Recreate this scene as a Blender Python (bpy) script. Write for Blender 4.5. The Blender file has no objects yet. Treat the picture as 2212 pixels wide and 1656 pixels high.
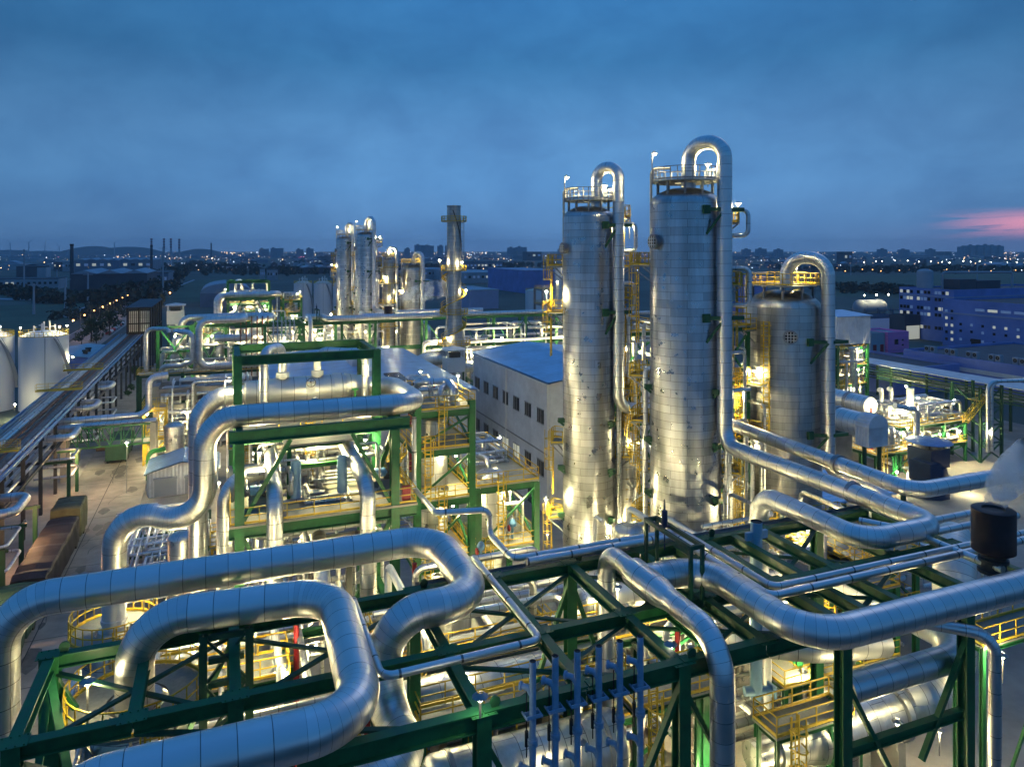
import bpy, math, random
from mathutils import Vector, Matrix
R = math.radians
random.seed(7)
scene = bpy.context.scene
COL = scene.collection
# ---------------------------------------------------------------- survey of the place
# The plant is laid out on one orthogonal grid (u, v) turned 21.8 degrees from the view; z is height above ground.
CA, SA = math.cos(R(21.8)), math.sin(R(21.8))
FPX, CX, HY, CAMH = 1555.0, 1105.5, 543.0, 35.0
ORG = {0: (0, 0), 1: (0, 475), 2: (553, 389), 3: (1105.5, 259), 4: (1658, 475), 5: (0, 820.5), 6: (414.6, 734), 7: (829, 734),
       8: (1243.7, 648), 9: (1658, 777), 10: (0, 1241), 11: (414.6, 1241), 12: (829, 1241), 13: (1243.7, 1123),
       14: (1658, 1241), 15: (1658, 1079.6), 16: (276.4, 604.6)}
SCL = {0: 1.0, 16: 4.408}
def px(k, x, y):
    s = SCL.get(k, 3.9945)
    return ORG[k][0] + x / s, ORG[k][1] + y / s
def P(k, x, y, z):            # survey sighting of a point whose height is known -> plant coordinates
    X, Y = px(k, x, y)
    d = (CAMH - z) * FPX / (Y - HY)
    a = (X - CX) / FPX * d
    return (a * CA + d * SA, -a * SA + d * CA, z)
def D(k, x, y, d):            # survey sighting of a point whose distance is known
    X, Y = px(k, x, y)
    a = (X - CX) / FPX * d
    return (a * CA + d * SA, -a * SA + d * CA, CAMH - (Y - HY) / FPX * d)
def W(p):                     # plant -> world
    return Vector((p[0] * CA - p[1] * SA, p[0] * SA + p[1] * CA, p[2]))
def pj(p):
    w = W(p)
    return CX + FPX * w.x / max(w.y, .1), HY + FPX * (CAMH - w.z) / max(w.y, .1)

# ---------------------------------------------------------------- materials
M = {}
def nmat(name):
    m = bpy.data.materials.new(name); m.use_nodes = True
    nt = m.node_tree; b = nt.nodes['Principled BSDF']
    M[name] = m
    return m, nt, b
def lk(nt, a, b): nt.links.new(a, b)
def node(nt, t, **kw):
    n = nt.nodes.new(t)
    for k, v in kw.items(): setattr(n, k, v)
    return n
def math_n(nt, op, a, b=None):
    n = node(nt, 'ShaderNodeMath', operation=op)
    if hasattr(a, 'links'): lk(nt, a, n.inputs[0])
    else: n.inputs[0].default_value = a
    if b is not None:
        if hasattr(b, 'links'): lk(nt, b, n.inputs[1])
        else: n.inputs[1].default_value = b
    return n.outputs[0]
def ramp(nt, fac, stops):
    n = node(nt, 'ShaderNodeValToRGB')
    e = n.color_ramp.elements
    while len(e) < len(stops): e.new(0.5)
    for i, (p, c) in enumerate(stops):
        e[i].position = p; e[i].color = c if len(c) == 4 else (*c, 1)
    lk(nt, fac, n.inputs[0])
    return n.outputs[0]
def noise(nt, scale, detail=3, rough=.5, coord='Object', stretch=None):
    tc = node(nt, 'ShaderNodeTexCoord')
    n = node(nt, 'ShaderNodeTexNoise'); n.inputs['Scale'].default_value = scale
    n.inputs['Detail'].default_value = detail; n.inputs['Roughness'].default_value = rough
    o = tc.outputs[coord]
    if stretch:
        mp = node(nt, 'ShaderNodeMapping'); mp.inputs['Scale'].default_value = stretch
        lk(nt, o, mp.inputs['Vector']); o = mp.outputs[0]
    lk(nt, o, n.inputs['Vector'])
    return n.outputs[0]
def simple(name, col, rough=.5, metal=0.0, var=.25, scale=1.2, bump=0.0, coord='Object', stretch=None):
    m, nt, b = nmat(name)
    f = noise(nt, scale, 4, .6, coord, stretch)
    c = ramp(nt, f, [(.25, tuple(x * (1 - var) for x in col)), (.75, tuple(min(1, x * (1 + var)) for x in col))])
    lk(nt, c, b.inputs['Base Color'])
    b.inputs['Roughness'].default_value = rough; b.inputs['Metallic'].default_value = metal
    if bump:
        bn = node(nt, 'ShaderNodeBump'); bn.inputs['Strength'].default_value = bump; bn.inputs['Distance'].default_value = .05
        lk(nt, f, bn.inputs['Height']); lk(nt, bn.outputs[0], b.inputs['Normal'])
    return m
def cladding(name, base, seamw, rough0, rough1, dents):
    # insulated pipe jacket: UV.y counts the jacket sections, a dark overlap line closes each one
    m, nt, b = nmat(name)
    uv = node(nt, 'ShaderNodeUVMap'); sp = node(nt, 'ShaderNodeSeparateXYZ'); lk(nt, uv.outputs[0], sp.inputs[0])
    fr = math_n(nt, 'FRACT', sp.outputs[1]); line = math_n(nt, 'LESS_THAN', fr, seamw)
    lon = math_n(nt, 'LESS_THAN', math_n(nt, 'ABSOLUTE', math_n(nt, 'SUBTRACT', sp.outputs[0], .62)), .006)
    mask = math_n(nt, 'MAXIMUM', line, math_n(nt, 'MULTIPLY', lon, .6))
    wn = node(nt, 'ShaderNodeTexWhiteNoise', noise_dimensions='1D'); lk(nt, math_n(nt, 'FLOOR', sp.outputs[1]), wn.inputs['W'])
    tint = ramp(nt, wn.outputs[0], [(0, tuple(x * .86 for x in base)), (1, base)])
    mx = node(nt, 'ShaderNodeMixRGB'); lk(nt, mask, mx.inputs[0]); lk(nt, tint, mx.inputs[1]); mx.inputs[2].default_value = (.16, .165, .17, 1)
    lk(nt, mx.outputs[0], b.inputs['Base Color']); b.inputs['Metallic'].default_value = 1.0
    n1 = noise(nt, .8, 5, .65)
    rr = node(nt, 'ShaderNodeMapRange'); lk(nt, n1, rr.inputs[0]); rr.inputs[1].default_value = .3; rr.inputs[2].default_value = .7
    rr.inputs[3].default_value = rough0; rr.inputs[4].default_value = rough1
    lk(nt, math_n(nt, 'ADD', rr.outputs[0], math_n(nt, 'MULTIPLY', wn.outputs[0], .06)), b.inputs['Roughness'])
    n2 = noise(nt, .9, 1, .5)
    h = math_n(nt, 'SUBTRACT', math_n(nt, 'MULTIPLY', n2, 1.0), math_n(nt, 'MULTIPLY', mask, .12))
    bn = node(nt, 'ShaderNodeBump'); bn.inputs['Strength'].default_value = dents; bn.inputs['Distance'].default_value = .12
    lk(nt, h, bn.inputs['Height']); lk(nt, bn.outputs[0], b.inputs['Normal'])
    return m
def shellmat(name, c1, c2, bw, bh, mortar, dents, rough=.3):
    # tower jacket: staggered rectangular sheets (brick pattern in metres), each sheet with its own tint and lie
    m, nt, b = nmat(name)
    uv = node(nt, 'ShaderNodeUVMap')
    br = node(nt, 'ShaderNodeTexBrick'); lk(nt, uv.outputs[0], br.inputs['Vector'])
    br.inputs['Scale'].default_value = 1.0; br.inputs['Brick Width'].default_value = bw; br.inputs['Row Height'].default_value = bh
    br.inputs['Mortar Size'].default_value = mortar; br.inputs['Mortar Smooth'].default_value = .1; br.inputs['Bias'].default_value = 0
    br.inputs['Color1'].default_value = (*c1, 1); br.inputs['Color2'].default_value = (*c2, 1); br.inputs['Mortar'].default_value = (.24, .24, .245, 1)
    st = noise(nt, .9, 5, .7, 'Object', (1.0, 1.0, .07))
    dirt = ramp(nt, st, [(.32, (.5, .49, .47)), (.58, (1, 1, 1))])
    mx = node(nt, 'ShaderNodeMixRGB', blend_type='MULTIPLY'); mx.inputs[0].default_value = .7
    lk(nt, br.outputs[0], mx.inputs[1]); lk(nt, dirt, mx.inputs[2]); lk(nt, mx.outputs[0], b.inputs['Base Color'])
    b.inputs['Metallic'].default_value = .95
    bw_ = node(nt, 'ShaderNodeRGBToBW'); lk(nt, br.outputs[0], bw_.inputs[0])
    n1 = noise(nt, 1.1, 3, .55)
    rr = node(nt, 'ShaderNodeMapRange'); lk(nt, n1, rr.inputs[0]); rr.inputs[1].default_value = .3; rr.inputs[2].default_value = .7
    rr.inputs[3].default_value = rough - .09; rr.inputs[4].default_value = rough + .14
    lk(nt, rr.outputs[0], b.inputs['Roughness'])
    n2 = noise(nt, 1.5, 1, .5, 'Object', (1, 1, .05))
    h = math_n(nt, 'ADD', math_n(nt, 'MULTIPLY', n2, 1.0), math_n(nt, 'MULTIPLY', bw_.outputs[0], .04))
    bn = node(nt, 'ShaderNodeBump'); bn.inputs['Strength'].default_value = dents; bn.inputs['Distance'].default_value = .3
    lk(nt, h, bn.inputs['Height']); lk(nt, bn.outputs[0], b.inputs['Normal'])
    return m
def ribbed(name, col, pitch, axis='x', rough=.45, metal=0.0, depth=.4):
    m, nt, b = nmat(name)
    uv = node(nt, 'ShaderNodeUVMap'); sp = node(nt, 'ShaderNodeSeparateXYZ'); lk(nt, uv.outputs[0], sp.inputs[0])
    o = sp.outputs[0 if axis == 'x' else 1]
    s = math_n(nt, 'SINE', math_n(nt, 'MULTIPLY', o, 2 * math.pi / pitch))
    f = noise(nt, .35, 5, .65)
    c = ramp(nt, f, [(.3, tuple(x * .75 for x in col)), (.7, tuple(x * 1.1 for x in col))])
    lk(nt, c, b.inputs['Base Color']); b.inputs['Roughness'].default_value = rough; b.inputs['Metallic'].default_value = metal
    bn = node(nt, 'ShaderNodeBump'); bn.inputs['Strength'].default_value = depth; bn.inputs['Distance'].default_value = .06
    lk(nt, s, bn.inputs['Height']); lk(nt, bn.outputs[0], b.inputs['Normal'])
    return m
def emit(name, col, s):
    m, nt, b = nmat(name)
    b.inputs['Base Color'].default_value = (*col, 1); b.inputs['Emission Color'].default_value = (*col, 1); b.inputs['Emission Strength'].default_value = s
    return m
cladding('clad', (.78, .79, .8), .028, .28, .46, .24)
cladding('clad_small', (.74, .75, .76), .04, .28, .42, .15)
cladding('clad_pale', (.78, .78, .75), .04, .38, .55, .12)
shellmat('shell', (.66, .67, .69), (.47, .485, .51), 2.7, .66, .017, .12, .33)
shellmat('shell_dull', (.62, .61, .58), (.47, .46, .44), 2.6, .66, .017, .12, .4)
shellmat('shell_vessel', (.74, .74, .71), (.62, .62, .6), 1.5, 1.1, .02, .25, .36)
def painted(name, col, rough=.45):
    m, nt, b = nmat(name)
    f = noise(nt, 1.3, 5, .7); g = noise(nt, 7.0, 4, .7)
    c = ramp(nt, f, [(.25, tuple(x * .6 for x in col)), (.5, col), (.75, tuple(min(1, x * 1.5) for x in col))])
    k = ramp(nt, g, [(.66, (0, 0, 0)), (.71, (1, 1, 1))])
    mx = node(nt, 'ShaderNodeMixRGB'); lk(nt, k, mx.inputs[0]); lk(nt, c, mx.inputs[1]); mx.inputs[2].default_value = (.07, .05, .035, 1)
    lk(nt, mx.outputs[0], b.inputs['Base Color']); rr = ramp(nt, f, [(.3, (rough - .1,) * 3), (.7, (rough + .2,) * 3)]); lk(nt, rr, b.inputs['Roughness'])
painted('green', (.014, .13, .04)); painted('green_dark', (.013, .08, .035), .5)
simple('green_bright', (.05, .3, .06), .5, 0, .2, 2.0)
simple('yellow', (.62, .42, .03), .5, 0, .2, 2.0)
simple('white_paint', (.7, .71, .7), .45, 0, .08, .6)
simple('cream', (.6, .57, .47), .5, 0, .15, 1)
simple('red', (.36, .02, .025), .5, 0, .25, 1)
simple('blue_paint', (.1, .25, .48), .5, 0, .2, 1.5)
simple('vent_blue', (.24, .36, .5), .55, 0, .22, 2.5)
simple('light_blue', (.3, .5, .68), .45, 0, .1, 1)
simple('black_steel', (.012, .012, .014), .55, 0, .3, 2)
simple('dark_red_steel', (.022, .008, .01), .5, 0, .4, 2)
simple('navy', (.006, .028, .08), .5, 0, .25, 1)
simple('dark_metal', (.05, .055, .06), .5, .3, .3, 2)
simple('grey_steel', (.3, .31, .32), .45, .6, .2, 1.5)
simple('rust', (.2, .09, .05), .7, 0, .4, 1.2)
simple('concrete', (.3, .29, .26), .8, 0, .25, .5, .15)
simple('deck', (.34, .34, .29), .75, 0, .22, .8, .1)
simple('concrete_old', (.24, .23, .22), .85, 0, .35, .7, .2)
simple('tarp_brown', (.032, .026, .025), .7, 0, .5, .8, .5)
simple('tarp_green', (.02, .07, .05), .6, 0, .4, .8, .5)
simple('tarp_olive', (.12, .12, .06), .65, 0, .4, .8, .5)
simple('trunk', (.05, .035, .025), .9, 0, .3, 2)
simple('leaf', (.03, .06, .022), .7, 0, .5, .6)
simple('leaf_dark', (.03, .05, .035), .8, 0, .5, .05)
simple('purple_wall', (.17, .25, .58), .7, 0, .22, .12)
simple('purple_pale', (.3, .36, .55), .6, 0, .1, .2)
simple('pink_wall', (.85, .24, .55), .6, 0, .15, .5, 0, 'Object', (.1, .1, 3))
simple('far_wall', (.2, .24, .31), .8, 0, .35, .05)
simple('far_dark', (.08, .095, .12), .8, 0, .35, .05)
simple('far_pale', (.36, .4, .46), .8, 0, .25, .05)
simple('roof_dark', (.05, .06, .08), .7, 0, .4, .3)
simple('hill', (.03, .035, .04), .9, 0, .3, .01)
simple('glass_dark', (.015, .02, .03), .12, 0, .3, .8)
ribbed('blue_roof', (.4, .58, .78), .9, 'y', .4, .75, .35)
ribbed('grey_roof', (.5, .56, .62), .8, 'y', .45, .8, .4)
ribbed('white_panel', (.72, .73, .74), 3.6, 'x', .5, 0, .12)
ribbed('corrugated_white', (.74, .76, .8), .5, 'x', .5, 0, .5)
ribbed('dark_louvre', (.03, .045, .05), .6, 'y', .5, .2, .7)
simple('grating', (.27, .28, .25), .6, .2, .15, 6.0)
simple('tank_white', (.74, .76, .8), .5, 0, .1, .25, 0, 'Object', (1, 1, .1))
emit('bulb', (1.0, .95, .72), 45.0)
emit('bulb_orange', (1.0, .46, .13), 7.0)
emit('city_warm', (1.0, .6, .28), 5.0)
emit('city_white', (.8, .88, 1.0), 4.0)
emit('city_red', (1.0, .2, .25), 6.0)
emit('window_lit', (.9, .88, .66), .34)
emit('window_blue', (.3, .45, .7), .12)

# ---------------------------------------------------------------- mesh building (plant coordinates in, world mesh out)
class MB:
    def __init__(s): s.v = []; s.f = []; s.uv = []; s.sm = []; s.mi = []; s.cur = 0
    def add(s, vs, fs, uvs=None, smooth=False):
        o = len(s.v); s.v += [tuple(p) for p in vs]
        for i, f in enumerate(fs):
            s.f.append([o + j for j in f]); s.sm.append(smooth); s.mi.append(s.cur)
            s.uv.append(uvs[i] if uvs else None)
    def box(s, a, b):
        x0, y0, z0 = (min(a[i], b[i]) for i in range(3)); x1, y1, z1 = (max(a[i], b[i]) for i in range(3))
        v = [(x0, y0, z0), (x1, y0, z0), (x1, y1, z0), (x0, y1, z0), (x0, y0, z1), (x1, y0, z1), (x1, y1, z1), (x0, y1, z1)]
        dx, dy, dz = x1 - x0, y1 - y0, z1 - z0
        s.add(v, [(3, 2, 1, 0), (4, 5, 6, 7), (0, 1, 5, 4), (1, 2, 6, 5), (2, 3, 7, 6), (3, 0, 4, 7)],
              [[(x0, y1), (x1, y1), (x1, y0), (x0, y0)], [(x0, y0), (x1, y0), (x1, y1), (x0, y1)], [(0, z0), (dx, z0), (dx, z1), (0, z1)],
               [(0, z0), (dy, z0), (dy, z1), (0, z1)], [(0, z0), (dx, z0), (dx, z1), (0, z1)], [(0, z0), (dy, z0), (dy, z1), (0, z1)]])
    def bar(s, a, b, w, h=None, off=0.0):     # square bar from a to b, off lifts it along its own normal
        h = h or w
        a, b = Vector(a), Vector(b); t = (b - a)
        if t.length < 1e-6: return
        t.normalize(); up = Vector((0, 0, 1)) if abs(t.z) < .95 else Vector((0, 1, 0))
        r = t.cross(up).normalized(); n = r.cross(t).normalized()
        vs = []
        for p in (a, b):
            for (i, j) in ((-1, -1), (1, -1), (1, 1), (-1, 1)):
                vs.append(p + r * (i * w / 2) + n * (j * h / 2 + off))
        s.add(vs, [(0, 1, 2, 3), (7, 6, 5, 4), (0, 4, 5, 1), (1, 5, 6, 2), (2, 6, 7, 3), (3, 7, 4, 0)])
    def hbeam(s, a, b, h, w, t=.045):          # rolled I section
        s.bar(a, b, w, t, h / 2 - t / 2); s.bar(a, b, w, t, -h / 2 + t / 2); s.bar(a, b, t * .8, h - 2 * t, 0)
    def column(s, u, v, z0, z1, w=.5, t=.05):  # H section standing up
        s.box((u - w / 2, v - w / 2, z0), (u + w / 2, v - w / 2 + t, z1)); s.box((u - w / 2, v + w / 2 - t, z0), (u + w / 2, v + w / 2, z1))
        s.box((u - t / 2, v - w / 2 + t, z0), (u + t / 2, v + w / 2 - t, z1))
    def tube(s, pts, r, n=14, caps=True, vs=None):
        pts = [Vector(p) for p in pts]; N = len(pts)
        rr = r if isinstance(r, (list, tuple)) else [r] * N
        if vs is None:
            vs = [0.0]
            for i in range(1, N): vs.append(vs[-1] + (pts[i] - pts[i - 1]).length)
        t0 = (pts[1] - pts[0]).normalized()
        ref = Vector((0, 0, 1)) if abs(t0.z) < .9 else Vector((0, 1, 0))
        nrm = (ref - t0 * ref.dot(t0)).normalized()
        V = []; prev = t0
        for i in range(N):
            if i == 0: t = t0
            elif i == N - 1: t = (pts[i] - pts[i - 1]).normalized()
            else:
                t = (pts[i + 1] - pts[i]).normalized() + (pts[i] - pts[i - 1]).normalized()
                t = t.normalized() if t.length > 1e-5 else prev
            q = prev.rotation_difference(t); nrm = (q @ nrm); nrm = (nrm - t * nrm.dot(t)).normalized(); prev = t
            bn = t.cross(nrm)
            for j in range(n):
                a = 2 * math.pi * j / n
                V.append(pts[i] + (nrm * math.cos(a) + bn * math.sin(a)) * rr[i])
        F = []; U = []
        for i in range(N - 1):
            for j in range(n):
                k = (j + 1) % n
                F.append((i * n + j, (i + 1) * n + j, (i + 1) * n + k, i * n + k)[::-1])
                U.append([(j / n, vs[i]), (j / n, vs[i + 1]), ((j + 1) / n, vs[i + 1]), ((j + 1) / n, vs[i])][::-1])
        s.add(V, F, U, True)
        if caps:
            s.add(V[:n], [tuple(range(n))], [[(.3, .5)] * n]); s.add(V[-n:], [tuple(range(n))[::-1]], [[(.3, .5)] * n])
    def lathe(s, base, prof, n=28, axis='z', uvr=None, cap=True):
        # prof: (radius, position along axis); UV in metres
        b = Vector(base)
        ax = {'z': (Vector((1, 0, 0)), Vector((0, 1, 0)), Vector((0, 0, 1))), 'u': (Vector((0, 1, 0)), Vector((0, 0, 1)), Vector((1, 0, 0))),
              'v': (Vector((0, 0, 1)), Vector((1, 0, 0)), Vector((0, 1, 0)))}[axis]
        V = []; L = [0.0]
        for i, (r, h) in enumerate(prof):
            if i: L.append(L[-1] + math.hypot(r - prof[i - 1][0], h - prof[i - 1][1]))
            for j in range(n):
                a = 2 * math.pi * j / n
                V.append(b + ax[0] * (r * math.cos(a)) + ax[1] * (r * math.sin(a)) + ax[2] * h)
        F = []; U = []; R0 = uvr or max(p[0] for p in prof)
        for i in range(len(prof) - 1):
            for j in range(n):
                k = (j + 1) % n; c0, c1 = 2 * math.pi * R0 * j / n, 2 * math.pi * R0 * (j + 1) / n
                F.append((i * n + j, i * n + k, (i + 1) * n + k, (i + 1) * n + j)); U.append([(c0, L[i]), (c1, L[i]), (c1, L[i + 1]), (c0, L[i + 1])])
        s.add(V, F, U, True)
        if cap:
            if prof[0][0] > .01: s.add(V[:n], [tuple(range(n))[::-1]], [[(.3, .5)] * n])
            if prof[-1][0] > .01: s.add(V[-n:], [tuple(range(n))], [[(.3, .5)] * n])
    def rail(s, pts, h=1.1, gap=1.5, w=.06, rails=(1.1, .6, .12), posts=True):
        pts = [Vector(p) for p in pts]
        for a, b in zip(pts, pts[1:]):
            L = (b - a).length
            for z in rails: s.bar(a + Vector((0, 0, z)), b + Vector((0, 0, z)), w * (1.6 if z < .2 else 1), w if z > .2 else .14)
            n = max(1, round(L / gap))
            for i in range(n + 1):
                if i == n and b is not pts[-1]: continue
                p = a + (b - a) * (i / n); s.bar(p, p + Vector((0, 0, h)), w, w)
    def ladder(s, u, v, z0, z1, du=1.0, dv=0.0, w=.5, cage=True, nx=0, nv=-1):
        # rails spread along (du,dv); the cage bulges along (nx,nv)
        for k in (-.5, .5): s.bar((u + du * w * k, v + dv * w * k, z0), (u + du * w * k, v + dv * w * k, z1), .08)
        z = z0 + .3
        while z < z1:
            s.bar((u - du * w * .5, v - dv * w * .5, z), (u + du * w * .5, v + dv * w * .5, z), .05); z += .33
        if cage:
            z = z0 + 2.3
            hoop = lambda a: (u + du * .42 * math.cos(a) + nx * .8 * math.sin(a), v + dv * .42 * math.cos(a) + nv * .8 * math.sin(a))
            while z < z1:
                q = [hoop(math.pi * i / 6) for i in range(7)]
                for p0, p1 in zip(q, q[1:]): s.bar((*p0, z), (*p1, z), .06)
                z += .95
            if z1 - z0 > 2.6:
                for i in (1, 3, 5):
                    p0 = hoop(math.pi * i / 6); s.bar((*p0, z0 + 2.3), (*p0, z1), .05)
    def stair(s, a, b, w=.9):
        a, b = Vector(a), Vector(b); t = b - a; hd = Vector((t.x, t.y, 0)).normalized(); sd = Vector((-hd.y, hd.x, 0))
        for k in (-1, 1):
            o = sd * (k * w / 2); s.bar(a + o, b + o, .08, .22); s.bar(a + o + Vector((0, 0, 1)), b + o + Vector((0, 0, 1)), .06); s.bar(a + o + Vector((0, 0, .55)), b + o + Vector((0, 0, .55)), .05)
            for i in range(6):
                p = a + t * (i / 5) + o; s.bar(p, p + Vector((0, 0, 1)), .06)
        n = max(3, int(abs(t.z) / .25))
        for i in range(n):
            p = a + t * ((i + .5) / n); s.bar(p - sd * w / 2, p + sd * w / 2, .24, .04)
    def build(s, name, mat, parent=None, world=False):
        vs = [Vector(p) if world else W(p) for p in s.v]
        if parent is None:
            xs = [p.x for p in vs]; ys = [p.y for p in vs]; zs = [p.z for p in vs]
            org = Vector(((min(xs) + max(xs)) / 2, (min(ys) + max(ys)) / 2, min(zs)))
        else: org = abs_loc(parent)
        me = bpy.data.meshes.new(name)
        me.from_pydata([p - org for p in vs], [], s.f)
        ul = me.uv_layers.new(name='UVMap'); arr = []
        for f, uv in zip(s.f, s.uv):
            if uv is None:
                uv = [(s.v[i][0], s.v[i][2] * .9 + s.v[i][1]) for i in f]
            for q in uv: arr += [q[0], q[1]]
        ul.data.foreach_set('uv', arr)
        me.polygons.foreach_set('use_smooth', s.sm)
        if any(s.sm): me.set_sharp_from_angle(angle=R(38))
        for mt in (mat if isinstance(mat, (list, tuple)) else [mat]): me.materials.append(M[mt])
        me.polygons.foreach_set('material_index', s.mi); me.update()
        o = bpy.data.objects.new(name, me); COL.objects.link(o)
        if parent is None: o.location = org
        else: o.parent = parent
        return o
def abs_loc(o):
    l = Vector((0, 0, 0))
    while o is not None: l += o.location; o = o.parent
    return l
def tag(o, label, cat, group=None, kind=None):
    if label: o['label'] = label
    if cat: o['category'] = cat
    if group: o['group'] = group
    if kind: o['kind'] = kind
    return o
def thing(name, label, cat, loc, group=None):
    e = bpy.data.objects.new(name, None); COL.objects.link(e); e.location = W(loc); e.empty_display_size = .5
    return tag(e, label, cat, group)
def kids(o): return [c for c in bpy.data.objects if c.parent is o]
NEAR = []      # things of the near process unit that the photo shows again in the far unit

# ---------------------------------------------------------------- reusable pieces
def fillet(pts, rad, seg=9, straight=1.0, bend=.34):
    """round the corners of a polyline; returns points and jacket-section counts along it"""
    pts = [Vector(p) for p in pts]; out = [pts[0]]; kind = [0]
    for i in range(1, len(pts) - 1):
        a, b, c = pts[i - 1], pts[i], pts[i + 1]
        d0, d1 = (a - b), (c - b); l0, l1 = d0.length, d1.length; d0.normalize(); d1.normalize()
        ang = d0.angle(d1)
        if ang > math.pi - .06: out.append(b); kind.append(0); continue
        t = min(rad / math.tan(ang / 2), l0 * .49 if i > 1 else l0 * .95, l1 * .49 if i < len(pts) - 2 else l1 * .95)
        r = t * math.tan(ang / 2); p0 = b + d0 * t; p1 = b + d1 * t
        cen = b + (d0 + d1).normalized() * (r / math.sin(ang / 2)); n = max(3, int(seg * (math.pi - ang) / 1.57))
        e0, e1 = p0 - cen, p1 - cen; th = e0.angle(e1)
        for k in range(n + 1):
            s = k / n; q = (e0 * math.sin((1 - s) * th) + e1 * math.sin(s * th)) / math.sin(th) if th > 1e-4 else e0
            out.append(cen + q); kind.append(1 if k else 0)
    out.append(pts[-1]); kind.append(0)
    vs = [0.0]
    for i in range(1, len(out)):
        vs.append(vs[-1] + (out[i] - out[i - 1]).length / (bend if kind[i] else straight))
    return out, vs
def pipe(label, pts, dia, name='process_pipe', mat='clad', cat='pipe', group=None, rad=None, n=20, near=False, parent=None, straight=1.0, bend=.28, seg=10):
    mb = MB(); q, vs = fillet(pts, rad or dia * 1.25, seg, straight, bend)
    mb.tube(q, dia / 2, n, True, vs)
    o = mb.build(name, mat, parent)
    if parent is None: tag(o, label, cat, group)
    elif label: o['label'] = label
    if near: NEAR.append(o)
    return o
LG = 3.2
def lamp(label, p, power=350, post=0.0, arm=(0, 0), mat='bulb', col=(1, .84, .42), near=False, name='floodlight', size=.13, group='floodlights of the plant', rad=.25):
    """post: height of the pole under the lamp; the fitting is pole, hood and bulb; the light sits at the bulb"""
    base = (p[0] - arm[0], p[1] - arm[1], p[2] - post)
    e = thing(name, label, 'lamp', base, group)
    m = MB()
    if post > 0:
        q, _ = fillet([base, (base[0], base[1], p[2] + .25), (p[0], p[1], p[2] + .25)] if arm != (0, 0) else [base, (base[0], base[1], p[2] + .2)], .3, 5)
        m.tube(q, .045, 6); m.build('pole', 'grey_steel', e)
    else:
        m.box((p[0] - .12, p[1] - .12, p[2] + .16), (p[0] + .12, p[1] + .12, p[2] + .34)); m.build('bracket', 'grey_steel', e)
    m = MB(); m.lathe((p[0], p[1], p[2]), [(.1, .2), (.22, .12), (.3, .06)], 10, cap=False); hood = m.build('lamp_hood', 'grey_steel', e)
    m = MB(); m.lathe((p[0], p[1], p[2]), [(.01, -size), (size * .75, -size * .6), (size, 0), (size * .7, size * .5), (.01, size * .6)], 10, cap=False); m.build('bulb', mat, hood)
    if power > 0:
        ld = bpy.data.lights.new('lamp_light', 'POINT'); ld.energy = power * LG; ld.color = col; ld.shadow_soft_size = rad
        lo = bpy.data.objects.new('lamp_light', ld); COL.objects.link(lo); lo.parent = e; lo.location = W(p) - e.location - Vector((0, 0, size + .1))
    if near: NEAR.append(e)
    return e
def frame(label, cols, beams, braces, loc, cat='steel frame', name='support_structure', cw=.5, bh=.5, bw=.32, mat='green', br=.2, near=False, thin=False):
    e = thing(name, label, cat, loc)
    for (u, v, z0, z1) in cols: m = MB(); m.column(u, v, z0, z1, cw); m.build('column', mat, e)
    for (a, b) in beams: m = MB(); m.hbeam(a, b, bh, bw); m.build('beam', mat, e)
    for (a, b) in braces: m = MB(); m.bar(a, b, br, br * .8); m.build('brace', mat, e)
    if near: NEAR.append(e)
    return e
DK = {}
def deckslab(e, u0, u1, v0, v1, z, mat='deck', t=.12):
    m = MB(); m.box((u0, v0, z - t), (u1, v1, z)); o = m.build('deck', mat, e); DK.setdefault(e.name, []).append(o); return o
def railing(e, pts, gap=1.5, w=.06):
    e = next((c for c in reversed(DK.get(e.name, []))), e)
    m = MB(); m.rail(pts, gap=gap, w=w); return m.build('railing', 'yellow', e)
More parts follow.
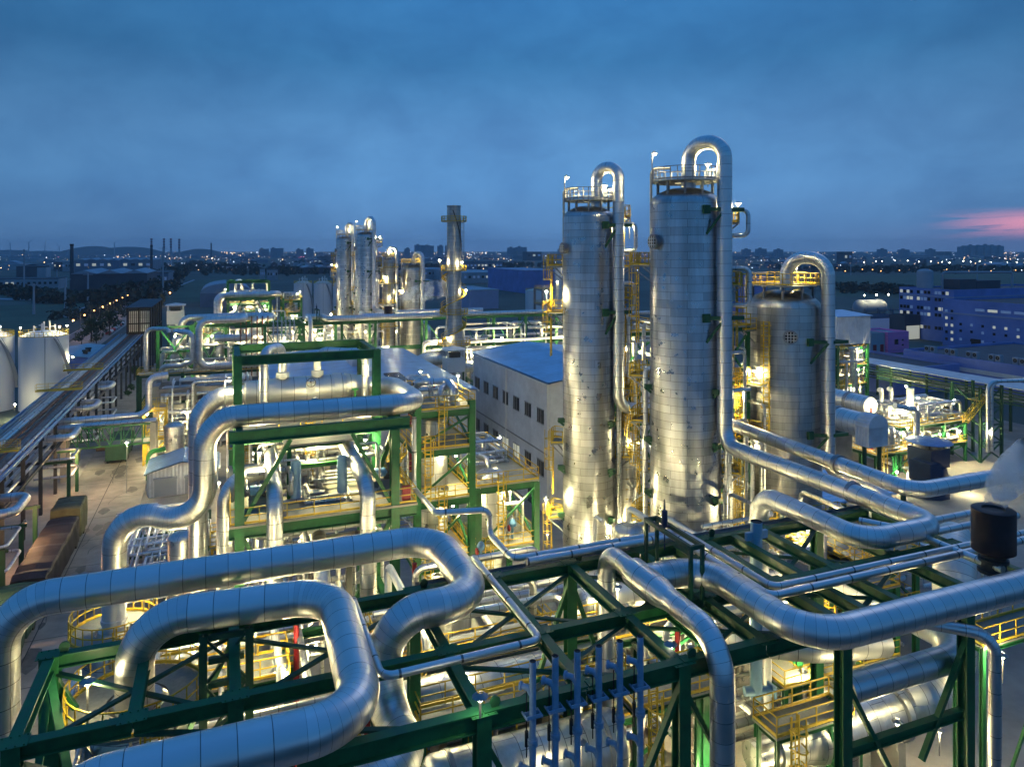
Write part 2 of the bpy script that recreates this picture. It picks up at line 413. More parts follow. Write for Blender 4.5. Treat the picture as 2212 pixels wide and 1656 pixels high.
def structure(label, u0, u1, v0, v1, levels, z0=0, top=None, nu=1, nv=1, cw=.5, bh=.5, rails=True, ladder=True, brace=True, mat='green', deck='deck', near=False, cat='platform', open_sides='', name='process_platform'):
    """braced steel structure with decks: columns, beams, braces, decks, railings, ladders are its parts"""
    e = thing(name, label, cat, ((u0 + u1) / 2, (v0 + v1) / 2, z0))
    us = [u0 + (u1 - u0) * i / nu for i in range(nu + 1)]; vs = [v0 + (v1 - v0) * i / nv for i in range(nv + 1)]
    zt = top or levels[-1] + .1
    for u in us:
        for v in vs: m = MB(); m.column(u, v, z0, zt, cw); m.build('column', mat, e)
    for z in levels:
        for v in vs: m = MB(); m.hbeam((u0 + cw / 2, v, z - .15 - bh / 2), (u1 - cw / 2, v, z - .15 - bh / 2), bh, .3); m.build('beam', mat, e)
        for u in us: m = MB(); m.hbeam((u, v0 + cw / 2, z - .155 - bh / 2), (u, v1 - cw / 2, z - .155 - bh / 2), bh, .3); m.build('beam', mat, e)
        deckslab(e, u0 - .25, u1 + .25, v0 - .25, v1 + .25, z, deck)
        if rails:
            a, b, c, d = (u0 - .2, v0 - .2, z), (u1 + .2, v0 - .2, z), (u1 + .2, v1 + .2, z), (u0 - .2, v1 + .2, z)
            for nm, s_ in (('f', (a, b)), ('r', (b, c)), ('b', (c, d)), ('l', (d, a))):
                if nm not in open_sides: railing(e, s_)
    if brace:
        zz = [z0] + list(levels)
        for i in range(len(zz) - 1):
            m = MB(); m.bar((u0, v0, zz[i] + .2), (u1, v0, zz[i + 1] - .7), .16); m.build('brace', mat, e)
            m = MB(); m.bar((u1, v0, zz[i] + .2), (u1, v1, zz[i + 1] - .7), .16); m.build('brace', mat, e)
    if ladder:
        zz = [z0] + list(levels)
        for i in range(len(zz) - 1):
            m = MB(); m.ladder(u0 + .8 + (i % 2) * 1.2, v0 - .45, zz[i], zz[i + 1] + 1.1); m.build('ladder', 'yellow', e)
    if near: NEAR.append(e)
    return e
def dome(r, h0, h1, flat=.42, n=6):     # vertical vessel profile with a dished top
    return [(r, h0), (r, h1)] + [(r * math.cos(math.pi / 2 * i / n), h1 + r * flat * math.sin(math.pi / 2 * i / n)) for i in range(1, n)] + [(.02, h1 + r * flat)]
def vessel_v(label, u, v, z0, r, h, mat='shell_vessel', near=False, nozzles=2, name='vertical_vessel', seed=0):
    e = thing(name, label, 'vessel', (u, v, z0)); rnd = random.Random(seed + int(u * 10) + int(v))
    m = MB(); m.lathe((u, v, z0), dome(r, 0, h - r * .42), 24); m.build('shell', mat, e)
    for i in range(nozzles):
        a = rnd.uniform(math.pi * 1.0, math.pi * 1.9); z = z0 + h * rnd.uniform(.35, .8)
        m = MB(); m.tube([(u + math.cos(a) * r * .9, v + math.sin(a) * r * .9, z), (u + math.cos(a) * (r + .45), v + math.sin(a) * (r + .45), z)], .2, 10)
        m.tube([(u + math.cos(a) * (r + .4), v + math.sin(a) * (r + .4), z), (u + math.cos(a) * (r + .5), v + math.sin(a) * (r + .5), z)], .3, 10); m.build('nozzle', 'grey_steel', e)
    if near: NEAR.append(e)
    return e
def vessel_h(label, c, L, r, axis='u', mat='clad_pale', near=False, saddles=True, name='horizontal_vessel', zb=None):
    u, v, z = c; e = thing(name, label, 'vessel', (u, v, z - r - .6))
    q = [(r * math.sin(math.pi / 2 * i / 5), -L / 2 - r * .4 * math.cos(math.pi / 2 * i / 5)) for i in range(6)]; q[0] = (.02, q[0][1])
    prof = q + [(r, L / 2)] + [(p[0], -p[1]) for p in q[::-1]][1:]
    m = MB(); m.lathe(c, prof, 24, axis, r); m.build('shell', 'shell_vessel' if mat == 'clad_pale' else mat, e)
    for s_ in (-.42, .42):
        m = MB(); m.lathe(c, [(r + .06, L * s_ - .1), (r + .06, L * s_ + .1)], 24, axis); m.build('girth_flange', 'grey_steel', e)
    if saddles:
        for s_ in (-.3, .3):
            m = MB(); zl = (z - r - .8) if zb is None else zb
            if axis == 'u': m.box((u + L * s_ - .2, v - r * .7, zl), (u + L * s_ + .2, v + r * .7, z - r * .72))
            else: m.box((u - r * .7, v + L * s_ - .2, zl), (u + r * .7, v + L * s_ + .2, z - r * .72))
            m.build('saddle', 'concrete', e)
    if near: NEAR.append(e)
    return e
ORD = ['first', 'second', 'third', 'fourth', 'fifth', 'sixth', 'seventh', 'eighth', 'ninth', 'tenth', 'eleventh', 'twelfth', 'thirteenth', 'fourteenth', 'fifteenth', 'sixteenth', 'seventeenth', 'eighteenth', 'nineteenth', 'twentieth',
       'twenty-first', 'twenty-second', 'twenty-third', 'twenty-fourth', 'twenty-fifth', 'twenty-sixth', 'twenty-seventh', 'twenty-eighth', 'twenty-ninth', 'thirtieth']
def numbered(objs, text, group):     # objs: (object, anchor point); labelled in their left-to-right order as seen
    objs = sorted(objs, key=lambda t: pj(t[1])[0])
    for i, (o, _) in enumerate(objs):
        o['label'] = text % (ORD[i] if i < len(ORD) else 'further'); o['group'] = group
CLUT = []
def clutter(place, box, n, seed, mats=('clad_small', 'clad_small', 'white_paint', 'clad_pale'), dia=(.14, .34), near=False, vert=.5):
    """small bore piping winding through a bay; the pipes are built later, once all of them are known"""
    u0, u1, v0, v1, z0, z1 = box; rnd = random.Random(seed)
    for i in range(n):
        d = rnd.uniform(*dia); m = rnd.choice(mats)
        p = Vector((rnd.uniform(u0, u1), rnd.uniform(v0, v1), z0 if rnd.random() < vert else rnd.uniform(z0, z1))); pts = [p.copy()]
        ax = 2 if p.z == z0 else rnd.choice((0, 1)); lo = (u0, v0, z0); hi = (u1, v1, z1)
        for k in range(rnd.randint(3, 5)):
            t = rnd.uniform(lo[ax], hi[ax])
            if abs(t - p[ax]) < d * 3: t = lo[ax] if p[ax] - lo[ax] > hi[ax] - p[ax] else hi[ax]
            p = p.copy(); p[ax] = t; pts.append(p)
            ax = rnd.choice([a for a in (0, 1, 2) if a != ax])
        CLUT.append((place, pts, d, m, near))
def build_clutter(keep, dv, skip):
    """the pipes that show largest become things of their own, the remainder one mass"""
    L = [(pl + (', near unit' if nr else ''), pts, d, m) for pl, pts, d, m, nr in CLUT]
    L += [(pl + ', distant unit', [q + Vector((0, dv, 0)) for q in pts], d, m) for pl, pts, d, m, nr in CLUT if nr and not any(s in pl for s in skip)]
    def size(t):
        A = [pj(q) for q in t[1]]; ln = sum(math.hypot(a[0] - b[0], a[1] - b[1]) for a, b in zip(A, A[1:])); y = min(W(q).y for q in t[1])
        if y < 5 or max(a[0] for a in A) < 0 or min(a[0] for a in A) > 2211 or min(a[1] for a in A) > 1656: return -1
        return ln * t[2] / y
    L = sorted([t for t in L if size(t) > 0], key=size, reverse=True)
    by = {}
    for pl, pts, d, m in L[:keep]:
        by.setdefault(pl, []).append((pipe('', pts, d, 'small_pipe', m, n=9, straight=.9, bend=.5, seg=5), max(pts, key=lambda q: q.z)))
    for pl, made in by.items(): numbered(made, '%s thin pipe from left, ' + pl, 'thin pipes ' + pl)
    mats = ['clad_small', 'white_paint', 'clad_pale']; mb = MB()
    for pl, pts, d, m in L[keep:]:
        q, vs = fillet(pts, d * 1.25, 4, .9, .5); mb.cur = mats.index(m) if m in mats else 0; mb.tube(q, d / 2, 8, True, vs)
    tag(mb.build('small_pipes', mats), 'remaining tangle of thin pipes through the plant', 'pipes', None, 'stuff')
# ================================================================ NEAR PROCESS UNIT
N = True
# ---- elevated pipe rack under the camera
UL = [-6.6, -3.0, .4, 4.5, 8.6, 12.8, 17.1, 21.4, 25.7, 29.8, 34.1, 38.4]
rk = thing('pipe_rack', 'green elevated pipe rack of crossing girders below the big ducts', 'pipe rack', (8.6, 24.4, 0)); NEAR.append(rk)
def rbeam(a, b, h=.55, w=.42): m = MB(); m.hbeam(a, b, h, w, .05); m.build('beam', 'green', rk)
def rcol(u, v, z1=18.52, w=.55, z0=0): m = MB(); m.column(u, v, z0, z1, w, .06); m.build('column', 'green', rk)
for u in (8.6, 17.1, 25.7, 33.6): rcol(u, 24.4)
rcol(-6.6, 34.4, w=.7)
for u in (.4, 8.6, 17.1, 25.7, 34.1): rcol(u, 34.4)
for u in (-6.6, .4): rcol(u, 28.7)
zb = 18.5 - .275
for a, b in zip(UL, UL[1:]):
    if a >= 8.6: rbeam((a + .03, 24.4, zb), (b - .03, 24.4, zb), .7)
    rbeam((a + .03, 28.7, zb), (b - .03, 28.7, zb)); rbeam((a + .03, 34.4, zb), (b - .03, 34.4, zb))
for u in UL + [19.3, 23.6, 27.6]:
    lo = 24.4 if u >= 8.6 else 28.7
    for v0, v1 in ((24.4, 28.7), (28.7, 34.4)):
        if v0 >= lo: rbeam((u, v0 + .25, zb - .012), (u, v1 - .25, zb - .012))
for a, b in zip(UL[::2], UL[2::2]):
    for v0, v1 in ((24.4, 28.7), (28.7, 34.4)):
        if v0 < 28 and a < 8: continue
        for s_, z in ((0, 17.93), (1, 17.8)):
            p, q = ((a, v0, z), (b, v1, z)) if s_ == 0 else ((a, v1, z), (b, v0, z))
            m = MB(); m.bar(p, q, .22, .1); m.build('brace', 'green_dark', rk)
for p, q in (((17.1, 24.4, 17.6), (14.2, 24.4, 12)), ((17.1, 24.4, 17.6), (20.2, 24.4, 12)), ((8.6, 24.4, 17.6), (11.6, 24.4, 12)), ((25.7, 24.4, 16), (28.6, 24.4, 11)), ((33.6, 24.4, 16), (30.6, 24.4, 11)),
             ((.4, 28.7, 17.8), (-3.0, 28.7, 11)), ((-6.6, 28.7, 17.8), (-3.0, 28.7, 11)), ((-6.6, 34.4, 17.8), (-3.0, 34.4, 11)), ((.4, 34.4, 17.8), (-3.0, 34.4, 11)), ((-6.6, 28.7, 17.6), (-6.6, 34.4, 11)), ((-6.6, 34.4, 17.6), (-6.6, 28.7, 11)),
             ((.4, 28.7, 16.9), (4.5, 28.7, 12)), ((17.1, 34.4, 17.6), (14.5, 34.4, 11)), ((17.1, 34.4, 17.6), (19.6, 34.4, 11))):
    m = MB(); m.bar(p, q, .26, .2); m.build('brace', 'green', rk)
for p, q in (((25.95, 24.4, 12.6), (33.3, 24.4, 12.6)), ((-6.4, 28.7, 11), (.2, 28.7, 11)), ((-6.3, 34.4, 11), (8.4, 34.4, 11)), ((8.8, 34.4, 11), (17, 34.4, 11)), ((17.3, 34.4, 11), (25.5, 34.4, 11))):
    rbeam(p, q, .45, .35)
rbeam((2.2, 24.4, zb), (8.57, 24.4, zb), .7)
m = MB(); m.bar((8.6, 24.4, 17.9), (-2.9, 28.7, 17.9), .24, .1); m.build('brace', 'green_dark', rk)
for u, v in ((8.6, 24.4), (17.1, 24.4), (8.6, 34.4), (17.1, 34.4), (25.7, 34.4), (-6.6, 34.4)):   # lifting lugs
    m = MB(); m.lathe((u + .5, v - .04, 18.75), [(.02, 0), (.2, 0), (.2, .08), (.02, .08)], 12, 'v'); m.bar((u + .5, v, 18.5), (u + .5, v, 18.72), .3, .08); m.build('lifting_lug', 'green_dark', rk)
for u in UL:
    for v in (24.4, 28.7, 34.4):
        if v < 25 and u < 8: continue
        m = MB(); m.box((u - .48, v - .36, 18.508), (u + .48, v + .36, 18.53))
        for k in range(4):
            for j in (-1, 1): m.box((u - .38 + k * .25, v + j * .28 - .025, 18.53), (u - .33 + k * .25, v + j * .28 + .025, 18.565))
        m.build('gusset_plate', 'green', rk)
m = MB(); m.box((8.9, 34.9, 18.2), (41, 35.35, 18.26)); m.box((8.9, 34.9, 18.26), (41, 34.93, 18.42)); m.box((8.9, 35.32, 18.26), (41, 35.35, 18.42)); m.build('cable_tray', 'grey_steel', rk)
for u in (-.8, 1.0): m = MB(); m.column(u, 32.45, 11, 19.1, .32); m.build('trestle_post', 'green_dark', rk)
for z in (18.95, 18.0, 17.0, 14.6): m = MB(); m.bar((-.6, 32.45, z), (.8, 32.45, z), .2, .24); m.build('trestle_rail', 'green_dark', rk)
for z0, z1 in ((14.7, 16.9), (17.1, 18.9)):
    m = MB(); m.bar((-.65, 32.5, z0), (.85, 32.5, z1), .16, .1); m.build('brace', 'green_dark', rk); m = MB(); m.bar((-.65, 32.38, z1), (.85, 32.38, z0), .16, .1); m.build('brace', 'green_dark', rk)
for p, q in (((-6.6, 34.1, 18.0), (-4.4, 28.9, 13)), ((-6.6, 34.1, 13), (-6.6, 29.0, 17.6)), ((-6.3, 28.6, 17.7), (-.2, 28.6, 14.5)), ((.2, 28.6, 17.7), (-6.3, 28.6, 14.4))):
    m = MB(); m.bar(p, q, .3, .16); m.build('brace', 'green', rk)
# ---- large ducts
pipe('longest silver duct, curling back in an S at its right end', [(-9.2, 38, 7), (-9.2, 38, 19.4), (10.7, 38, 19.4), (10.7, 30.6, 19.4), (6.35, 30.6, 19.4), (6.35, 30.6, 15.6), (6.85, 26.3, 15.6), (-2, 26.3, 15.6)], 1.52, 'insulated_duct', cat='duct', rad=2.0, n=28, near=N, seg=14)
pipe('silver duct rising from the round platform and looping back', [(-3.4, 33.3, 16.2), (-3.4, 33.0, 19.95), (4.5, 32.4, 19.95), (4.25, 23.3, 19.95), (-5, 23.2, 19.95), (-5, 23.2, 10), (8, 23.2, 10)], 1.48, 'insulated_duct', cat='duct', rad=2.0, n=28, near=N, seg=14)
pipe('silver duct stepping down left of the green frame', [(-6.8, 54.5, 3), (-6.8, 54.5, 18.2), (-1.2, 53.2, 16.1), (-1.2, 53.0, 23.7), (13.6, 52.6, 23.7), (13.6, 62.5, 23.4), (11, 62.5, 23.4)], 1.5, 'insulated_duct', cat='duct', rad=2.1, n=26, near=N, seg=13)
pipe('silver duct dropping from the left end of the long exchanger', [(2.0, 62.5, 23.4), (-1.9, 62.5, 23.4), (-1.9, 62.5, 4)], 1.45, 'insulated_duct', cat='duct', rad=2.3, n=26, near=N, seg=13)
pipe('dull silver duct hooking behind the green frame corner', [(3.5, 57, 18.6), (.1, 55.8, 18.6), (.1, 55.8, 3)], 1.2, 'insulated_duct', cat='duct', rad=1.9, n=22, near=N)
pipe('left of two ducts bending down over the yellow rail', [(3.3, 56.5, 19.9), (3.1, 49.75, 19.0), (3.1, 49.75, 2)], 1.05, 'insulated_duct', cat='duct', rad=1.6, n=22, near=N)
pipe('right of two ducts bending down over the yellow rail', [(8.2, 57.5, 21.2), (9.2, 49.75, 18.9), (9.2, 49.75, 2)], 1.08, 'insulated_duct', cat='duct', rad=1.6, n=22, near=N)
# right hand group on the rack
mb = MB(); q, vs = fillet([(18.5, 33.0, 2), (18.5, 33.0, 19.45), (18.5, 30.4, 19.45)], 1.1, 10, 1.0, .34); mb.tube(q, .47, 22, True, vs)
q, vs = fillet([(18.5, 27.3, 19.45), (18.5, 23.6, 19.45), (18.5, 23.6, 1)], 1.7, 12, .8, .34); mb.tube(q, .5, 22, True, vs)
mb.tube([(18.5, 30.5, 19.45), (18.5, 30.3, 19.45), (18.5, 28.2, 19.45), (18.5, 27.2, 19.45)], [.5, .68, .68, .5], 24, True, [0, .3, 2, 3])
q, vs = fillet([(18.6, 29.4, 19.45), (21.9, 29.4, 19.45), (21.9, 22.35, 19.45), (47, 22.35, 19.45)], 1.9, 13, .62, .34); mb.tube(q, .66, 26, True, vs)
o = tag(mb.build('branched_duct', 'clad'), 'silver duct that forks on the rack and runs off to the right', 'duct'); NEAR.append(o)
pipe('silver U bend hanging under the rack at lower right', [(35.4, 34, 14.6), (35.4, 25.4, 14.6), (26.9, 25.4, 14.6)], 1.3, 'insulated_duct', cat='duct', rad=2.0, n=24, seg=14)
pipe('slender silver downpipe beside the rightmost green column', [(31, 25, 17.2), (33.2, 22.7, 17.2), (33.2, 22.7, 1)], .56, 'insulated_duct', cat='duct', rad=.9, n=18)
T1, T2, T3 = (31.97, 60.45), (36.26, 51.2), (50.4, 55.2)
def tdir(t, deg):
    n = math.hypot(*t); f = (-t[0] / n, -t[1] / n); r = (t[1] / n, -t[0] / n); c, s = math.cos(R(deg)), math.sin(R(deg))
    return (f[0] * c + r[0] * s, f[1] * c + r[1] * s)
def off(t, deg, d): q = tdir(t, deg); return (t[0] + q[0] * d, t[1] + q[1] * d)
L1, L2, L3 = off(T1, 64, 3.05), off(T2, 60, 3.62), off(T3, 67, 4.3)
a = off(T1, 70, .8)
pipe('silver overhead pipe arching off the slimmer front tower', [(*a, 38.5), (*a, 42.8), (L1[0], L1[1], 42.8), (L1[0], L1[1], 20.6), (41.4, 57.6, 19.9), (41.4, 33.6, 19.5), (64, 33.6, 19.5)], 1.06, 'overhead_pipe', rad=1.35, n=24, near=N, seg=16, bend=.3)
a = off(T2, 70, .3)
pipe('silver overhead pipe arching off the tallest tower', [(*a, 40), (*a, 44.0), (L2[0], L2[1], 44.0), (L2[0], L2[1], 19.3), (38.1, 29.2, 19.3), (32.3, 29.2, 19.3), (32.3, 37.5, 19.3), (32.3, 37.5, 6)], 1.2, 'overhead_pipe', rad=1.5, n=24, near=N, seg=16, bend=.3)
a = off(T3, 65, .4)
pipe('silver overhead pipe arching off the squat dull tower', [(*a, 31), (*a, 34.4), (L3[0], L3[1], 34.4), (L3[0], L3[1], 14.5), (52.2, 44.5, 14.3), (52.2, 44.5, 3)], 1.22, 'overhead_pipe', rad=1.75, n=24, near=N, seg=16, bend=.3)
for lab, pts in (('clamp ring round the upper of two parallel ducts', ((41.4, 39.9, 19.55), (41.4, 39.6, 19.55))), ('clamp ring round the lower of two parallel ducts', ((38.1, 35.5, 19.3), (38.1, 35.2, 19.3)))):
    mb = MB(); mb.tube(pts, .7, 24); tag(mb.build('clamp_ring', 'grey_steel'), lab, 'clamp')
# small lines on the rack
pipe('slim silver line stepping down onto the rack', [(13.0, 51.9, 22.8), (13.0, 51.9, 17.6), (11.0, 39.1, 20.35), (14.0, 38.4, 20.35), (14.0, 38.4, 18.95), (14.0, 34.9, 18.95), (24.4, 34.9, 18.95), (24.4, 27.35, 18.95), (46, 27.35, 18.95)], .34, 'small_pipe', 'clad_small', rad=.5, n=14, near=N, straight=2.5, bend=.5)
pipe('slim blue-grey line paired with the silver line on the rack', [(14.6, 34.45, 18.9), (23.7, 34.45, 18.9), (23.7, 26.75, 18.9), (46, 26.75, 18.9)], .4, 'small_pipe', 'clad_small', rad=.5, n=14, straight=2.5, bend=.5)
pipe('slim silver line hugging the looping duct on the rack', [(12.2, 36, 18.9), (12.2, 27.3, 18.9), (5.55, 27.1, 18.9), (5.55, 33.6, 18.9)], .32, 'small_pipe', 'clad_small', rad=.5, n=14, straight=2.5, bend=.5)
pipe('short silver line beside the black stack, upper run', [(45, 30.6, 18.95), (36.2, 30.6, 18.95), (35.2, 32.2, 18.95)], .42, 'small_pipe', 'clad_small', rad=.6, n=14)
pipe('short silver line bending in front of the black stack', [(45, 29.4, 18.9), (36.6, 29.4, 18.9), (36.6, 24.6, 18.9)], .4, 'small_pipe', 'clad_small', rad=.6, n=14)
# six vents
vs6 = []
for i in range(6):
    u, v = 10.4 + i * .905, 23.98
    e = thing('vent_pipe', '', 'vent pipe', (u, v, 9.5), 'blue vent pipes on the front girder')
    mb = MB(); mb.tube([(u, v, 9.5), (u, v, 20.15)], .125, 12, False); mb.tube([(u, v, 17.1), (u, v, 17.2)], .19, 12); mb.tube([(u, v, 17.22), (u, v, 17.32)], .19, 12); mb.build('riser', 'vent_blue', e)
    mb = MB(); mb.lathe((u, v, 20.1), [(.1, 0), (.1, .06), (.125, .06)], 12, cap=False); mb.lathe((u, v, 20.12), [(.01, 0), (.09, .01)], 12, cap=False); mb.build('open_mouth', 'black_steel', e)
    mb = MB(); mb.bar((u - .3, v - .12, 18.2), (u + .3, v - .12, 18.2), .06, .12); mb.bar((u - .3, v + .14, 18.2), (u + .3, v + .14, 18.2), .06, .12)
    for s_ in (-.3, .3): mb.bar((u + s_, v - .2, 18.2), (u + s_, v + .3, 18.2), .06)
    mb.build('clamp', 'vent_blue', e)
    for z in (19.15, 16.2):
        mb = MB(); q, _ = fillet([(u, v, z - .3), (u - .12, v + .1, z), (u - .32, v + .32, z)], .15, 5); mb.tube(q, .11, 10); mb.tube([(u - .3, v + .3, z), (u - .36, v + .36, z)], .16, 10); mb.build('side_branch', 'vent_blue', e)
    mb = MB(); mb.bar((u - .17, v + .17, 16.6), (u - .17, v + .17, 19.0), .035); mb.lathe((u - .17, v + .17, 17.0), [(.07, 0), (.07, .55)], 10); mb.build('spring_hanger', 'black_steel', e)
    vs6.append((e, (u, v, 19))); NEAR.append(e)
numbered(vs6, '%s from left of the six thin open-topped vents on the girder', 'blue vent pipes on the front girder')
# tall white-blue vent with tee foot
e = thing('vent_pipe', 'wide pale blue vent standing through the rack, with capped foot', 'vent pipe', (28.4, 33.2, 9.4))
mb = MB(); mb.tube([(28.4, 33.2, 9.4), (28.4, 33.2, 19.5)], .33, 20, False); mb.lathe((28.4, 33.2, 9.4), [(.01, 0), (.33, 0)], 20); mb.build('riser', 'light_blue', e)
mb = MB(); mb.lathe((28.4, 33.2, 19.45), [(.01, 0), (.3, 0), (.3, .06), (.33, .06)], 20, cap=False); mb.build('open_mouth', 'black_steel', e)
mb = MB(); mb.tube([(27.7, 33.4, 9.8), (29.2, 32.9, 9.8)], .26, 14); mb.box((29.2, 32.55, 9.45), (29.32, 33.25, 10.15)); mb.build('drain_tee', 'light_blue', e)
mb = MB()
for s_ in (-1, 1): mb.box((28.4 + s_ * .35, 33.1, 18.5), (28.4 + s_ * .75, 33.3, 18.95))
mb.build('support_lug', 'light_blue', e)
# hanger portal and spring can over the forked duct
e = thing('hanger_portal', 'narrow dark green portal with spring can over the forked duct', 'pipe hanger', (20.7, 30.6, 18.5)); NEAR.append(e)
for u in (20.4, 21.05):
    for v in (32.2, 28.35):
        m = MB(); m.bar((u, v, 18.5), (u, v, 20.95), .16); m.build('post', 'green_dark', e)
for s_ in ((20.4, 32.3, 20.4, 28.25), (21.05, 32.3, 21.05, 28.25), (20.5, 32.2, 20.95, 32.2), (20.5, 28.35, 20.95, 28.35)):
    m = MB(); m.bar((s_[0], s_[1], 21.05), (s_[2], s_[3], 21.05), .16, .2); m.build('crossbeam', 'green_dark', e)
m = MB(); m.lathe((20.72, 31.0, 21.15), [(.15, 0), (.15, .72), (.05, .78), (.03, 1.3)], 12); m.bar((20.72, 31.0, 19.9), (20.72, 31.0, 21.15), .05); m.bar((20.3, 31.0, 21.1), (21.15, 31.0, 21.1), .3, .06); m.build('spring_can', 'navy', e)
# black steaming stack
e = thing('vent_stack', 'broad black vent silencer steaming at the right edge', 'vent stack', (36.9, 25.3, 18.5)); NEAR.append(e)
m = MB(); m.lathe((36.9, 25.3, 19.45), [(.78, 0), (1.0, .14), (1.0, 2.25), (.95, 2.28), (.55, 2.3), (.5, 2.22)], 32, cap=False); m.lathe((36.9, 25.3, 19.46), [(.01, 0), (.79, 0)], 24, cap=False); m.build('silencer', 'dark_red_steel', e)
m = MB(); m.lathe((36.9, 25.3, 18.45), [(.72, 0), (.72, .12), (.58, .14), (.58, .55), (.7, .58), (.7, .72), (.58, .75), (.58, 1.02)], 24); m.build('neck', 'dark_metal', e)
m = MB(); m.lathe((36.9, 25.3, 21.6), [(.02, 0), (.52, .05)], 24, cap=False); m.build('mouth', 'black_steel', e)
# ---- round railed vessels at the left
def platform_vessel(label, u, v, z, rp, rv, mat='shell_vessel', near=True, nozzle=None):
    e = thing('vertical_vessel', label, 'vessel', (u, v, 0))
    m = MB(); m.lathe((u, v, 0), [(rv, 0), (rv, z - 1.0), (rv * .9, z - .55), (rv * .55, z - .15), (rv * .5, z + .12)], 32); m.build('shell', mat, e)
    m = MB(); m.lathe((u, v, 0), [(rv * .62, z - .1), (rv * .62, z), (rp, z), (rp, z - .14), (rv * .62, z - .14)], 40, cap=False); pd = m.build('platform_deck', 'grating', e)
    m = MB(); n = 26; m.rail([(u + rp * math.cos(2 * math.pi * i / n), v + rp * math.sin(2 * math.pi * i / n), z) for i in range(n + 1)], gap=1.2, w=.055); m.build('railing', 'yellow', pd)
    m = MB(); m.ladder(u + rp * .3, v - rp - .1, z - 9, z + 1.1); m.build('ladder', 'yellow', e)
    for i in range(8):
        a = 2 * math.pi * i / 8; m = MB(); m.bar((u + rv * .9 * math.cos(a), v + rv * .9 * math.sin(a), z - 1.5), (u + rp * .92 * math.cos(a), v + rp * .92 * math.sin(a), z - .2), .1); m.build('bracket', 'grey_steel', e)
    if nozzle: m = MB(); m.lathe((u, v, 0), [(nozzle, z - .2), (nozzle, z + .5), (nozzle * 1.12, z + .5), (nozzle * 1.12, z + .7), (nozzle, z + .7), (nozzle, 16.9)], 24); m.build('nozzle', 'white_paint', e)
    if near: NEAR.append(e)
    return e
e = platform_vessel('big railed vessel whose top nozzle feeds the looping duct', -3.4, 34.1, 16.1, 2.65, 1.95)
m = MB(); q = off((-3.4, 34.1), 25, 2.0); m.tube([(*off((-3.4, 34.1), 25, 1.8), 11.5), (*off((-3.4, 34.1), 25, 2.25), 11.5)], .6, 20); m.build('manway', 'white_paint', e)
platform_vessel('smaller railed vessel with a thick white nozzle under the longest duct', -5.5, 44.0, 14.6, 2.1, 1.5, nozzle=.58)
# ---- vessels under the rack
vessel_h('long fat horizontal vessel under the middle of the rack', (13.2, 36.2, 11.6), 9.5, 1.3, 'u', 'shell_vessel', near=N, zb=0)
vessel_h('lowest fat horizontal vessel behind the six vents', (13.2, 31.0, 11.0), 9.0, 1.45, 'u', 'shell_vessel', near=N, zb=0)
e = thing('horizontal_vessel', 'cone-ended silver exchanger at lower right between green columns', 'vessel', (34, 32.8, 4))
m = MB(); m.lathe((27.5, 32.6, 6.6), [(.02, 0), (.8, 0), (.8, 1.6), (1.0, 1.6), (1.0, 2.3), (.85, 2.35), (1.5, 4.9), (1.5, 5.2), (1.7, 5.2), (1.7, 5.55), (1.45, 5.6), (1.45, 10.6), (1.65, 10.6), (1.65, 11), (1.45, 11), (1.45, 13), (1.0, 13.6), (.02, 13.8)], 36, 'u', 1.5); m.build('shell', 'shell_vessel', e)
for u in (32.5, 38):
    m = MB(); m.box((u - .3, 31.6, 0), (u + .3, 33.6, 5.4)); m.build('saddle', 'concrete', e)
pipe('very wide silver elbow at the lower right corner', [(39, 32.6, 7.0), (43.6, 32.4, 7.0), (43.8, 32.6, 15.0), (47, 35, 15)], 2.5, 'wide_duct', 'clad_pale', cat='duct', rad=2.6, n=30, seg=14, bend=.5)
pipe('wide silver bend behind the hanging U pipe', [(27.5, 36.5, 10.5), (27.5, 33.8, 12.6), (31, 31.5, 12.6), (35.8, 31.0, 12.2)], 1.6, 'wide_duct', 'clad_pale', cat='duct', rad=1.6, n=26, seg=12)
vessel_v('pale dome-topped drum beside the yellow ladder cage', 36.4, 35.0, 0, 1.3, 7.2, near=False)
structure('grated walkway with yellow rails under the rack, lower right', 33.6, 40, 36.6, 39.2, [3.6, 7.0], near=False, cw=.3, bh=.3, deck='grating')
structure('grated service deck with yellow rails below the vents', 9.0, 17.0, 33.1, 34.1, [9.2], near=False, cw=.25, bh=.3, ladder=False, brace=False, deck='grating')
structure('grated service deck with yellow rails at bottom left', -1.5, 6.2, 31.2, 36.5, [9.5], near=False, cw=.3, bh=.3, ladder=False, deck='grating')
structure('long grated walkway with yellow rails between the two fat vessels', 8.8, 19.5, 33.3, 34.2, [12.6], near=False, cw=.2, bh=.25, ladder=False, brace=False, deck='grating')
structure('long grated walkway with yellow rails behind the upper fat vessel', 8.8, 21.0, 37.9, 38.8, [12.4], near=False, cw=.2, bh=.25, ladder=True, brace=False, deck='grating')
structure('grated walkway with yellow rails by the forked duct riser', 19.6, 24.6, 32.0, 33.6, [11.6], near=False, cw=.2, bh=.25, ladder=True, brace=False, deck='grating')
structure('short grated landing with yellow rails under the hanging pipe', 27.2, 32.2, 30.2, 31.6, [9.4], near=False, cw=.2, bh=.25, ladder=True, brace=True, deck='grating')
structure('yellow-railed walkway below the right edge of the rack', 40.5, 47, 28.4, 30.0, [12.4], near=False, cw=.25, bh=.3, ladder=False, brace=True, deck='grating')
structure('yellow-railed landing beside the smaller railed vessel', -2.6, 3.2, 42.2, 44.4, [11.4], near=False, cw=.25, bh=.3, ladder=True, deck='grating')
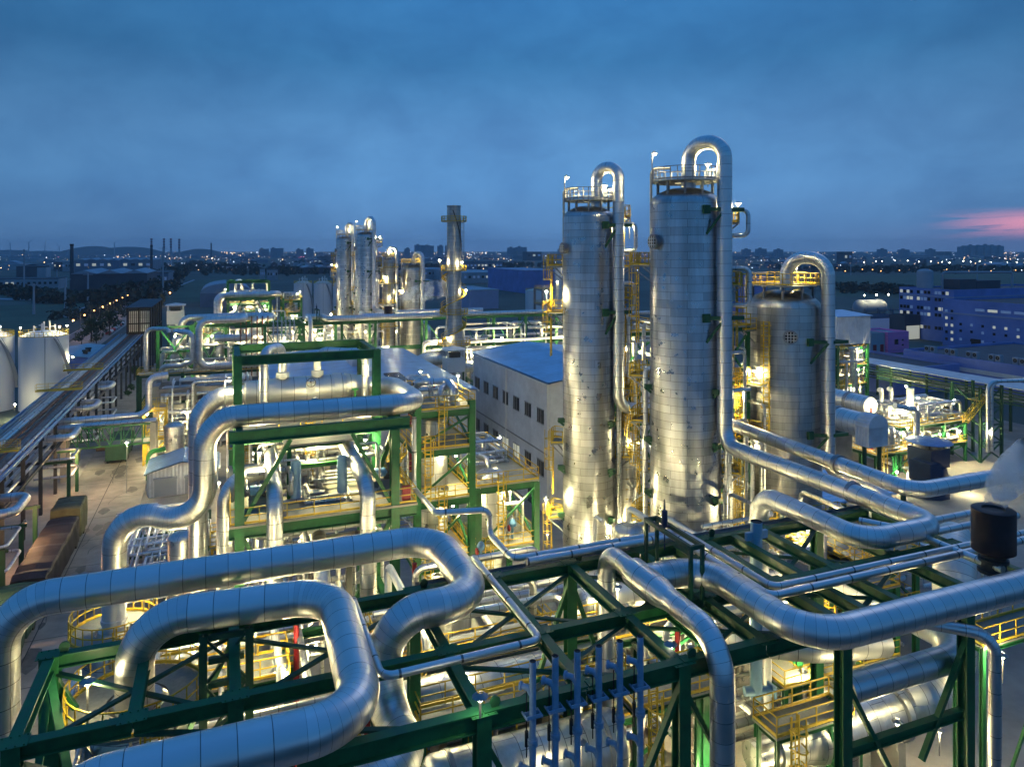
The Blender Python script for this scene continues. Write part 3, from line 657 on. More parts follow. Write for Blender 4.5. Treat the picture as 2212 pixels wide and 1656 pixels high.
# ---- big green exchanger frame
e = thing('exchanger_frame', 'tall green frame with portal top carrying the long exchanger', 'steel frame', (6, 57, 0)); NEAR.append(e)
for (u, v, z1) in ((.95, 50.8, 22.35), (11.3, 50.8, 22.35), (.95, 57.4, 27.2), (11.3, 57.4, 27.2), (.95, 64.4, 27.2), (11.3, 64.4, 27.2)):
    m = MB(); m.column(u, v, 0, z1, .6, .07); m.build('column', 'green', e)
def fb(a, b, h=.7, w=.45, mat='green'): m = MB(); m.hbeam(a, b, h, w, .06); m.build('beam', mat, e)
fb((.3, 50.8, 22.75), (12.4, 50.8, 22.75), .8); fb((1.25, 57.4, 26.85), (11.0, 57.4, 26.85), .7); fb((1.25, 64.4, 26.85), (11.0, 64.4, 26.85), .7)
for u in (.95, 11.3): fb((u, 57.75, 26.84), (u, 64.05, 26.84), .6); fb((u, 51.2, 22.72), (u, 57.1, 22.72), .5)
fb((0.3, 50.8, 16.45), (12.9, 50.8, 16.45), .75); fb((.3, 57.4, 16.45), (12.9, 57.4, 16.45), .6); fb((.3, 64.4, 16.45), (12.9, 64.4, 16.45), .6); fb((.95, 57.2, 20.95), (11.3, 57.2, 20.95), .6); fb((.95, 64.2, 20.95), (11.3, 64.2, 20.95), .6)
for u in (.95, 11.3): fb((u, 51.2, 16.43), (u, 57.1, 16.43), .6); fb((u, 57.7, 16.43), (u, 64.1, 16.43), .6); fb((u, 51.2, 9), (u, 64.1, 9), .5)
fb((1.3, 50.8, 9), (11, 50.8, 9), .5)
for p, q in (((1.2, 50.85, 17.2), (4.2, 50.85, 22.3)), ((11.0, 50.85, 17.2), (8.3, 50.85, 22.3)), ((1.2, 50.85, 16), (4.5, 50.85, 9.4)), ((11, 50.85, 16), (8, 50.85, 9.4)), ((11.3, 57, 17.2), (11.3, 51.2, 22.3)), ((.95, 57, 17.2), (.95, 51.2, 22.3)), ((11.3, 64, 17.2), (11.3, 57.8, 20.6))):
    m = MB(); m.bar(p, q, .34, .26); m.build('brace', 'green', e)
m = MB(); m.box((.3, 50.45, 16.85), (12.9, 65, 17.0)); m.build('deck', 'deck', e)
m = MB(); m.box((.6, 57.05, 21.25), (11.9, 65, 21.4)); m.build('deck', 'grating', e)
railing(e, [(.4, 57.2, 17), (.4, 50.6, 17), (12.8, 50.6, 17), (12.8, 57.2, 17)], 1.7); railing(e, [(.7, 64, 21.4), (.7, 57.2, 21.4), (11.8, 57.2, 21.4), (11.8, 64, 21.4)], 1.6)
m = MB(); m.ladder(6.2, 58, 17, 22.4); m.build('ladder', 'yellow', e)
m = MB(); m.stair((12.4, 58.5, 17), (12.4, 53.6, 19.8)); m.build('stair', 'yellow', e)
for u in (4.4, 8.4): m = MB(); m.column(u, 54.6, 17, 21, .3); m.build('column', 'green', e)
for z in (19.3, 20.8): fb((4.5, 54.6, z), (8.3, 54.6, z), .3, .2, 'green_bright' if z < 20 else 'green')
m = MB(); m.box((4.0, 53.6, 21.05), (8.9, 55.6, 21.2)); m.build('grating', 'grating', e)
# long exchanger
e = thing('heat_exchanger', 'long silver exchanger lying on the green frame', 'heat exchanger', (6, 62.5, 22)); NEAR.append(e)
m = MB(); m.lathe((.6, 62.5, 23.4), [(.72, 0), (.72, .9), (.98, 1.0), (.98, 2.3), (.9, 2.35), (.98, 2.6), (1.15, 3.3), (1.15, 8.0), (1.24, 8.0), (1.24, 8.7), (1.08, 8.75), (1.08, 9.0), (1.2, 9.0), (1.0, 9.9), (.95, 10.5), (.72, 11.2), (.72, 11.6)], 32, 'u', 1.1); m.build('shell', 'clad_pale', e)
for u in (4.2, 8.2): m = MB(); m.box((u - .25, 61.7, 21.4), (u + .25, 63.3, 22.5)); m.build('saddle', 'green_dark', e)
for u in (4.5, 7.3): m = MB(); m.lathe((u, 62.4, 24.3), [(.36, 0), (.36, .3), (.52, .3), (.52, .7), (.4, .72)], 18); m.build('nozzle', 'white_paint', e)
m = MB(); m.box((6.3, 61.1, 23.3), (7.0, 61.5, 24.3)); m.box((5.9, 60.9, 21.4), (7.6, 61.5, 22.6)); m.build('valve_box', 'white_paint', e)
for u, z in ((4.9, 22.2), (6.6, 24.3), (9, 22.4)):
    m = MB(); n = 14; ring = [(u + .35 * math.cos(2 * math.pi * i / n), 60.6, z + .35 * math.sin(2 * math.pi * i / n)) for i in range(n + 1)]; m.tube(ring, .035, 6); m.bar((u - .33, 60.6, z), (u + .33, 60.6, z), .04); m.bar((u, 60.6, z - .33), (u, 60.6, z + .33), .04); m.bar((u, 60.6, z), (u, 61.3, z), .06); m.build('handwheel', 'black_steel', e)
m = MB(); m.lathe((10.2, 60.9, 22.1), [(.1, 0), (.35, .15), (.35, .6), (.12, .75), (.06, 1.3), (.3, 1.32), (.3, 1.4)], 14); m.build('valve', 'green_bright', e)
pipe('silver crossover pipe hooking over the long exchanger at left', [(4.5, 62.4, 24.8), (4.5, 62.4, 27.2), (2.9, 60.0, 27.2), (2.9, 60.0, 19)], .66, 'overhead_pipe', rad=.9, n=18, near=N)
pipe('silver crossover pipe bridging the long exchanger at right', [(7.3, 62.4, 24.8), (7.3, 62.4, 26.7), (11.0, 60.6, 26.5), (11.0, 60.6, 21.5)], .62, 'overhead_pipe', rad=.85, n=18, near=N)
vessel_h('white horizontal drum inside the green frame', (6.4, 61.0, 19.1), 5.0, .95, 'u', 'cream', near=N, zb=17)
for u, lab in ((4.75, 'pale blue cylinder standing left inside the green frame'), (8.0, 'pale blue cylinder standing right inside the green frame')):
    vessel_v(lab, u, 53.3, 17.5, .36, 2.7, 'light_blue', near=N, nozzles=0, name='gas_cylinder')
for u, v, z, lab in ((2.2, 53.8, 17, 'blue motor pump at the left corner of the green frame'), (11.0, 54.6, 17, 'blue motor pump by the stair of the green frame')):
    e = thing('pump', lab, 'pump', (u, v, z)); NEAR.append(e)
    m = MB(); m.lathe((u - .5, v, z + 1.2), [(.02, 0), (.3, 0), (.34, .1), (.34, .9), (.15, 1.0), (.12, 1.3)], 14, 'u'); m.build('motor', 'blue_paint', e)
    m = MB(); m.lathe((u + .7, v, z + .75), [(.42, 0), (.42, .35), (.2, .4), (.2, 1.1)], 14); m.build('casing', 'dark_metal', e)
    m = MB(); m.box((u - .6, v - .4, z), (u + 1.1, v + .4, z + .7)); m.build('plinth', 'concrete', e)
e = thing('hose_cabinet', 'red hose cabinet on the rail of the green frame', 'cabinet', (12.2, 51.1, 17)); NEAR.append(e)
m = MB(); m.box((11.9, 50.9, 17.1), (12.5, 51.2, 18.1)); m.build('cabinet_body', 'red', e); m = MB(); m.box((11.94, 50.87, 17.15), (12.46, 50.895, 18.05)); m.build('door', 'red', e)
clutter('on the lower deck of the green frame', (1.5, 11, 52.5, 60, 17.1, 20.5), 22, 11, near=N)
clutter('under the lower deck of the green frame', (1.2, 12, 51.4, 60, 4, 15.8), 26, 12, near=N, dia=(.2, .5))
vessel_h('white flanged cross pipe under the green frame deck', (7.2, 53.2, 14.0), 4.2, .55, 'u', 'cream', near=N, zb=9)
pipe('stubby white bend under the green frame deck', [(6.2, 54, 15), (6.2, 51.6, 14.6), (6.2, 50, 12.5)], 1.1, 'insulated_duct', 'clad_pale', cat='duct', rad=1.0, near=N)
# ---- three-level platform with tall vessel, lower platform with sunk tank
structure('three-level green platform with yellow rails around a tall vessel', 15.1, 19.9, 59.2, 67.0, [8.5, 14.0, 18.3, 21.6], top=22.2, near=N, cw=.55, bh=.55)
vessel_v('tall domed silver vessel rising through the three-level platform', 17.4, 62.6, 0, 1.3, 20.5, near=N, nozzles=3)
structure('wide green platform with long yellow rail facing the grey hall', 20.9, 26.5, 60.4, 73.8, [8.5, 14.2], top=14.0, near=N, cw=.55, bh=.6, nv=2)
vessel_v('round silver tank sunk through the wide platform', 22.9, 62.6, 0, 1.45, 14.9, near=N, nozzles=2)
pipe('silver goose-neck pipe dropping into the sunk tank', [(22.2, 71, 15.6), (22.2, 65.4, 15.6), (22.9, 63.2, 15.6), (22.9, 63.2, 14.4)], .55, 'small_pipe', 'clad_small', rad=.7, near=N)
pipe('silver elbow pipe on top of the three-level platform', [(16.0, 64, 21.7), (16.0, 62.5, 23.4), (18.6, 62.0, 23.4), (18.6, 60.4, 23.0), (18.6, 60.4, 21.7)], .6, 'small_pipe', 'clad_small', rad=.7, near=N)
pipe('second silver elbow pipe on top of the three-level platform', [(17.4, 60.3, 21.7), (17.4, 60.3, 23.1), (19.4, 63.5, 23.1), (19.4, 63.5, 21.7)], .5, 'small_pipe', 'clad_small', rad=.6, near=N)
clutter('on the top deck of the three-level platform', (15.6, 19.4, 60, 66, 21.7, 23.4), 9, 21, near=N)
clutter('on the middle decks of the three-level platform', (15.5, 19.5, 64.2, 66.6, 9, 18), 12, 22, near=N)
clutter('on the wide platform beside the sunk tank', (21.2, 26, 66, 73, 14.3, 16), 10, 23, near=N)
clutter('below the wide platform', (21, 26, 60.9, 66, 8.6, 13.4), 12, 24, near=N)
for u, v, z, lab in ((20.2, 57.6, 8.5, 'blue handwheel valve below the three-level platform'), (24.6, 61.4, 8.5, 'blue handwheel valve below the wide platform')):
    e = thing('valve', lab, 'valve', (u, v, z)); NEAR.append(e)
    m = MB(); m.lathe((u, v, z), [(.1, 0), (.12, 1.2), (.3, 1.3), (.36, 1.6), (.2, 1.9), (.02, 2.0)], 14); m.build('actuator', 'blue_paint', e)
    m = MB(); m.lathe((u - .45, v - .1, z + 1.2), [(.28, 0), (.3, .08), (.28, .12)], 14, 'u'); m.build('handwheel', 'red', e)
# ---- floor slabs and generic congestion under and behind the rack
clutter('under the rack behind the fat vessels', (6, 24, 38, 48, 1, 14), 46, 31, near=N, dia=(.2, .55))
clutter('under the left end of the rack', (-8, 6, 36, 50, 1, 12), 30, 32, near=N, dia=(.2, .5))
clutter('under the right end of the rack', (24, 40, 36, 47, 1, 13), 24, 33, near=N, dia=(.2, .55))
clutter('between the towers and the forked duct', (26, 46, 40, 50, 4, 15), 26, 34, near=N, dia=(.2, .5))
structure('two-level green deck with rails behind the fat vessels', 8.6, 17.1, 39, 46, [6.5, 11.2], near=N, cw=.45, nu=2, deck='grating')
structure('two-level green deck with rails in front of the towers', 20, 29.5, 40, 48, [5.5, 10.5], near=N, cw=.45, nu=2, deck='grating')
structure('low green deck with rails at the right of the towers', 36, 45, 38, 45, [6.0, 11.0], near=N, cw=.45, nu=2, deck='grating')
structure('low green deck with rails left under the longest duct', -7, 4, 46.5, 50, [5, 9.5], near=N, cw=.4, nu=2, deck='grating')
vessel_v('stout pale vessel under the S bend of the longest duct', 12.6, 42.5, 0, 1.6, 14.3, near=N, nozzles=3)
vessel_v('pale ribbed vessel in front of the slimmer tower', 24.4, 43.8, 0, 1.5, 12.8, near=N, nozzles=3)
vessel_v('pale vessel between the forked duct and tallest tower', 27.6, 46.0, 0, 1.1, 15.0, near=N, nozzles=2)
vessel_h('pale drum on the deck behind the fat vessels', (13.5, 41.2, 8.2), 5, .95, 'u', near=N, zb=6.5)
vessel_h('pale drum on the deck in front of the towers', (24.0, 41.2, 12.4), 5.4, .95, 'u', near=N, zb=10.5)
vessel_h('pale drum under the U-turn of the tower duct', (38.8, 41, 8.4), 5.4, 1.1, 'u', near=N, zb=6)
vessel_h('pale drum at the foot of the stepped duct', (-3, 58.5, 5.2), 6, 1.1, 'u', near=N, zb=0)
vessel_v('tall pale column standing behind the stepped duct', -3.2, 66.5, 0, 1.2, 11.5, near=N)
for i, (u, v) in enumerate(((26.5, 38.2), (12.2, 48.6), (7.4, 40.2), (4.0, 44.5))):
    pipe(['red standpipe beside the pale vent', 'red standpipe under the green frame', 'red standpipe seen through the looping duct', 'red standpipe between looping and longest ducts'][i], [(u, v, 0), (u, v, 13.5)], .34, 'standpipe', 'red', n=12, near=N)
# three capped mushroom vents between the parallel ducts
mv = []
for i in range(3):
    u, v = 39.7 + i * .12, 35.2 - i * 1.1
    e = thing('mushroom_vent', '', 'vent', (u, v, 17.5)); m = MB(); m.lathe((u, v, 17.5), [(.25, 0), (.25, 1.5)], 12); m.build('stem', 'white_paint', e)
    m = MB(); m.lathe((u, v, 19.0), [(.5, 0), (.52, .05), (.05, .22)], 16); m.build('cap', 'light_blue', e); mv.append((e, (u, v, 19)))
numbered(mv, '%s from left of three capped mushroom vents between parallel ducts', 'mushroom vents')

# ---- towers
def sector(t, r0, r1, a0, a1, z, n=10):
    m = MB(); V = []
    for i in range(n + 1):
        c = off(t, a0 + (a1 - a0) * i / n, r0); d = off(t, a0 + (a1 - a0) * i / n, r1)
        V += [(*c, z - .12), (*d, z - .12), (*d, z), (*c, z)]
    F = []
    for i in range(n):
        for j in range(4): k = (j + 1) % 4; F.append((i * 4 + j, i * 4 + k, i * 4 + 4 + k, i * 4 + 4 + j))
    F += [(3, 2, 1, 0), (n * 4, n * 4 + 1, n * 4 + 2, n * 4 + 3)]
    m.add(V, F); return m
def tower(label, t, r, h, mat, near=True, sides=(), manway=(-40, 3.5, .5), brackets=(), cages=(), top=True, lugs=True):
    u, v = t; e = thing('process_tower', label, 'tower', (u, v, 0))
    m = MB(); m.lathe((u, v, 0), dome(r, 0, h - r * .5, .5, 8), 48); m.build('shell', mat, e)
    m = MB(); m.lathe((u, v, 0), [(r + .02, 0), (r + .35, 0), (r + .35, .3), (r + .04, .35)], 32, cap=False); m.build('skirt_ring', 'concrete', e)
    if top:
        rp = r * .94; z = h + .5
        m = MB(); m.lathe((u, v, 0), [(r * .3, z - .12), (r * .3, z), (rp, z), (rp, z - .12), (r * .3, z - .12)], 36, cap=False); td = m.build('top_deck', 'grating', e)
        n = 28; m = MB(); m.rail([(*off(t, 360 * i / n, rp - .05), z) for i in range(n + 1)], gap=1.1, w=.055); m.build('railing', 'yellow' if mat != 'shell' else 'grey_steel', td)
        for i in range(10):
            q = off(t, 36 * i, rp * .86); m = MB(); m.bar((*q, h - r * .38), (*q, z - .1), .14); m.build('deck_post', 'grey_steel', td)
        m = MB(); q0 = off(t, -80, rp + .1); q1 = off(t, -88, rp - .2); pp, _ = fillet([(*q0, h - 6), (*q0, h + 1.6), (*off(t, -70, rp * .45), h + 1.6)], .5, 6); m.tube(pp, .11, 8); m.build('vent_line', 'cream', e)
    a, dz, rr = manway
    c0, c1 = off(t, a, r - .15), off(t, a, r + .42)
    m = MB(); m.tube([(*c0, h - dz), (*c1, h - dz)], rr, 24, False)
    for k in (.35, .7, 1.0):
        p0, p1 = off(t, a, r + .4 * k - .03), off(t, a, r + .4 * k + .04); m.tube([(*p0, h - dz), (*p1, h - dz)], rr * 1.08, 24, True)
    mw = m.build('manway', 'grey_steel', e)
    m = MB(); c2 = off(t, a, r + .445); c3 = off(t, a, r + .45); m.tube([(*c2, h - dz), (*c3, h - dz)], rr * .86, 24); m.build('opening', 'black_steel', mw)
    m = MB(); w = tdir(t, a + 90)
    for k in (-.28, 0, .28):
        g = off(t, a, r + .48); L = rr * .82 * math.sqrt(max(.1, 1 - (k / .86) ** 2))
        m.bar((g[0] - w[0] * L, g[1] - w[1] * L, h - dz + k * rr * 1.6), (g[0] + w[0] * L, g[1] + w[1] * L, h - dz + k * rr * 1.6), .05)
        m.bar((g[0] + w[0] * k * rr * 1.6, g[1] + w[1] * k * rr * 1.6, h - dz - L), (g[0] + w[0] * k * rr * 1.6, g[1] + w[1] * k * rr * 1.6, h - dz + L), .05)
    m.build('grille', 'white_paint', mw)
    for (a, z, L) in brackets:      # green arm with a raking strut that carries the overhead pipe
        c = off(t, a - 26, r - .05); d = off(t, a - 2, r + L * .55); d2 = off(t, a + 14, r + L)
        m = MB(); m.bar((*c, z), (*d, z), .26, .3); m.bar((*d, z), (*d2, z), .26, .3); m.bar((*off(t, a - 24, r - .05), z - 2.0), (*off(t, a - 6, r + L * .45), z - .1), .2); m.bar((*off(t, a + 26, r - .1), z), (*d2, z), .22, .25)
        m.box((c[0] - .3, c[1] - .3, z - .35), (c[0] + .3, c[1] + .3, z + .35)); m.build('pipe_bracket', 'green_dark', e)
    for (a0, a1, z, w_, zc) in sides:   # side platform sector, with caged ladder down to zc
        m = sector(t, r + .05, r + w_, a0, a1, z); sdk = m.build('side_deck', 'grating', e)
        n = 6; m = MB(); m.rail([(*off(t, a0, r + .1), z)] + [(*off(t, a0 + (a1 - a0) * i / n, r + w_ - .05), z) for i in range(n + 1)] + [(*off(t, a1, r + .1), z)], gap=1.0, w=.06); m.build('railing', 'yellow', sdk)
        for aa in (a0 + 4, a1 - 4): m = MB(); m.bar((*off(t, aa, r), z - 1.3), (*off(t, aa, r + w_ - .1), z - .15), .12); m.build('deck_strut', 'grey_steel', sdk)
        if zc:
            aa = (a0 + a1) / 2; c = off(t, aa, r + w_ * .8); w = tdir(t, aa + 90); nn = tdir(t, aa)
            m = MB(); m.ladder(c[0], c[1], zc, z + 1.0, w[0], w[1], .5, True, nn[0], nn[1]); m.build('caged_ladder', 'yellow', sdk)
    if lugs:
        for a in (-72, 52):
            z = 6
            while z < h - 16:
                m = MB(); c = off(t, a, r - .05); d = off(t, a, r + .55); m.bar((*c, z), (*d, z), .42, .4); m.bar((*off(t, a, r), z - .5), (*d, z), .2); m.build('support_lug', 'green_dark', e); z += 4.4
    if near: NEAR.append(e)
    return e
tower('slimmer front tower with an arched top pipe', T1, 2.42, 39.3, 'shell', sides=((80, 150, 38.2, 1.5, 35.4), (95, 150, 33.5, 1.6, 0), (92, 140, 30.5, 1.7, 24), (92, 135, 22.0, 1.8, 16), (95, 140, 15.5, 1.7, 8), (-125, -80, 33.6, 1.5, 30), (-120, -78, 29.2, 1.5, 25), (-115, -75, 17.0, 1.2, 12), (-115, -75, 10.0, 1.4, 4)),
      manway=(-60, 4.0, .48), brackets=((64, 37.4, 1.6), (64, 29.4, 1.6)))
tower('tallest front tower with the highest arched pipe', T2, 2.92, 40.4, 'shell', sides=((75, 130, 37.4, 1.5, 0), (75, 120, 32.2, 1.7, 27), (-130, -88, 33.8, 1.7, 27), (-135, -92, 24.2, 1.8, 20), (-128, -88, 20.4, 1.6, 14), (85, 120, 16.5, 1.6, 8), (-128, -95, 12, 1.6, 6)),
      manway=(-52, 4.6, .58), brackets=((60, 38.4, 1.9), (60, 29.6, 1.9)))
tower('squat wide tower with dull panelled jacket right of the tallest', T3, 3.55, 31.3, 'shell_dull', sides=((-115, -40, 27.6, 1.5, 0), (-70, -22, 22.6, 1.5, 18), (-110, -20, 18.2, 1.5, 11), (-100, -55, 11.5, 1.5, 5)),
      manway=(10, 4.2, .6), brackets=((67, 26.6, 2.2), (67, 18.0, 2.2)), lugs=False)
m = MB(); c = off(T3, -22, 3.75); w = tdir(T3, 68); nn = tdir(T3, -22); m.ladder(c[0], c[1], 18.2, 28.5, w[0], w[1], .55, True, nn[0], nn[1])
tag(m.build('caged_ladder', 'yellow'), 'tall yellow caged ladder on the front of the squat tower', 'ladder')
for lab, t, r, zs, a in (('thin silver relief loop high on the right of the tallest tower', T2, 3.6, (38.4, 36.3), 82), ('thin silver relief loop halfway up the right of the tallest tower', T2, 3.7, (33.6, 30.6), 84), ('thin silver relief loop high on the right of the slimmer tower', T1, 2.9, (37.6, 35.0), 84), ('thin silver relief loop halfway up the right of the slimmer tower', T1, 2.9, (32, 29.5), 100)):
    p0 = off(t, a, r - .6); p1 = off(t, a, r + 1.5); p2 = off(t, a, r - .1)
    pipe(lab, [(*p0, zs[0]), (*p1, zs[0]), (*p1, zs[1]), (*p2, zs[1]), (*p2, 9)], .36, 'relief_pipe', 'clad_small', rad=.5, n=12, near=N)
dl = []
for i, (t, r, a) in enumerate(((T1, 2.8, 76), (T1, 2.9, 86), (T1, 2.8, 96), (T2, 3.4, 76), (T2, 3.4, 86), (T2, 3.3, -86), (T3, 4.0, -84), (T3, 4.0, -92), (T3, 4.1, -100))):
    q = off(t, a, r); o = pipe('', [(*off(t, a, r - .8), 30 - i), (*q, 30 - i), (*q, 4)], .3 + .06 * (i % 3), 'downcomer', 'clad_small', rad=.4, n=12); dl.append((o, (*q, 20))); NEAR.append(o)
numbered(dl, '%s from left of the slim downcomers clamped to front towers', 'slim downcomers on the towers')
vessel_v('domed silver vessel between the two tall towers', 36.2, 61.5, 0, 1.5, 17.5, near=N)
structure('yellow-railed stair platform between the two tall towers', 36.0, 40.5, 62.5, 67.0, [8, 13, 18, 22.5, 27], near=N, cw=.35, bh=.35)
structure('yellow-railed stair platform left of the squat tower', 42.5, 46.0, 55, 60, [7, 12, 17.5, 23, 28], near=N, cw=.35, bh=.35)
clutter('between the tall towers', (36, 41, 57, 64, 6, 30), 22, 41, near=N, dia=(.18, .4))
clutter('left of the squat tower', (42, 46.5, 52, 58, 4, 26), 18, 42, near=N, dia=(.18, .4))
# ---- lamps of the near unit
LP = [
 ('lamp on the deck edge behind the looping duct', D(11, 790, 800, 40), 520, 2.2, (0, 0)),
 ('lamp on the rail left of the six vents', D(12, 720, 825, 37.5), 260, 1.6, (0, 0)),
 ('lamp atop the front green column left of the vents', D(12, 830, 1060, 25.4), 10, .7, (0, 0)),
 ('lamp atop the front green column right of the vents', D(13, 815, 1080, 30.2), 50, .9, (0, 0)),
 ('lamp on the ladder cage at lower right', D(14, 300, 840, 47), 420, 2.0, (0, 0)),
 ('lamp glaring on the left end of the long exchanger', D(6, 320, 350, 57), 230, 2.2, (.3, 0)),
 ('lamp glaring above the middle of the stepped duct', D(6, 1060, 520, 54.5), 260, 1.2, (0, 0)),
 ('lamp at the right end of the long exchanger', D(6, 1600, 280, 58), 230, 2.2, (0, 0)),
 ('lamp on the blue-roofed hall edge above the red pipes', D(6, 1970, 270, 72), 120, 2.5, (0, 0)),
 ('lamp on top of the three-level platform', D(7, 640, 305, 66), 300, 2.2, (0, 0)),
 ('lamp on the rail against the grey hall', D(7, 1000, 840, 78), 200, 2.2, (.3, 0)),
 ('lamp under the wide platform corner', D(7, 1125, 1275, 66), 420, .0, (0, 0)),
 ('lamp inside the three-level platform, upper bay', (18.8, 60.2, 17.2), 380, 0, (0, 0)),
 ('lamp inside the three-level platform, middle bay', (18.6, 60.4, 12.8), 380, 0, (0, 0)),
 ('lamp inside the three-level platform, lowest bay', (17.0, 59.8, 7.2), 420, 0, (0, 0)),
 ('lamp under the upper beam inside the green frame', (6.4, 55.4, 20.6), 520, 0, (0, 0)),
 ('lamp in the left bay inside the green frame', (2.4, 55.4, 20.4), 420, 0, (0, 0)),
 ('lamp in the right bay inside the green frame', (10.2, 56.2, 20.4), 420, 0, (0, 0)),
 ('lamp under the green frame deck, left', (3.4, 53.5, 14.5), 420, 0, (0, 0)),
 ('lamp under the green frame deck, right', (10.4, 53.5, 14.5), 420, 0, (0, 0)),
 ('lamp at the foot of the stepped duct', (-3.8, 57, 11), 700, 2, (0, 0)),
 ('lamp low under the green frame', (6, 52, 7.5), 500, 0, (0, 0)),
 ('gooseneck lamp above the tallest tower rail', (*off(T2, -75, 2.6), 43.2), 120, 2.6, (.3, .1)),
 ('lamp inside the arch over the tallest tower', (*off(T2, 120, 2.2), 42.4), 420, 1.9, (0, 0)),
 ('bright lamp on the right shoulder of the tallest tower', (*off(T2, 84, 4.3), 38.9), 420, 1.5, (0, 0)),
 ('gooseneck lamp above the slimmer tower rail', (*off(T1, -75, 2.1), 41.9), 120, 2.4, (.3, .1)),
 ('lamp inside the arch over the slimmer tower', (*off(T1, 120, 1.8), 41.2), 380, 1.7, (0, 0)),
 ('bright lamp on the right shoulder of the slimmer tower', (*off(T1, 88, 3.8), 37.6), 380, 1.5, (0, 0)),
 ('lamp on the upper left balcony of the slimmer tower', (*off(T1, -92, 4.0), 31.2), 420, 1.6, (0, 0)),
 ('lamp on the lower left balcony of the slimmer tower', (*off(T1, -70, 4.2), 12.0), 600, 1.6, (0, 0)),
 ('lamp on the stair platform between the tall towers, top', (37.0, 61.8, 25.6), 450, 0, (0, 0)),
 ('lamp on the stair platform between the tall towers, middle', (36.4, 58.8, 17.0), 450, 0, (0, 0)),
 ('lamp on the stair platform between the tall towers, bottom', (35.8, 57.4, 9.0), 450, 0, (0, 0)),
 ('lamp at the front foot of the slimmer tower', (27.6, 54.0, 7.0), 650, 1.5, (0, 0)),
 ('lamp at the front foot of the tallest tower', (31.4, 45.6, 7.5), 650, 1.5, (0, 0)),
 ('lamp glaring on the dull jacket of the squat tower', (*off(T3, -38, 4.1), 23.8), 300, .0, (0, 0)),
 ('lamp low on the left of the squat tower', (*off(T3, -50, 4.6), 16.6), 520, 0, (0, 0)),
 ('lamp inside the arch over the squat tower', (*off(T3, 150, 2.6), 33.6), 380, 1.9, (0, 0)),
 ('lamp on the stair platform left of the squat tower', (43.0, 54.2, 21.6), 420, 0, (0, 0)),
 ('lamp under the parallel ducts', (43.6, 46, 12.6), 700, 1.5, (0, 0)),
 ('lamp under the U-turn of the tower duct', (35, 36.5, 12.5), 420, 1.5, (0, 0)),
 ('lamp beneath the rack behind the fat vessels', (10.4, 38.8, 15.2), 240, 1.5, (0, 0)),
 ('lamp beneath the S bend of the longest duct', (14.6, 44.5, 15.0), 520, 1.5, (0, 0)),
 ('lamp beneath the rack near the forked duct', (22.4, 38.6, 14.4), 480, 1.5, (0, 0)),
 ('lamp beneath the rack by the pale vent', (27.6, 38.4, 9.8), 480, 1.5, (0, 0)),
 ('lamp by the railed vessel manway', (*off((-3.4, 34.1), 30, 3.1), 13.2), 420, 1.5, (0, 0)),
 ('lamp on the railed platform of the smaller vessel', (-4.2, 45.4, 16.4), 260, 1.6, (0, 0)),
 ('lamp under the longest duct, left half', (1.6, 41.5, 14.6), 420, 1.5, (0, 0)),
 ('lamp low on the exchanger at lower right', (33.2, 27.9, 10.0), 420, 1.5, (0, 0)),
 ('lamp over the wide elbow at lower right', (40.4, 27.2, 12.4), 420, 1.5, (0, 0)),
 ('lamp beside the top nozzle of the big railed vessel', (-5.0, 32.6, 18.0), 80, 1.6, (0, 0)),
 ('lamp on the floor beside the cone-ended exchanger', (29.5, 29.6, 5.2), 420, 1.6, (0, 0)),
 ('lamp on the floor under the wide silver bend', (24.6, 32.5, 6.0), 420, 1.6, (0, 0)),
 ('added low fill lamp on the ground behind the looping duct', (4, 41, 4.0), 420, 1.6, (0, 0)),  # the low ground lamps are added fill, lifting dark gaps under the rack
 ('added low fill lamp on the ground under the S bend', (14, 51, 4.0), 420, 1.6, (0, 0)),
 ('added low fill lamp on the ground before the slimmer tower', (23, 51, 5.0), 420, 1.6, (0, 0)),
 ('added low fill lamp on the ground before the tallest tower', (31, 40, 4.2), 420, 1.6, (0, 0)),
 ('added low fill lamp on the ground by the squat tower', (45, 50, 5.0), 420, 1.6, (0, 0)),
 ('added low fill lamp on the ground between the front columns', (21, 31, 3.6), 420, 1.6, (0, 0)),
 ('added low fill lamp on the ground below the railed vessels', (-7.4, 40, 4.0), 420, 1.6, (0, 0)),
 ('added low fill lamp on the ground left of the stepped duct', (-8.2, 60, 4.0), 420, 1.6, (0, 0)),
 ('added low fill lamp on the ground between the grey hall and platform', (33, 72, 4.0), 220, 1.6, (0, 0)),
 ('added low fill lamp on the ground right of the rack end', (43, 33, 4.0), 420, 1.6, (0, 0)),
 ('lamp low between the vents and fat vessel', (14.4, 28.0, 13.6), 90, 1.2, (0, 0)),
 ('lamp on the low deck left under the longest duct', (-1.5, 47, 12.2), 460, 1.6, (0, 0)),
]
for lab, p, pw, post, arm in LP: lamp(lab, p, pw * 1.0, post, arm, near=True)
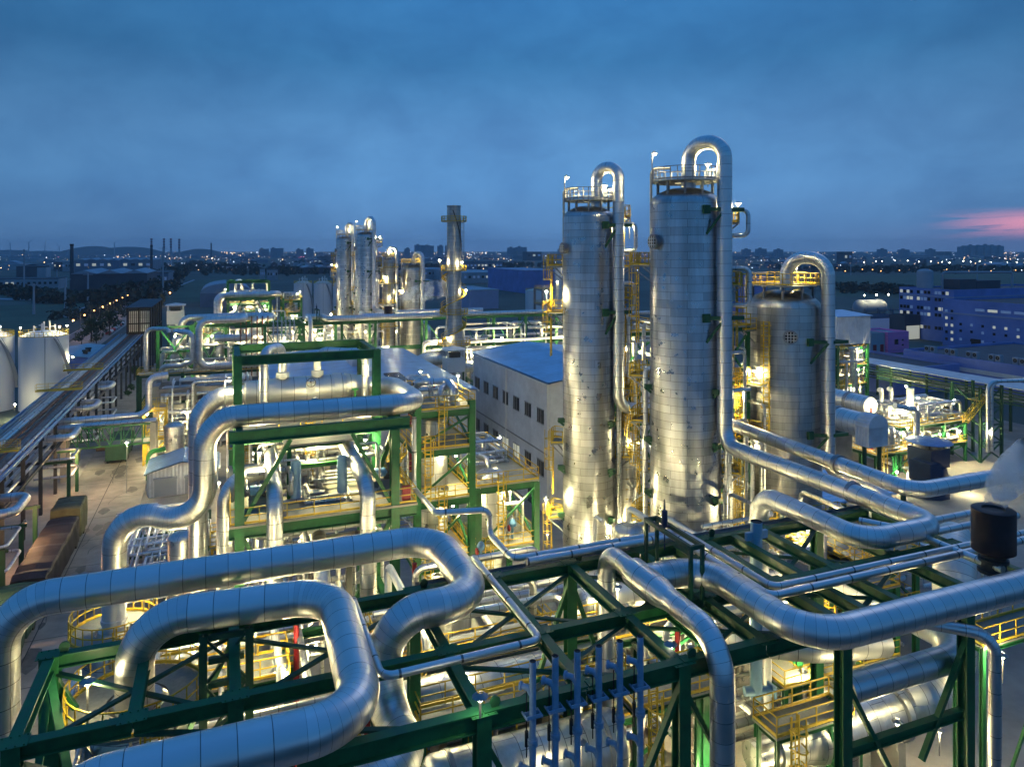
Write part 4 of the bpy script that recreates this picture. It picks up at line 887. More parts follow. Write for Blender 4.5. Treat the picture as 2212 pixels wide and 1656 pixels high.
# ================================================================ FAR UNIT: the plant's second, identical train stands 147.5 m up the site
DV = 147.5
OFF = W((0, DV, 0))
def copy_tree(o, parent=None):
    c = o.copy(); COL.objects.link(c); c.parent = parent
    if parent is None: c.location = o.location + OFF
    for ch in kids_map.get(o.name, ()): copy_tree(ch, c)
    return c
kids_map = {}
for o in list(COL.objects):
    if o.parent: kids_map.setdefault(o.parent.name, []).append(o)
SKIP = ('under the lower deck', 'under the left end', 'under the right end', 'between the towers and', 'left of the squat', 'below the wide', 'on the wide platform beside', 'stair platform left of the squat',
        'low green deck', 'handwheel valve', 'U-turn of the tower', 'at the right of the towers', 'standpipe', 'front foot of', 'low on the left of the squat', 'under the parallel', 'hose cabinet', 'motor pump', 'lowest fat', 'lower right', 'low between the vents',
        'foot of the stepped', 'behind the fat vessels')
for o in NEAR:
    lab = o.get('label', '')
    if not any(s in lab for s in SKIP):
        c = copy_tree(o); c['label'] = lab + ', distant unit'
        if 'group' in o.keys(): c['group'] = o['group'] + ' of the distant unit'
    o['label'] = lab + ', near unit'
# parts that only the far unit shows, its left bay being in view there
e = frame('cross-braced green bay at the left end of the distant rack', [(-13.5, 176.2, 8.7, 18.6), (-6.6, 176.2, 8.7, 18.6)], [((-13.2, 176.2, 18.2), (-6.9, 176.2, 18.2)), ((-13.2, 176.2, 12.8), (-6.9, 176.2, 12.8))],
          [((-13.3, 176.2, 18), (-6.9, 176.2, 9)), ((-13.3, 176.15, 9), (-6.9, 176.15, 18))], (-10, 176.2, 8.7), cw=.7, br=.35)
q = [D(16, x, y, 157) for x, y in ((172, 868), (172, 462), (385, 466), (392, 500))]
pipe('slim silver loop left of the cross-braced distant bay', q, .85, 'insulated_duct', cat='duct', rad=1.6, n=16)
q = [D(16, x, y, 156.5) for x, y in ((440, 488), (615, 500), (617, 785), (540, 795), (520, 812), (325, 820), (318, 868))]
pipe('silver loop inside the cross-braced distant bay', q, 1.1, 'insulated_duct', cat='duct', rad=1.6, n=16)
e = structure('long dark walkway deck with rails below the distant rack', -17, 17.5, 172.0, 176.5, [8.6], z0=0, near=False, cw=.6, bh=.5, nu=4, ladder=False, brace=False, mat='green_dark')
for i, (u, v) in enumerate(((-9.5, 180.5), (-1, 178.5), (4.5, 181), (11, 180))):
    vessel_v(['pale vessel in the cross-braced distant bay', 'broad pale vessel inside the distant duct loop', 'pale vessel right of the distant duct loop', 'pale vessel under the distant vents'][i], u, v, 8.6, (1.5, 2.1, 1.3, 1.4)[i], (7, 8, 6.5, 6)[i], nozzles=2)
vessel_h('pale drum on the distant walkway deck', (6.5, 177.6, 11.2), 7, 1.0, 'u', zb=8.6)
vessel_h('pale drum in the cross-braced distant bay', (-10.5, 177.8, 12.6), 5, .6, 'u', zb=8.6)
clutter('on the distant walkway deck', (-13, 17, 173, 178, 8.8, 14), 30, 51, dia=(.2, .5))
clutter('behind the distant walkway', (-12, 40, 180, 196, 6, 17), 40, 52, dia=(.25, .6))
vr = []
for i in range(6):
    o = pipe('', [(3.5 + i * 1.15, 172.0, 6.5), (3.5 + i * 1.15, 172.0, 20.4)], .26, 'vent_pipe', 'rust', 'vent pipe', n=8); vr.append((o, (3.5 + i * 1.15, 172, 19)))
numbered(vr, '%s from left of the rust-red vents standing before the distant rack', 'rust red vents of the distant rack')
for i, p in enumerate([(-10, 174, 16.5), (-2.5, 174, 16.2), (3.5, 174.5, 15.5), (8, 174.5, 15.5), (13, 174.5, 15.0), (24, 176, 15), (32, 176, 15.5), (40, 178, 15), (-8, 175, 6.5), (2, 175, 6.5), (12, 175, 6.5)]):
    lamp(['lamp in the cross-braced distant bay', 'lamp left of the distant duct loop', 'lamp right of the distant duct loop', 'lamp before the rust-red vents, left', 'lamp before the rust-red vents, right', 'lamp in the distant rack bay beside the steaming stack', 'lamp in the middle bay of the distant rack', 'lamp in the right bay of the distant rack',
          'lamp under the distant walkway, left', 'lamp under the distant walkway, middle', 'lamp under the distant walkway, right'][i], p, 650, 1.4, (0, 0), size=.2)

q = D(0, 838, 543, 203)[:2]
tower('slim column wrapped in yellow platforms beside the distant squat tower', q, 1.7, 33.0, 'shell_dull', near=False, sides=((-80, 60, 30.5, 1.5, 0), (-60, 70, 26.0, 1.6, 21), (-80, 40, 20.5, 1.6, 15), (-60, 60, 14, 1.6, 8)), manway=(-30, 5, .45), lugs=False)
pipe('silver arched pipe on the slim platform-wrapped column', [(q[0], q[1], 33), (q[0], q[1], 36), (q[0] + 2.2, q[1] - 1.2, 36), (q[0] + 2.2, q[1] - 1.2, 8)], .9, 'overhead_pipe', rad=1.1, n=14)
for i, z in enumerate((27.6, 22.2, 35.0)): lamp(['lamp on the middle balcony of the slim platform-wrapped column', 'lamp on the lower balcony of the slim platform-wrapped column', 'lamp on top of the slim platform-wrapped column'][i], (*off(q, -20 + 30 * i, 3.0 if i < 2 else 1.2), z), 420, 1.4, (0, 0), size=.2)
# ================================================================ GROUND
def sheet(name, a, b, z, mat):
    m = MB(); m.add([(a[0], a[1], z), (b[0], a[1], z), (b[0], b[1], z), (a[0], b[1], z)], [(0, 1, 2, 3)], [[(a[0], a[1]), (b[0], a[1]), (b[0], b[1]), (a[0], b[1])]])
    return tag(m.build(name, mat), None, None, None, 'structure')
simple('field', (.075, .1, .085), .9, 0, .5, .012)
simple('field_b', (.07, .11, .07), .9, 0, .4, .03)
simple('asphalt', (.06, .06, .062), .8, 0, .3, .2)
simple('yard', (.28, .265, .24), .8, 0, .35, .22)
simple('road_concrete', (.3, .27, .235), .75, 0, .38, .3)
simple('grass', (.03, .09, .02), .9, 0, .4, .8)
m = MB(); m.add([(-30000, -300, 0), (30000, -300, 0), (30000, 60000, 0), (-30000, 60000, 0)], [(0, 1, 2, 3)]); tag(m.build('ground', 'field', world=True), None, None, None, 'structure')
sheet('plant_yard', (-34, 10), (150, 270), .02, 'yard')
sheet('site_road', (-20.9, 30), (-10.9, 165), .04, 'road_concrete')
for u in (-20.9, -10.9):
    m = MB(); m.box((u - .12, 30, .03), (u + .12, 165, .16)); tag(m.build('kerb', 'concrete'), None, None, None, 'structure')
m = MB(); m.box((-16.0, 30, .042), (-15.9, 165, .047))
for v in range(36, 165, 8): m.box((-20.7, v, .042), (-11.1, v + .08, .047))
tag(m.build('road_joints', 'asphalt'), None, None, None, 'structure')
sheet('grass_strip', (-18, 168), (-12, 200), .05, 'grass')
sheet('footpath', (-11.8, 150), (-9.2, 200), .05, 'concrete')
sheet('lamp_road', (-55, 270), (-43, 560), .04, 'road_concrete')
sheet('back_lane', (20, 262), (150, 272), .05, 'asphalt')
def quadsheet(name, pts, z, mat):
    q = [P(0, x, y, z) for x, y in pts]; m = MB(); m.add(q, [tuple(range(len(q)))], [[(p[0], p[1]) for p in q]]); return tag(m.build(name, mat), None, None, None, 'structure')
quadsheet('field_strip', [(0, 660), (190, 654), (150, 690), (0, 735)], .05, 'field_b')
quadsheet('country_road', [(0, 644), (195, 649), (195, 651), (0, 647)], .08, 'far_pale')
quadsheet('embankment_road', [(133, 683), (222, 646), (232, 648), (150, 686)], .08, 'far_pale')
quadsheet('meadow', [(300, 640), (420, 606), (560, 598), (440, 655)], .06, 'field_b')
quadsheet('right_field', [(1800, 640), (1800, 595), (2260, 590), (2260, 655)], .06, 'field_b')
quadsheet('meadow_lane', [(320, 640), (418, 604), (421, 605), (326, 642)], .09, 'far_pale')

# ================================================================ HALLS NEXT TO THE UNIT
def shed_building(label, u0, u1, v0, v1, he, hr, wall='white_panel', roof='blue_roof', ridge='u', name='factory_hall'):
    e = thing(name, label, 'building', ((u0 + u1) / 2, (v0 + v1) / 2, 0))
    m = MB()
    if ridge == 'u':     # ridge runs along v, slopes fall to both u sides
        um = (u0 + u1) / 2
        A = [(u0, v0), (u1, v0), (u1, v1), (u0, v1)]
        m.add([(u0, v0, 0), (u1, v0, 0), (u1, v0, he), (um, v0, hr), (u0, v0, he)], [(0, 1, 2, 3, 4)], [[(u0, 0), (u1, 0), (u1, he), (um, hr), (u0, he)]])
        m.add([(u0, v1, 0), (u1, v1, 0), (u1, v1, he), (um, v1, hr), (u0, v1, he)], [(4, 3, 2, 1, 0)], [[(u0, he), (um, hr), (u1, he), (u1, 0), (u0, 0)]])
        m.add([(u0, v0, 0), (u0, v1, 0), (u0, v1, he), (u0, v0, he)], [(3, 2, 1, 0)], [[(v0, he), (v1, he), (v1, 0), (v0, 0)]])
        m.add([(u1, v0, 0), (u1, v1, 0), (u1, v1, he), (u1, v0, he)], [(0, 1, 2, 3)], [[(v0, 0), (v1, 0), (v1, he), (v0, he)]])
        m.build('wall', wall, e)
        m = MB(); o = .35
        for s_, ue in ((-1, u0), (1, u1)):
            uo = ue + s_ * o; zo = he - (hr - he) / (um - u0) * o
            for dz, fl in ((.05, 0), (.2, 1)):
                f = (0, 1, 2, 3) if (fl == (s_ > 0)) else (3, 2, 1, 0)
                m.add([(um, v0 - o, hr + dz), (uo, v0 - o, zo + dz), (uo, v1 + o, zo + dz), (um, v1 + o, hr + dz)], [f], [[(um, v0), (uo, v0), (uo, v1), (um, v1)] if f[0] == 0 else [(um, v1), (uo, v1), (uo, v0), (um, v0)]])
        m.build('roof', roof, e)
        m = MB()
        for ue, s_ in ((u0, -1), (u1, 1)): m.box((ue + s_ * .3, v0 - .3, he - .22), (ue + s_ * .55, v1 + .3, he - .02))
        m.build('gutter', 'white_paint', e)
        m = MB()
        for ue, s_ in ((u0, -1), (u1, 1)):
            for v in (v0 + .3, (v0 + v1) / 2, v1 - .3): m.bar((ue + s_ * .12, v, .3), (ue + s_ * .12, v, he - .2), .16)
        m.build('downpipe', 'white_paint', e)
    return e
e = shed_building('tall grey-white hall with two rows of dark windows', 39.8, 59.5, 86.2, 117.2, 17.6, 18.9)
m = MB()
for z0, z1, dark in ((11.9, 13.7, 1), (4.9, 6.8, 1)):
    for i in range(7):
        v = 88.0 + i * 4.35
        m = MB(); m.box((39.68, v, z0), (39.8 - .005, v + 2.0, z1)); w_ = m.build('window', 'window_lit' if (z0 < 6 and i in (2, 3)) else 'glass_dark', e)
        m = MB(); m.box((39.63, v - .1, z0 - .12), (39.79, v + 2.1, z0 - .005)); m.box((39.63, v - .1, z1 + .005), (39.79, v + 2.1, z1 + .1)); m.box((39.62, v + .62, z0), (39.675, v + .68, z1)); m.box((39.62, v + 1.3, z0), (39.675, v + 1.36, z1)); m.build('window_frame', 'grey_steel', w_)
m = MB(); m.box((39.66, 86.3, 8.0), (39.79, 117.1, 8.14)); m.build('band_course', 'grey_steel', e)
m = MB(); m.box((39.62, 90, .05), (39.795, 93.2, 4.0)); m.build('door', 'glass_dark', e)
m = MB(); m.box((39.62, 98, .05), (39.795, 101.4, 4.0)); m.build('door', 'glass_dark', e)
m = MB(); m.lathe((50.2, 88, 19.35), [(.9, 0), (.9, 14)], 16, 'v'); m.build('ridge_vent', 'corrugated_white', e)
e = shed_building('low wide hall with blue corrugated roof behind the long exchanger', 7.5, 35.5, 103.8, 152.4, 14.0, 14.9)
for v in (112, 126, 139):
    m = MB(); m.box((20.6, v, 14.7), (22.4, v + 7, 15.6)); m.lathe((21.5, v, 15.6), [(.9, 0), (.9, 7)], 14, 'v'); m.build('roof_monitor', 'corrugated_white', e)
m = MB(); m.box((24, 105, 15.02), (26.5, 116, 15.3)); m.build('skylight', 'glass_dark', e)
for i, (u, v, z) in enumerate(((13.2, 102.4, 17.2), (22.7, 101.6, 15.5), (24.8, 101.2, 15.4), (28.3, 101.9, 15.4))):
    pipe(['thin red standpipe rising before the blue-roofed hall', 'left of three short red pipes by the blue-roofed hall', 'middle of three short red pipes by the blue-roofed hall', 'right of three short red pipes by the blue-roofed hall'][i], [(u, v, 0), (u, v, z)], .7, 'standpipe', 'red', n=14)
# white cabin on legs between the halls
def cabin(label, u, v, z0, w_, h, mat='white_paint', hopper=False):
    e = thing('control_cabin', label, 'cabin', (u, v, 0))
    m = MB(); m.box((u - w_ / 2, v - w_ / 2, z0), (u + w_ / 2, v + w_ / 2, z0 + h)); m.build('cabin_wall', mat, e)
    for s_ in (-1, 1):
        for t_ in (-1, 1): m = MB(); m.bar((u + s_ * w_ * .46, v + t_ * w_ * .46, z0 + h), (u + s_ * w_ * .46, v + t_ * w_ * .46, z0 + h + 1.4), .16); m.build('canopy_post', mat, e)
    m = MB(); m.box((u - w_ * .3, v - w_ * .3, z0 + h + .02), (u + w_ * .3, v + w_ * .3, z0 + h + 1.0)); m.build('machine', 'dark_metal', e)
    m = MB(); m.box((u - w_ * .6, v - w_ * .6, z0 + h + 1.4), (u + w_ * .6, v + w_ * .6, z0 + h + 1.55)); m.add([(u - w_ * .6, v - w_ * .6, z0 + h + 1.56), (u + w_ * .6, v - w_ * .6, z0 + h + 1.56), (u + w_ * .6, v + w_ * .6, z0 + h + 1.56), (u - w_ * .6, v + w_ * .6, z0 + h + 1.56), (u, v, z0 + h + 2.1)], [(0, 1, 4), (1, 2, 4), (2, 3, 4), (3, 0, 4)]); m.build('roof', 'white_paint', e)
    for s_ in (-1, 1):
        for t_ in (-1, 1): m = MB(); m.bar((u + s_ * w_ * .42, v + t_ * w_ * .42, 0), (u + s_ * w_ * .42, v + t_ * w_ * .42, z0), .3); m.build('leg', 'green_dark', e)
    if hopper: m = MB(); m.lathe((u, v, z0 - 2.6), [(.5, 0), (w_ * .5, 2.6)], 4); m.build('hopper', mat, e)
    return e
cabin('white roofed cabin between the two halls', 40.0, 129.5, 12.6, 3.4, 2.6)
cabin('white roofed hopper cabin left of the distant unit', -11.8, 209, 16.0, 4.0, 3.4, hopper=True)
# chimney with spiral platforms
cu, cv = D(0, 980, 543, 150)[:2]
e = thing('chimney', 'tall bluish steel chimney wrapped by a spiral stair', 'chimney', (cu, cv, 0))
m = MB(); m.lathe((cu, cv, 0), [(2.4, 0), (2.4, 15), (1.75, 20), (1.6, 22), (1.42, 40), (1.42, 44.2), (1.5, 44.25), (1.5, 44.5), (1.3, 44.5), (1.3, 43)], 32, cap=False); m.build('flue', 'shell_dull', e)
m = MB(); V = [(cu + 1.53 * math.cos(-4 * t + 2), cv + 1.53 * math.sin(-4 * t + 2), 26 + 17.5 * t) for t in [i / 30 for i in range(31)]]; m.tube(V, .12, 6); m.build('wind_strake', 'dark_metal', e)
for z, rp in ((41.2, 2.6), (31.0, 2.6), (22, 2.9), (15.6, 3.4)):
    m = MB(); m.lathe((cu, cv, 0), [(1.4, z - .1), (1.4, z), (rp, z), (rp, z - .1), (1.4, z - .1)], 24, cap=False); m.build('platform_deck', 'grating', e)
    m = MB(); m.rail([(cu + rp * math.cos(i * .35), cv + rp * math.sin(i * .35), z) for i in range(19)], gap=1.4, w=.09); m.build('platform_railing', 'yellow', e)
m = MB(); n = 60; H_ = [(cu + 2.3 * math.cos(i * .36 + 1), cv + 2.3 * math.sin(i * .36 + 1), 8 + 22.5 * i / n) for i in range(n + 1)]
for a, b in zip(H_, H_[1:]): m.bar(a, b, .7, .12)
for k in (.6, 1.1):
    for a, b in zip(H_, H_[1:]): m.bar((cu + (a[0] - cu) * 1.17, cv + (a[1] - cv) * 1.17, a[2] + k), (cu + (b[0] - cu) * 1.17, cv + (b[1] - cv) * 1.17, b[2] + k), .08)
m.build('spiral_stair', 'yellow', e)
q = off((cu, cv), 80, 1.7); m = MB(); m.ladder(q[0], q[1], 31, 42); m.build('caged_ladder', 'grey_steel', e)
for i, (p, lab) in enumerate((((*off((cu, cv), -80, 3.0), 33.2), 'lamp left on the middle chimney platform'), ((*off((cu, cv), 40, 2.6), 32.8), 'lamp right on the middle chimney platform'), ((*off((cu, cv), 75, 2.6), 27.0), 'lamp on the upper spiral of the chimney'), ((*off((cu, cv), -25, 2.9), 17.4), 'lamp on the lower spiral of the chimney'), ((*off((cu, cv), -80, 8), 9.0), 'lamp beside the chimney duct'))):
    lamp(lab, p, 260, 1.2, (0, 0), size=.24)
frame('green steel table under the chimney', [(cu + a, cv + b, 0, 8) for a in (-4, 4) for b in (-4, 4)], [((cu - 3.7, cv - 4, 7.7), (cu + 3.7, cv - 4, 7.7)), ((cu - 3.7, cv + 4, 7.7), (cu + 3.7, cv + 4, 7.7)), ((cu - 4, cv - 3.7, 7.69), (cu - 4, cv + 3.7, 7.69)), ((cu + 4, cv - 3.7, 7.69), (cu + 4, cv + 3.7, 7.69))], [((cu - 4, cv - 4, .3), (cu + 4, cv - 4, 7.3))], (cu, cv, 0))
pipe('wide pale flue duct curving into the chimney foot', [(cu - 9, cv - 2, 2), (cu - 9, cv - 2, 13), (cu - 1, cv, 13)], 3.0, 'flue_duct', 'clad_pale', cat='duct', rad=3.4, n=20)
# middle ground rack and drums between the halls and the far unit
for i, (z, dv, d_) in enumerate(((18.9, 0, 1.0), (19.0, 1.5, .7), (18.9, 2.6, .5))):
    pipe(['thick silver header along the distant rack top', 'medium silver header along the distant rack top', 'slender silver header along the distant rack top'][i], [(38, 176 + dv, z), (95, 176 + dv, z)], d_, 'header_pipe', n=12)
e = frame('green pipe rack running right from the distant unit', [(u, v, 0, 18.3) for u in (47, 56, 65, 74, 83, 92) for v in (175.4, 179.5)], [((38.7, v, 18), (92.3, v, 18)) for v in (175.4, 179.5)] + [((38.7, v, 11), (92.3, v, 11)) for v in (175.4, 179.5)],
          [((u, 175.4, 17.5), (u + 4.5, 175.4, 11.4)) for u in (47, 56, 65, 74, 83)] + [((u + 9, 175.4, 17.5), (u + 4.5, 175.4, 11.4)) for u in (47, 56, 65, 74, 83)], (65, 177, 0), cw=.6)
clutter('in the rack right of the distant unit', (46, 92, 174, 180, 3, 16), 26, 53, dia=(.3, .9))
vessel_h('long pale drum under the rack right of the chimney', (62, 172, 6), 16, 1.5, 'u', zb=0)
vessel_h('pale drum under the rack left of the chimney', (40, 168, 5), 12, 1.6, 'u', zb=0)
for i, p in enumerate([(50, 172, 13), (58, 172, 9), (66, 172, 13), (75, 172, 10), (84, 172, 13), (38, 164, 9)]):
    lamp(['lamp under the rack right of the distant unit, bay one', 'lamp low under the rack right of the chimney', 'lamp under the rack behind the slim chimney rail', 'lamp low under the rack towards the towers', 'lamp under the rack just left of the slimmer tower', 'lamp above the pale drum left of the chimney'][i], p, 1300, 1.5, (0, 0), size=.24)

# ================================================================ LEFT SIDE
e = thing('pipe_bridge', 'long dark steel rack carrying parallel lines along the left road', 'pipe rack', (-25, 140, 0))
for v in range(58, 240, 9):
    for u in (-28, -22.6): m = MB(); m.column(u, v, 0, 10.3, .4); m.build('column', 'dark_metal', e)
    m = MB(); m.hbeam((-28.4, v, 10.1), (-22.2, v, 10.1), .5, .3); m.build('crossbeam', 'dark_metal', e)
    m = MB(); m.hbeam((-27.8, v, 6.9), (-22.8, v, 6.9), .4, .3); m.build('crossbeam', 'dark_metal', e)
for u, z in ((-28.35, 10.62), (-22.25, 10.62), (-28.2, 6.8), (-22.4, 6.8)): m = MB(); m.hbeam((u, 55, z), (u, 238, z), .45, .25); m.build('girder', 'blue_paint' if z > 9 else 'dark_metal', e)
for v in (98, 138, 160): m = MB(); m.box((-28.6, v, 12.0), (-22, v + .9, 12.1)); m.rail([(-28.6, v - .05, 12.1), (-22, v - .05, 12.1)], gap=1.6, w=.045); m.rail([(-28.6, v + .95, 12.1), (-22, v + .95, 12.1)], gap=1.6, w=.045); m.build('crossing_walkway', 'yellow', e)
rp = [(-27.7, .4, 'grey_steel'), (-27.15, .34, 'grey_steel'), (-26.6, .4, 'clad_small'), (-25.95, .5, 'clad_small'), (-25.3, .5, 'rust'), (-24.75, .34, 'dark_metal'), (-24.3, .3, 'rust'), (-23.9, .3, 'concrete_old'), (-23.4, .45, 'concrete_old'), (-22.85, .36, 'clad_small')]
nm = []
for u, d_, mt in rp: o = pipe('', [(u, 55, 10.55 + d_ / 2), (u, 238, 10.55 + d_ / 2)], d_, 'rack_pipe', mt, n=10, straight=6); nm.append((o, (u, 150, 11)))
numbered(nm, '%s from left of the parallel lines on top of the roadside rack', 'lines on top of the roadside rack')
nm = []
for i in range(5): o = pipe('', [(-27 + i, 55, 7.4), (-27 + i, 238, 7.4)], .4, 'rack_pipe', 'clad_small', n=8, straight=6); nm.append((o, (-27 + i, 150, 7)))
numbered(nm, '%s from left of the lines on the lower tier of the roadside rack', 'lines on the lower tier of the roadside rack')
for i, v in enumerate((86, 118, 139, 158)):
    z = 8.7; k = (2.4, 2.0, 1.7, 1.6)[i]
    pipe(['biggest blue-grey expansion loop hanging off the roadside rack', 'second nearest expansion loop hanging off the roadside rack', 'third expansion loop hanging off the roadside rack', 'farthest expansion loop hanging off the roadside rack'][i], [(-24, v, z), (-22 + k, v, z), (-22 + k, v + 5.5, z), (-24, v + 5.5, z)], .95, 'expansion_loop', 'clad_small', rad=1.2, n=16)
    for j in range(2):
        pipe(['upper', 'lower'][j] + ' flat tray of thin lines under the ' + ['nearest', 'second', 'third', 'farthest'][i] + ' expansion loop', [(-24, v - 3, 6.4 - j * 2.4), (-19.6, v - 3, 6.4 - j * 2.4), (-19.6, v + 2.5, 6.4 - j * 2.4), (-24, v + 2.5, 6.4 - j * 2.4)], .32, 'expansion_loop', 'clad_small', rad=.6, n=10)
frame('green posts under the expansion loops beside the parked trucks', [(-19.9, v, 0, 6.2) for v in (83, 90, 96, 115, 121)], [((-23, v, 6.0), (-19.4, v, 6.0)) for v in (83, 90, 96, 115, 121)], [], (-20, 95, 0), cw=.4, bh=.3, mat='green_dark')
# green truss bridge over the road
e = thing('truss_bridge', 'green lattice bridge carrying pipes across the road', 'pipe bridge', (-16.5, 128, 0))
for v in (126.6, 129.8):
    for z in (4.9, 7.9): m = MB(); m.bar((-22.4, v, z), (-10.6, v, z), .28); m.build('chord', 'green', e)
    for i in range(8):
        a = -22.2 + i * 1.47; m = MB(); m.bar((a, v, 5), (a, v, 7.8), .16); m.build('lattice_post', 'green', e)
        if i < 7: m = MB(); m.bar((a, v, 7.8 if i < 4 else 5.0), (a + 1.47, v, 5.0 if i < 4 else 7.8), .14); m.build('lattice_brace', 'green', e)
for u in (-22.6, -10.4): m = MB(); m.box((u - .4, 126.4, 0), (u + .4, 127.2, 8)); m.box((u - .4, 129.2, 0), (u + .4, 130, 8)); m.build('pier', 'concrete', e)
m = MB(); m.box((-22, 126.9, 4.9), (-11, 129.6, 5.0)); m.build('deck', 'grating', e)
pipe('thick silver line on the lattice bridge rising at its right end', [(-24, 129, 8.8), (-12.6, 129, 8.8), (-11.3, 130.4, 9.4), (-11.3, 130.4, 14.6), (-8.6, 131.2, 14.6)], 1.0, 'insulated_duct', cat='duct', rad=1.2, n=18)
nm = []
for i in range(4): o = pipe('', [(-24, 126.9 + i * .5, 8.25), (-10, 126.9 + i * .5, 8.25)], .3, 'small_pipe', 'clad_small', n=8); nm.append((o, (-17, 126.9 + i * .5, 8.2)))
numbered(nm, '%s from left of the thin lines on the lattice bridge', 'thin lines on the lattice bridge')
pipe('bright green bent post at the road edge', [(-10.7, 122.6, 0), (-10.7, 122.6, 4.4), (-8.5, 123.6, 4.4)], .7, 'bent_post', 'green_bright', cat='post', rad=.9, n=14)
# concrete pipe support structure and stair tower
e = thing('concrete_frame', 'weathered concrete pipe support frame left of centre', 'concrete frame', (-2, 142, 0))
for u in (-11, -5, 1.5, 8):
    for v in (139.5, 147): m = MB(); m.box((u - .45, v - .45, 0), (u + .45, v + .45, 11.5)); m.build('column', 'concrete', e)
for v in (139.5, 147):
    for z in (4.6, 8.2, 11): m = MB(); m.box((-10.5, v - .35, z - .8), (7.5, v + .35, z)); m.build('beam', 'concrete_old', e)
for u in (-11, -5, 1.5, 8): m = MB(); m.box((u - .3, 140, 10.3), (u + .3, 146.5, 10.99)); m.build('beam', 'concrete_old', e)
clutter('in the concrete frame', (-10.5, 7.5, 137.5, 146, .5, 12), 44, 61, dia=(.2, .6))
structure('yellow stair tower beside the lattice bridge', -12.2, -9.0, 131.5, 135, [4.5, 9.2], z0=0, cw=.3, bh=.3, mat='yellow')
vessel_v('pale domed drum beside the yellow stair tower', -7.4, 127.5, 0, 1.5, 7.6, nozzles=2)
vessel_v('slim pale drum behind the pump house', -4.4, 126.5, 0, 1.1, 6.6, nozzles=2)
e = shed_building('small white pump house with blue ribbed roof', -10, -1.0, 114, 121.5, 3.5, 4.7, wall='corrugated_white', name='pump_house')
for u in (-9.2, -5.2): 
    m = MB(); m.box((u, 113.88, .1), (u + 2.9, 113.99, 2.4)); m.build('roller_door', 'far_pale', e); m = MB(); m.box((u - .1, 113.5, 2.5), (u + 3.0, 113.99, 2.75)); m.build('door_canopy', 'far_pale', e)
# pipe manifold on the ground
e = frame('low steel sleepers of the ground pipe manifold', [(u, v, 0, 2.6) for u in (-9.4, -5.5, -1.6) for v in (80, 86, 92, 98)], [((-9.4, v, 2.5), (-1.6, v, 2.5)) for v in (80, 86, 92, 98)], [], (-5.5, 89, 0), cw=.25, bh=.3, mat='green_dark')
clutter('of the ground manifold by the road', (-9.4, -1.5, 79, 99, .4, 3.8), 60, 62, dia=(.14, .34), vert=.2)
structure('small yellow stair landing beside the ground manifold', -1.2, 1.2, 84, 88, [3.2], cw=.25, bh=.25, mat='yellow')
# tarpaulined trucks
def truck(label, u, v0, L, mats, hs):
    e = thing('covered_truck', label, 'truck', (u, v0 + L / 2, 0))
    m = MB(); m.box((u - 1.1, v0 + .3, .8), (u + 1.1, v0 + L - .3, 1.1)); m.build('chassis', 'black_steel', e)
    segs = ((v0, v0 + L * .77, hs[0], mats[0]), (v0 + L * .79, v0 + L, hs[1], mats[1])); rnd = random.Random(int(v0))
    for j, (a, b, h, mt) in enumerate(segs):
        m = MB(); nv = 16; prof = [(-1.58, .7), (-1.62, h * .55), (-1.6, h - .22), (-1.45, h - .06), (0, h + .04), (1.45, h - .05), (1.6, h - .22), (1.63, h * .55), (1.6, .7)]; V = []
        for i in range(nv + 1):
            sag = .1 * math.sin(i * 2.1 + v0) + rnd.uniform(-.06, .06); sh = (.35 if i in (0, nv) else 0)
            for (x, z) in prof: V.append((u + x * (1 - sh * .12) + rnd.uniform(-.05, .05), a + (b - a) * i / nv, z + (sag if z > 1.5 else 0) - sh * (z > h - .6) * .5))
        P_ = len(prof); F = [(i * P_ + k, i * P_ + k + 1, (i + 1) * P_ + k + 1, (i + 1) * P_ + k) for i in range(nv) for k in range(P_ - 1)] + [tuple(range(P_ - 1, -1, -1)), tuple(nv * P_ + k for k in range(P_))]
        m.add(V, F, None, False); m.build(['trailer_tarpaulin', 'cab_tarpaulin'][j], mt, e)
    for v in (v0 + 1.5, v0 + 2.9, v0 + L - 6.5, v0 + L - 1.6):
        for s_ in (-1, 1): m = MB(); m.lathe((u + s_ * 1.35 - .15, v, .5), [(.02, 0), (.5, 0), (.5, .3), (.02, .3)], 16, 'u'); m.build('wheel', 'black_steel', e)
    return e
truck('long truck under brown tarpaulin with olive-covered cab', -17.6, 82, 22.5, ('tarp_brown', 'tarp_olive'), (3.5, 4.3))
truck('nearest truck under dark green tarpaulin at the left edge', -17.8, 57.5, 22.5, ('tarp_green', 'tarp_green'), (3.7, 3.9))
truck('far truck under green tarpaulin beyond the lattice bridge', -16.5, 134, 10, ('tarp_green', 'tarp_green'), (3.4, 3.3))
for i, (p, pw) in enumerate((((-20.0, 92, 5.6), 420), ((-20, 119, 5.6), 420), ((-20.2, 75, 5.6), 300))):
    lamp(['orange lamp under the nearest expansion loop', 'orange lamp under the second expansion loop', 'orange lamp low at the left picture edge'][i], p, pw, 0, (0, 0), 'bulb_orange', (1, .55, .25), size=.16)
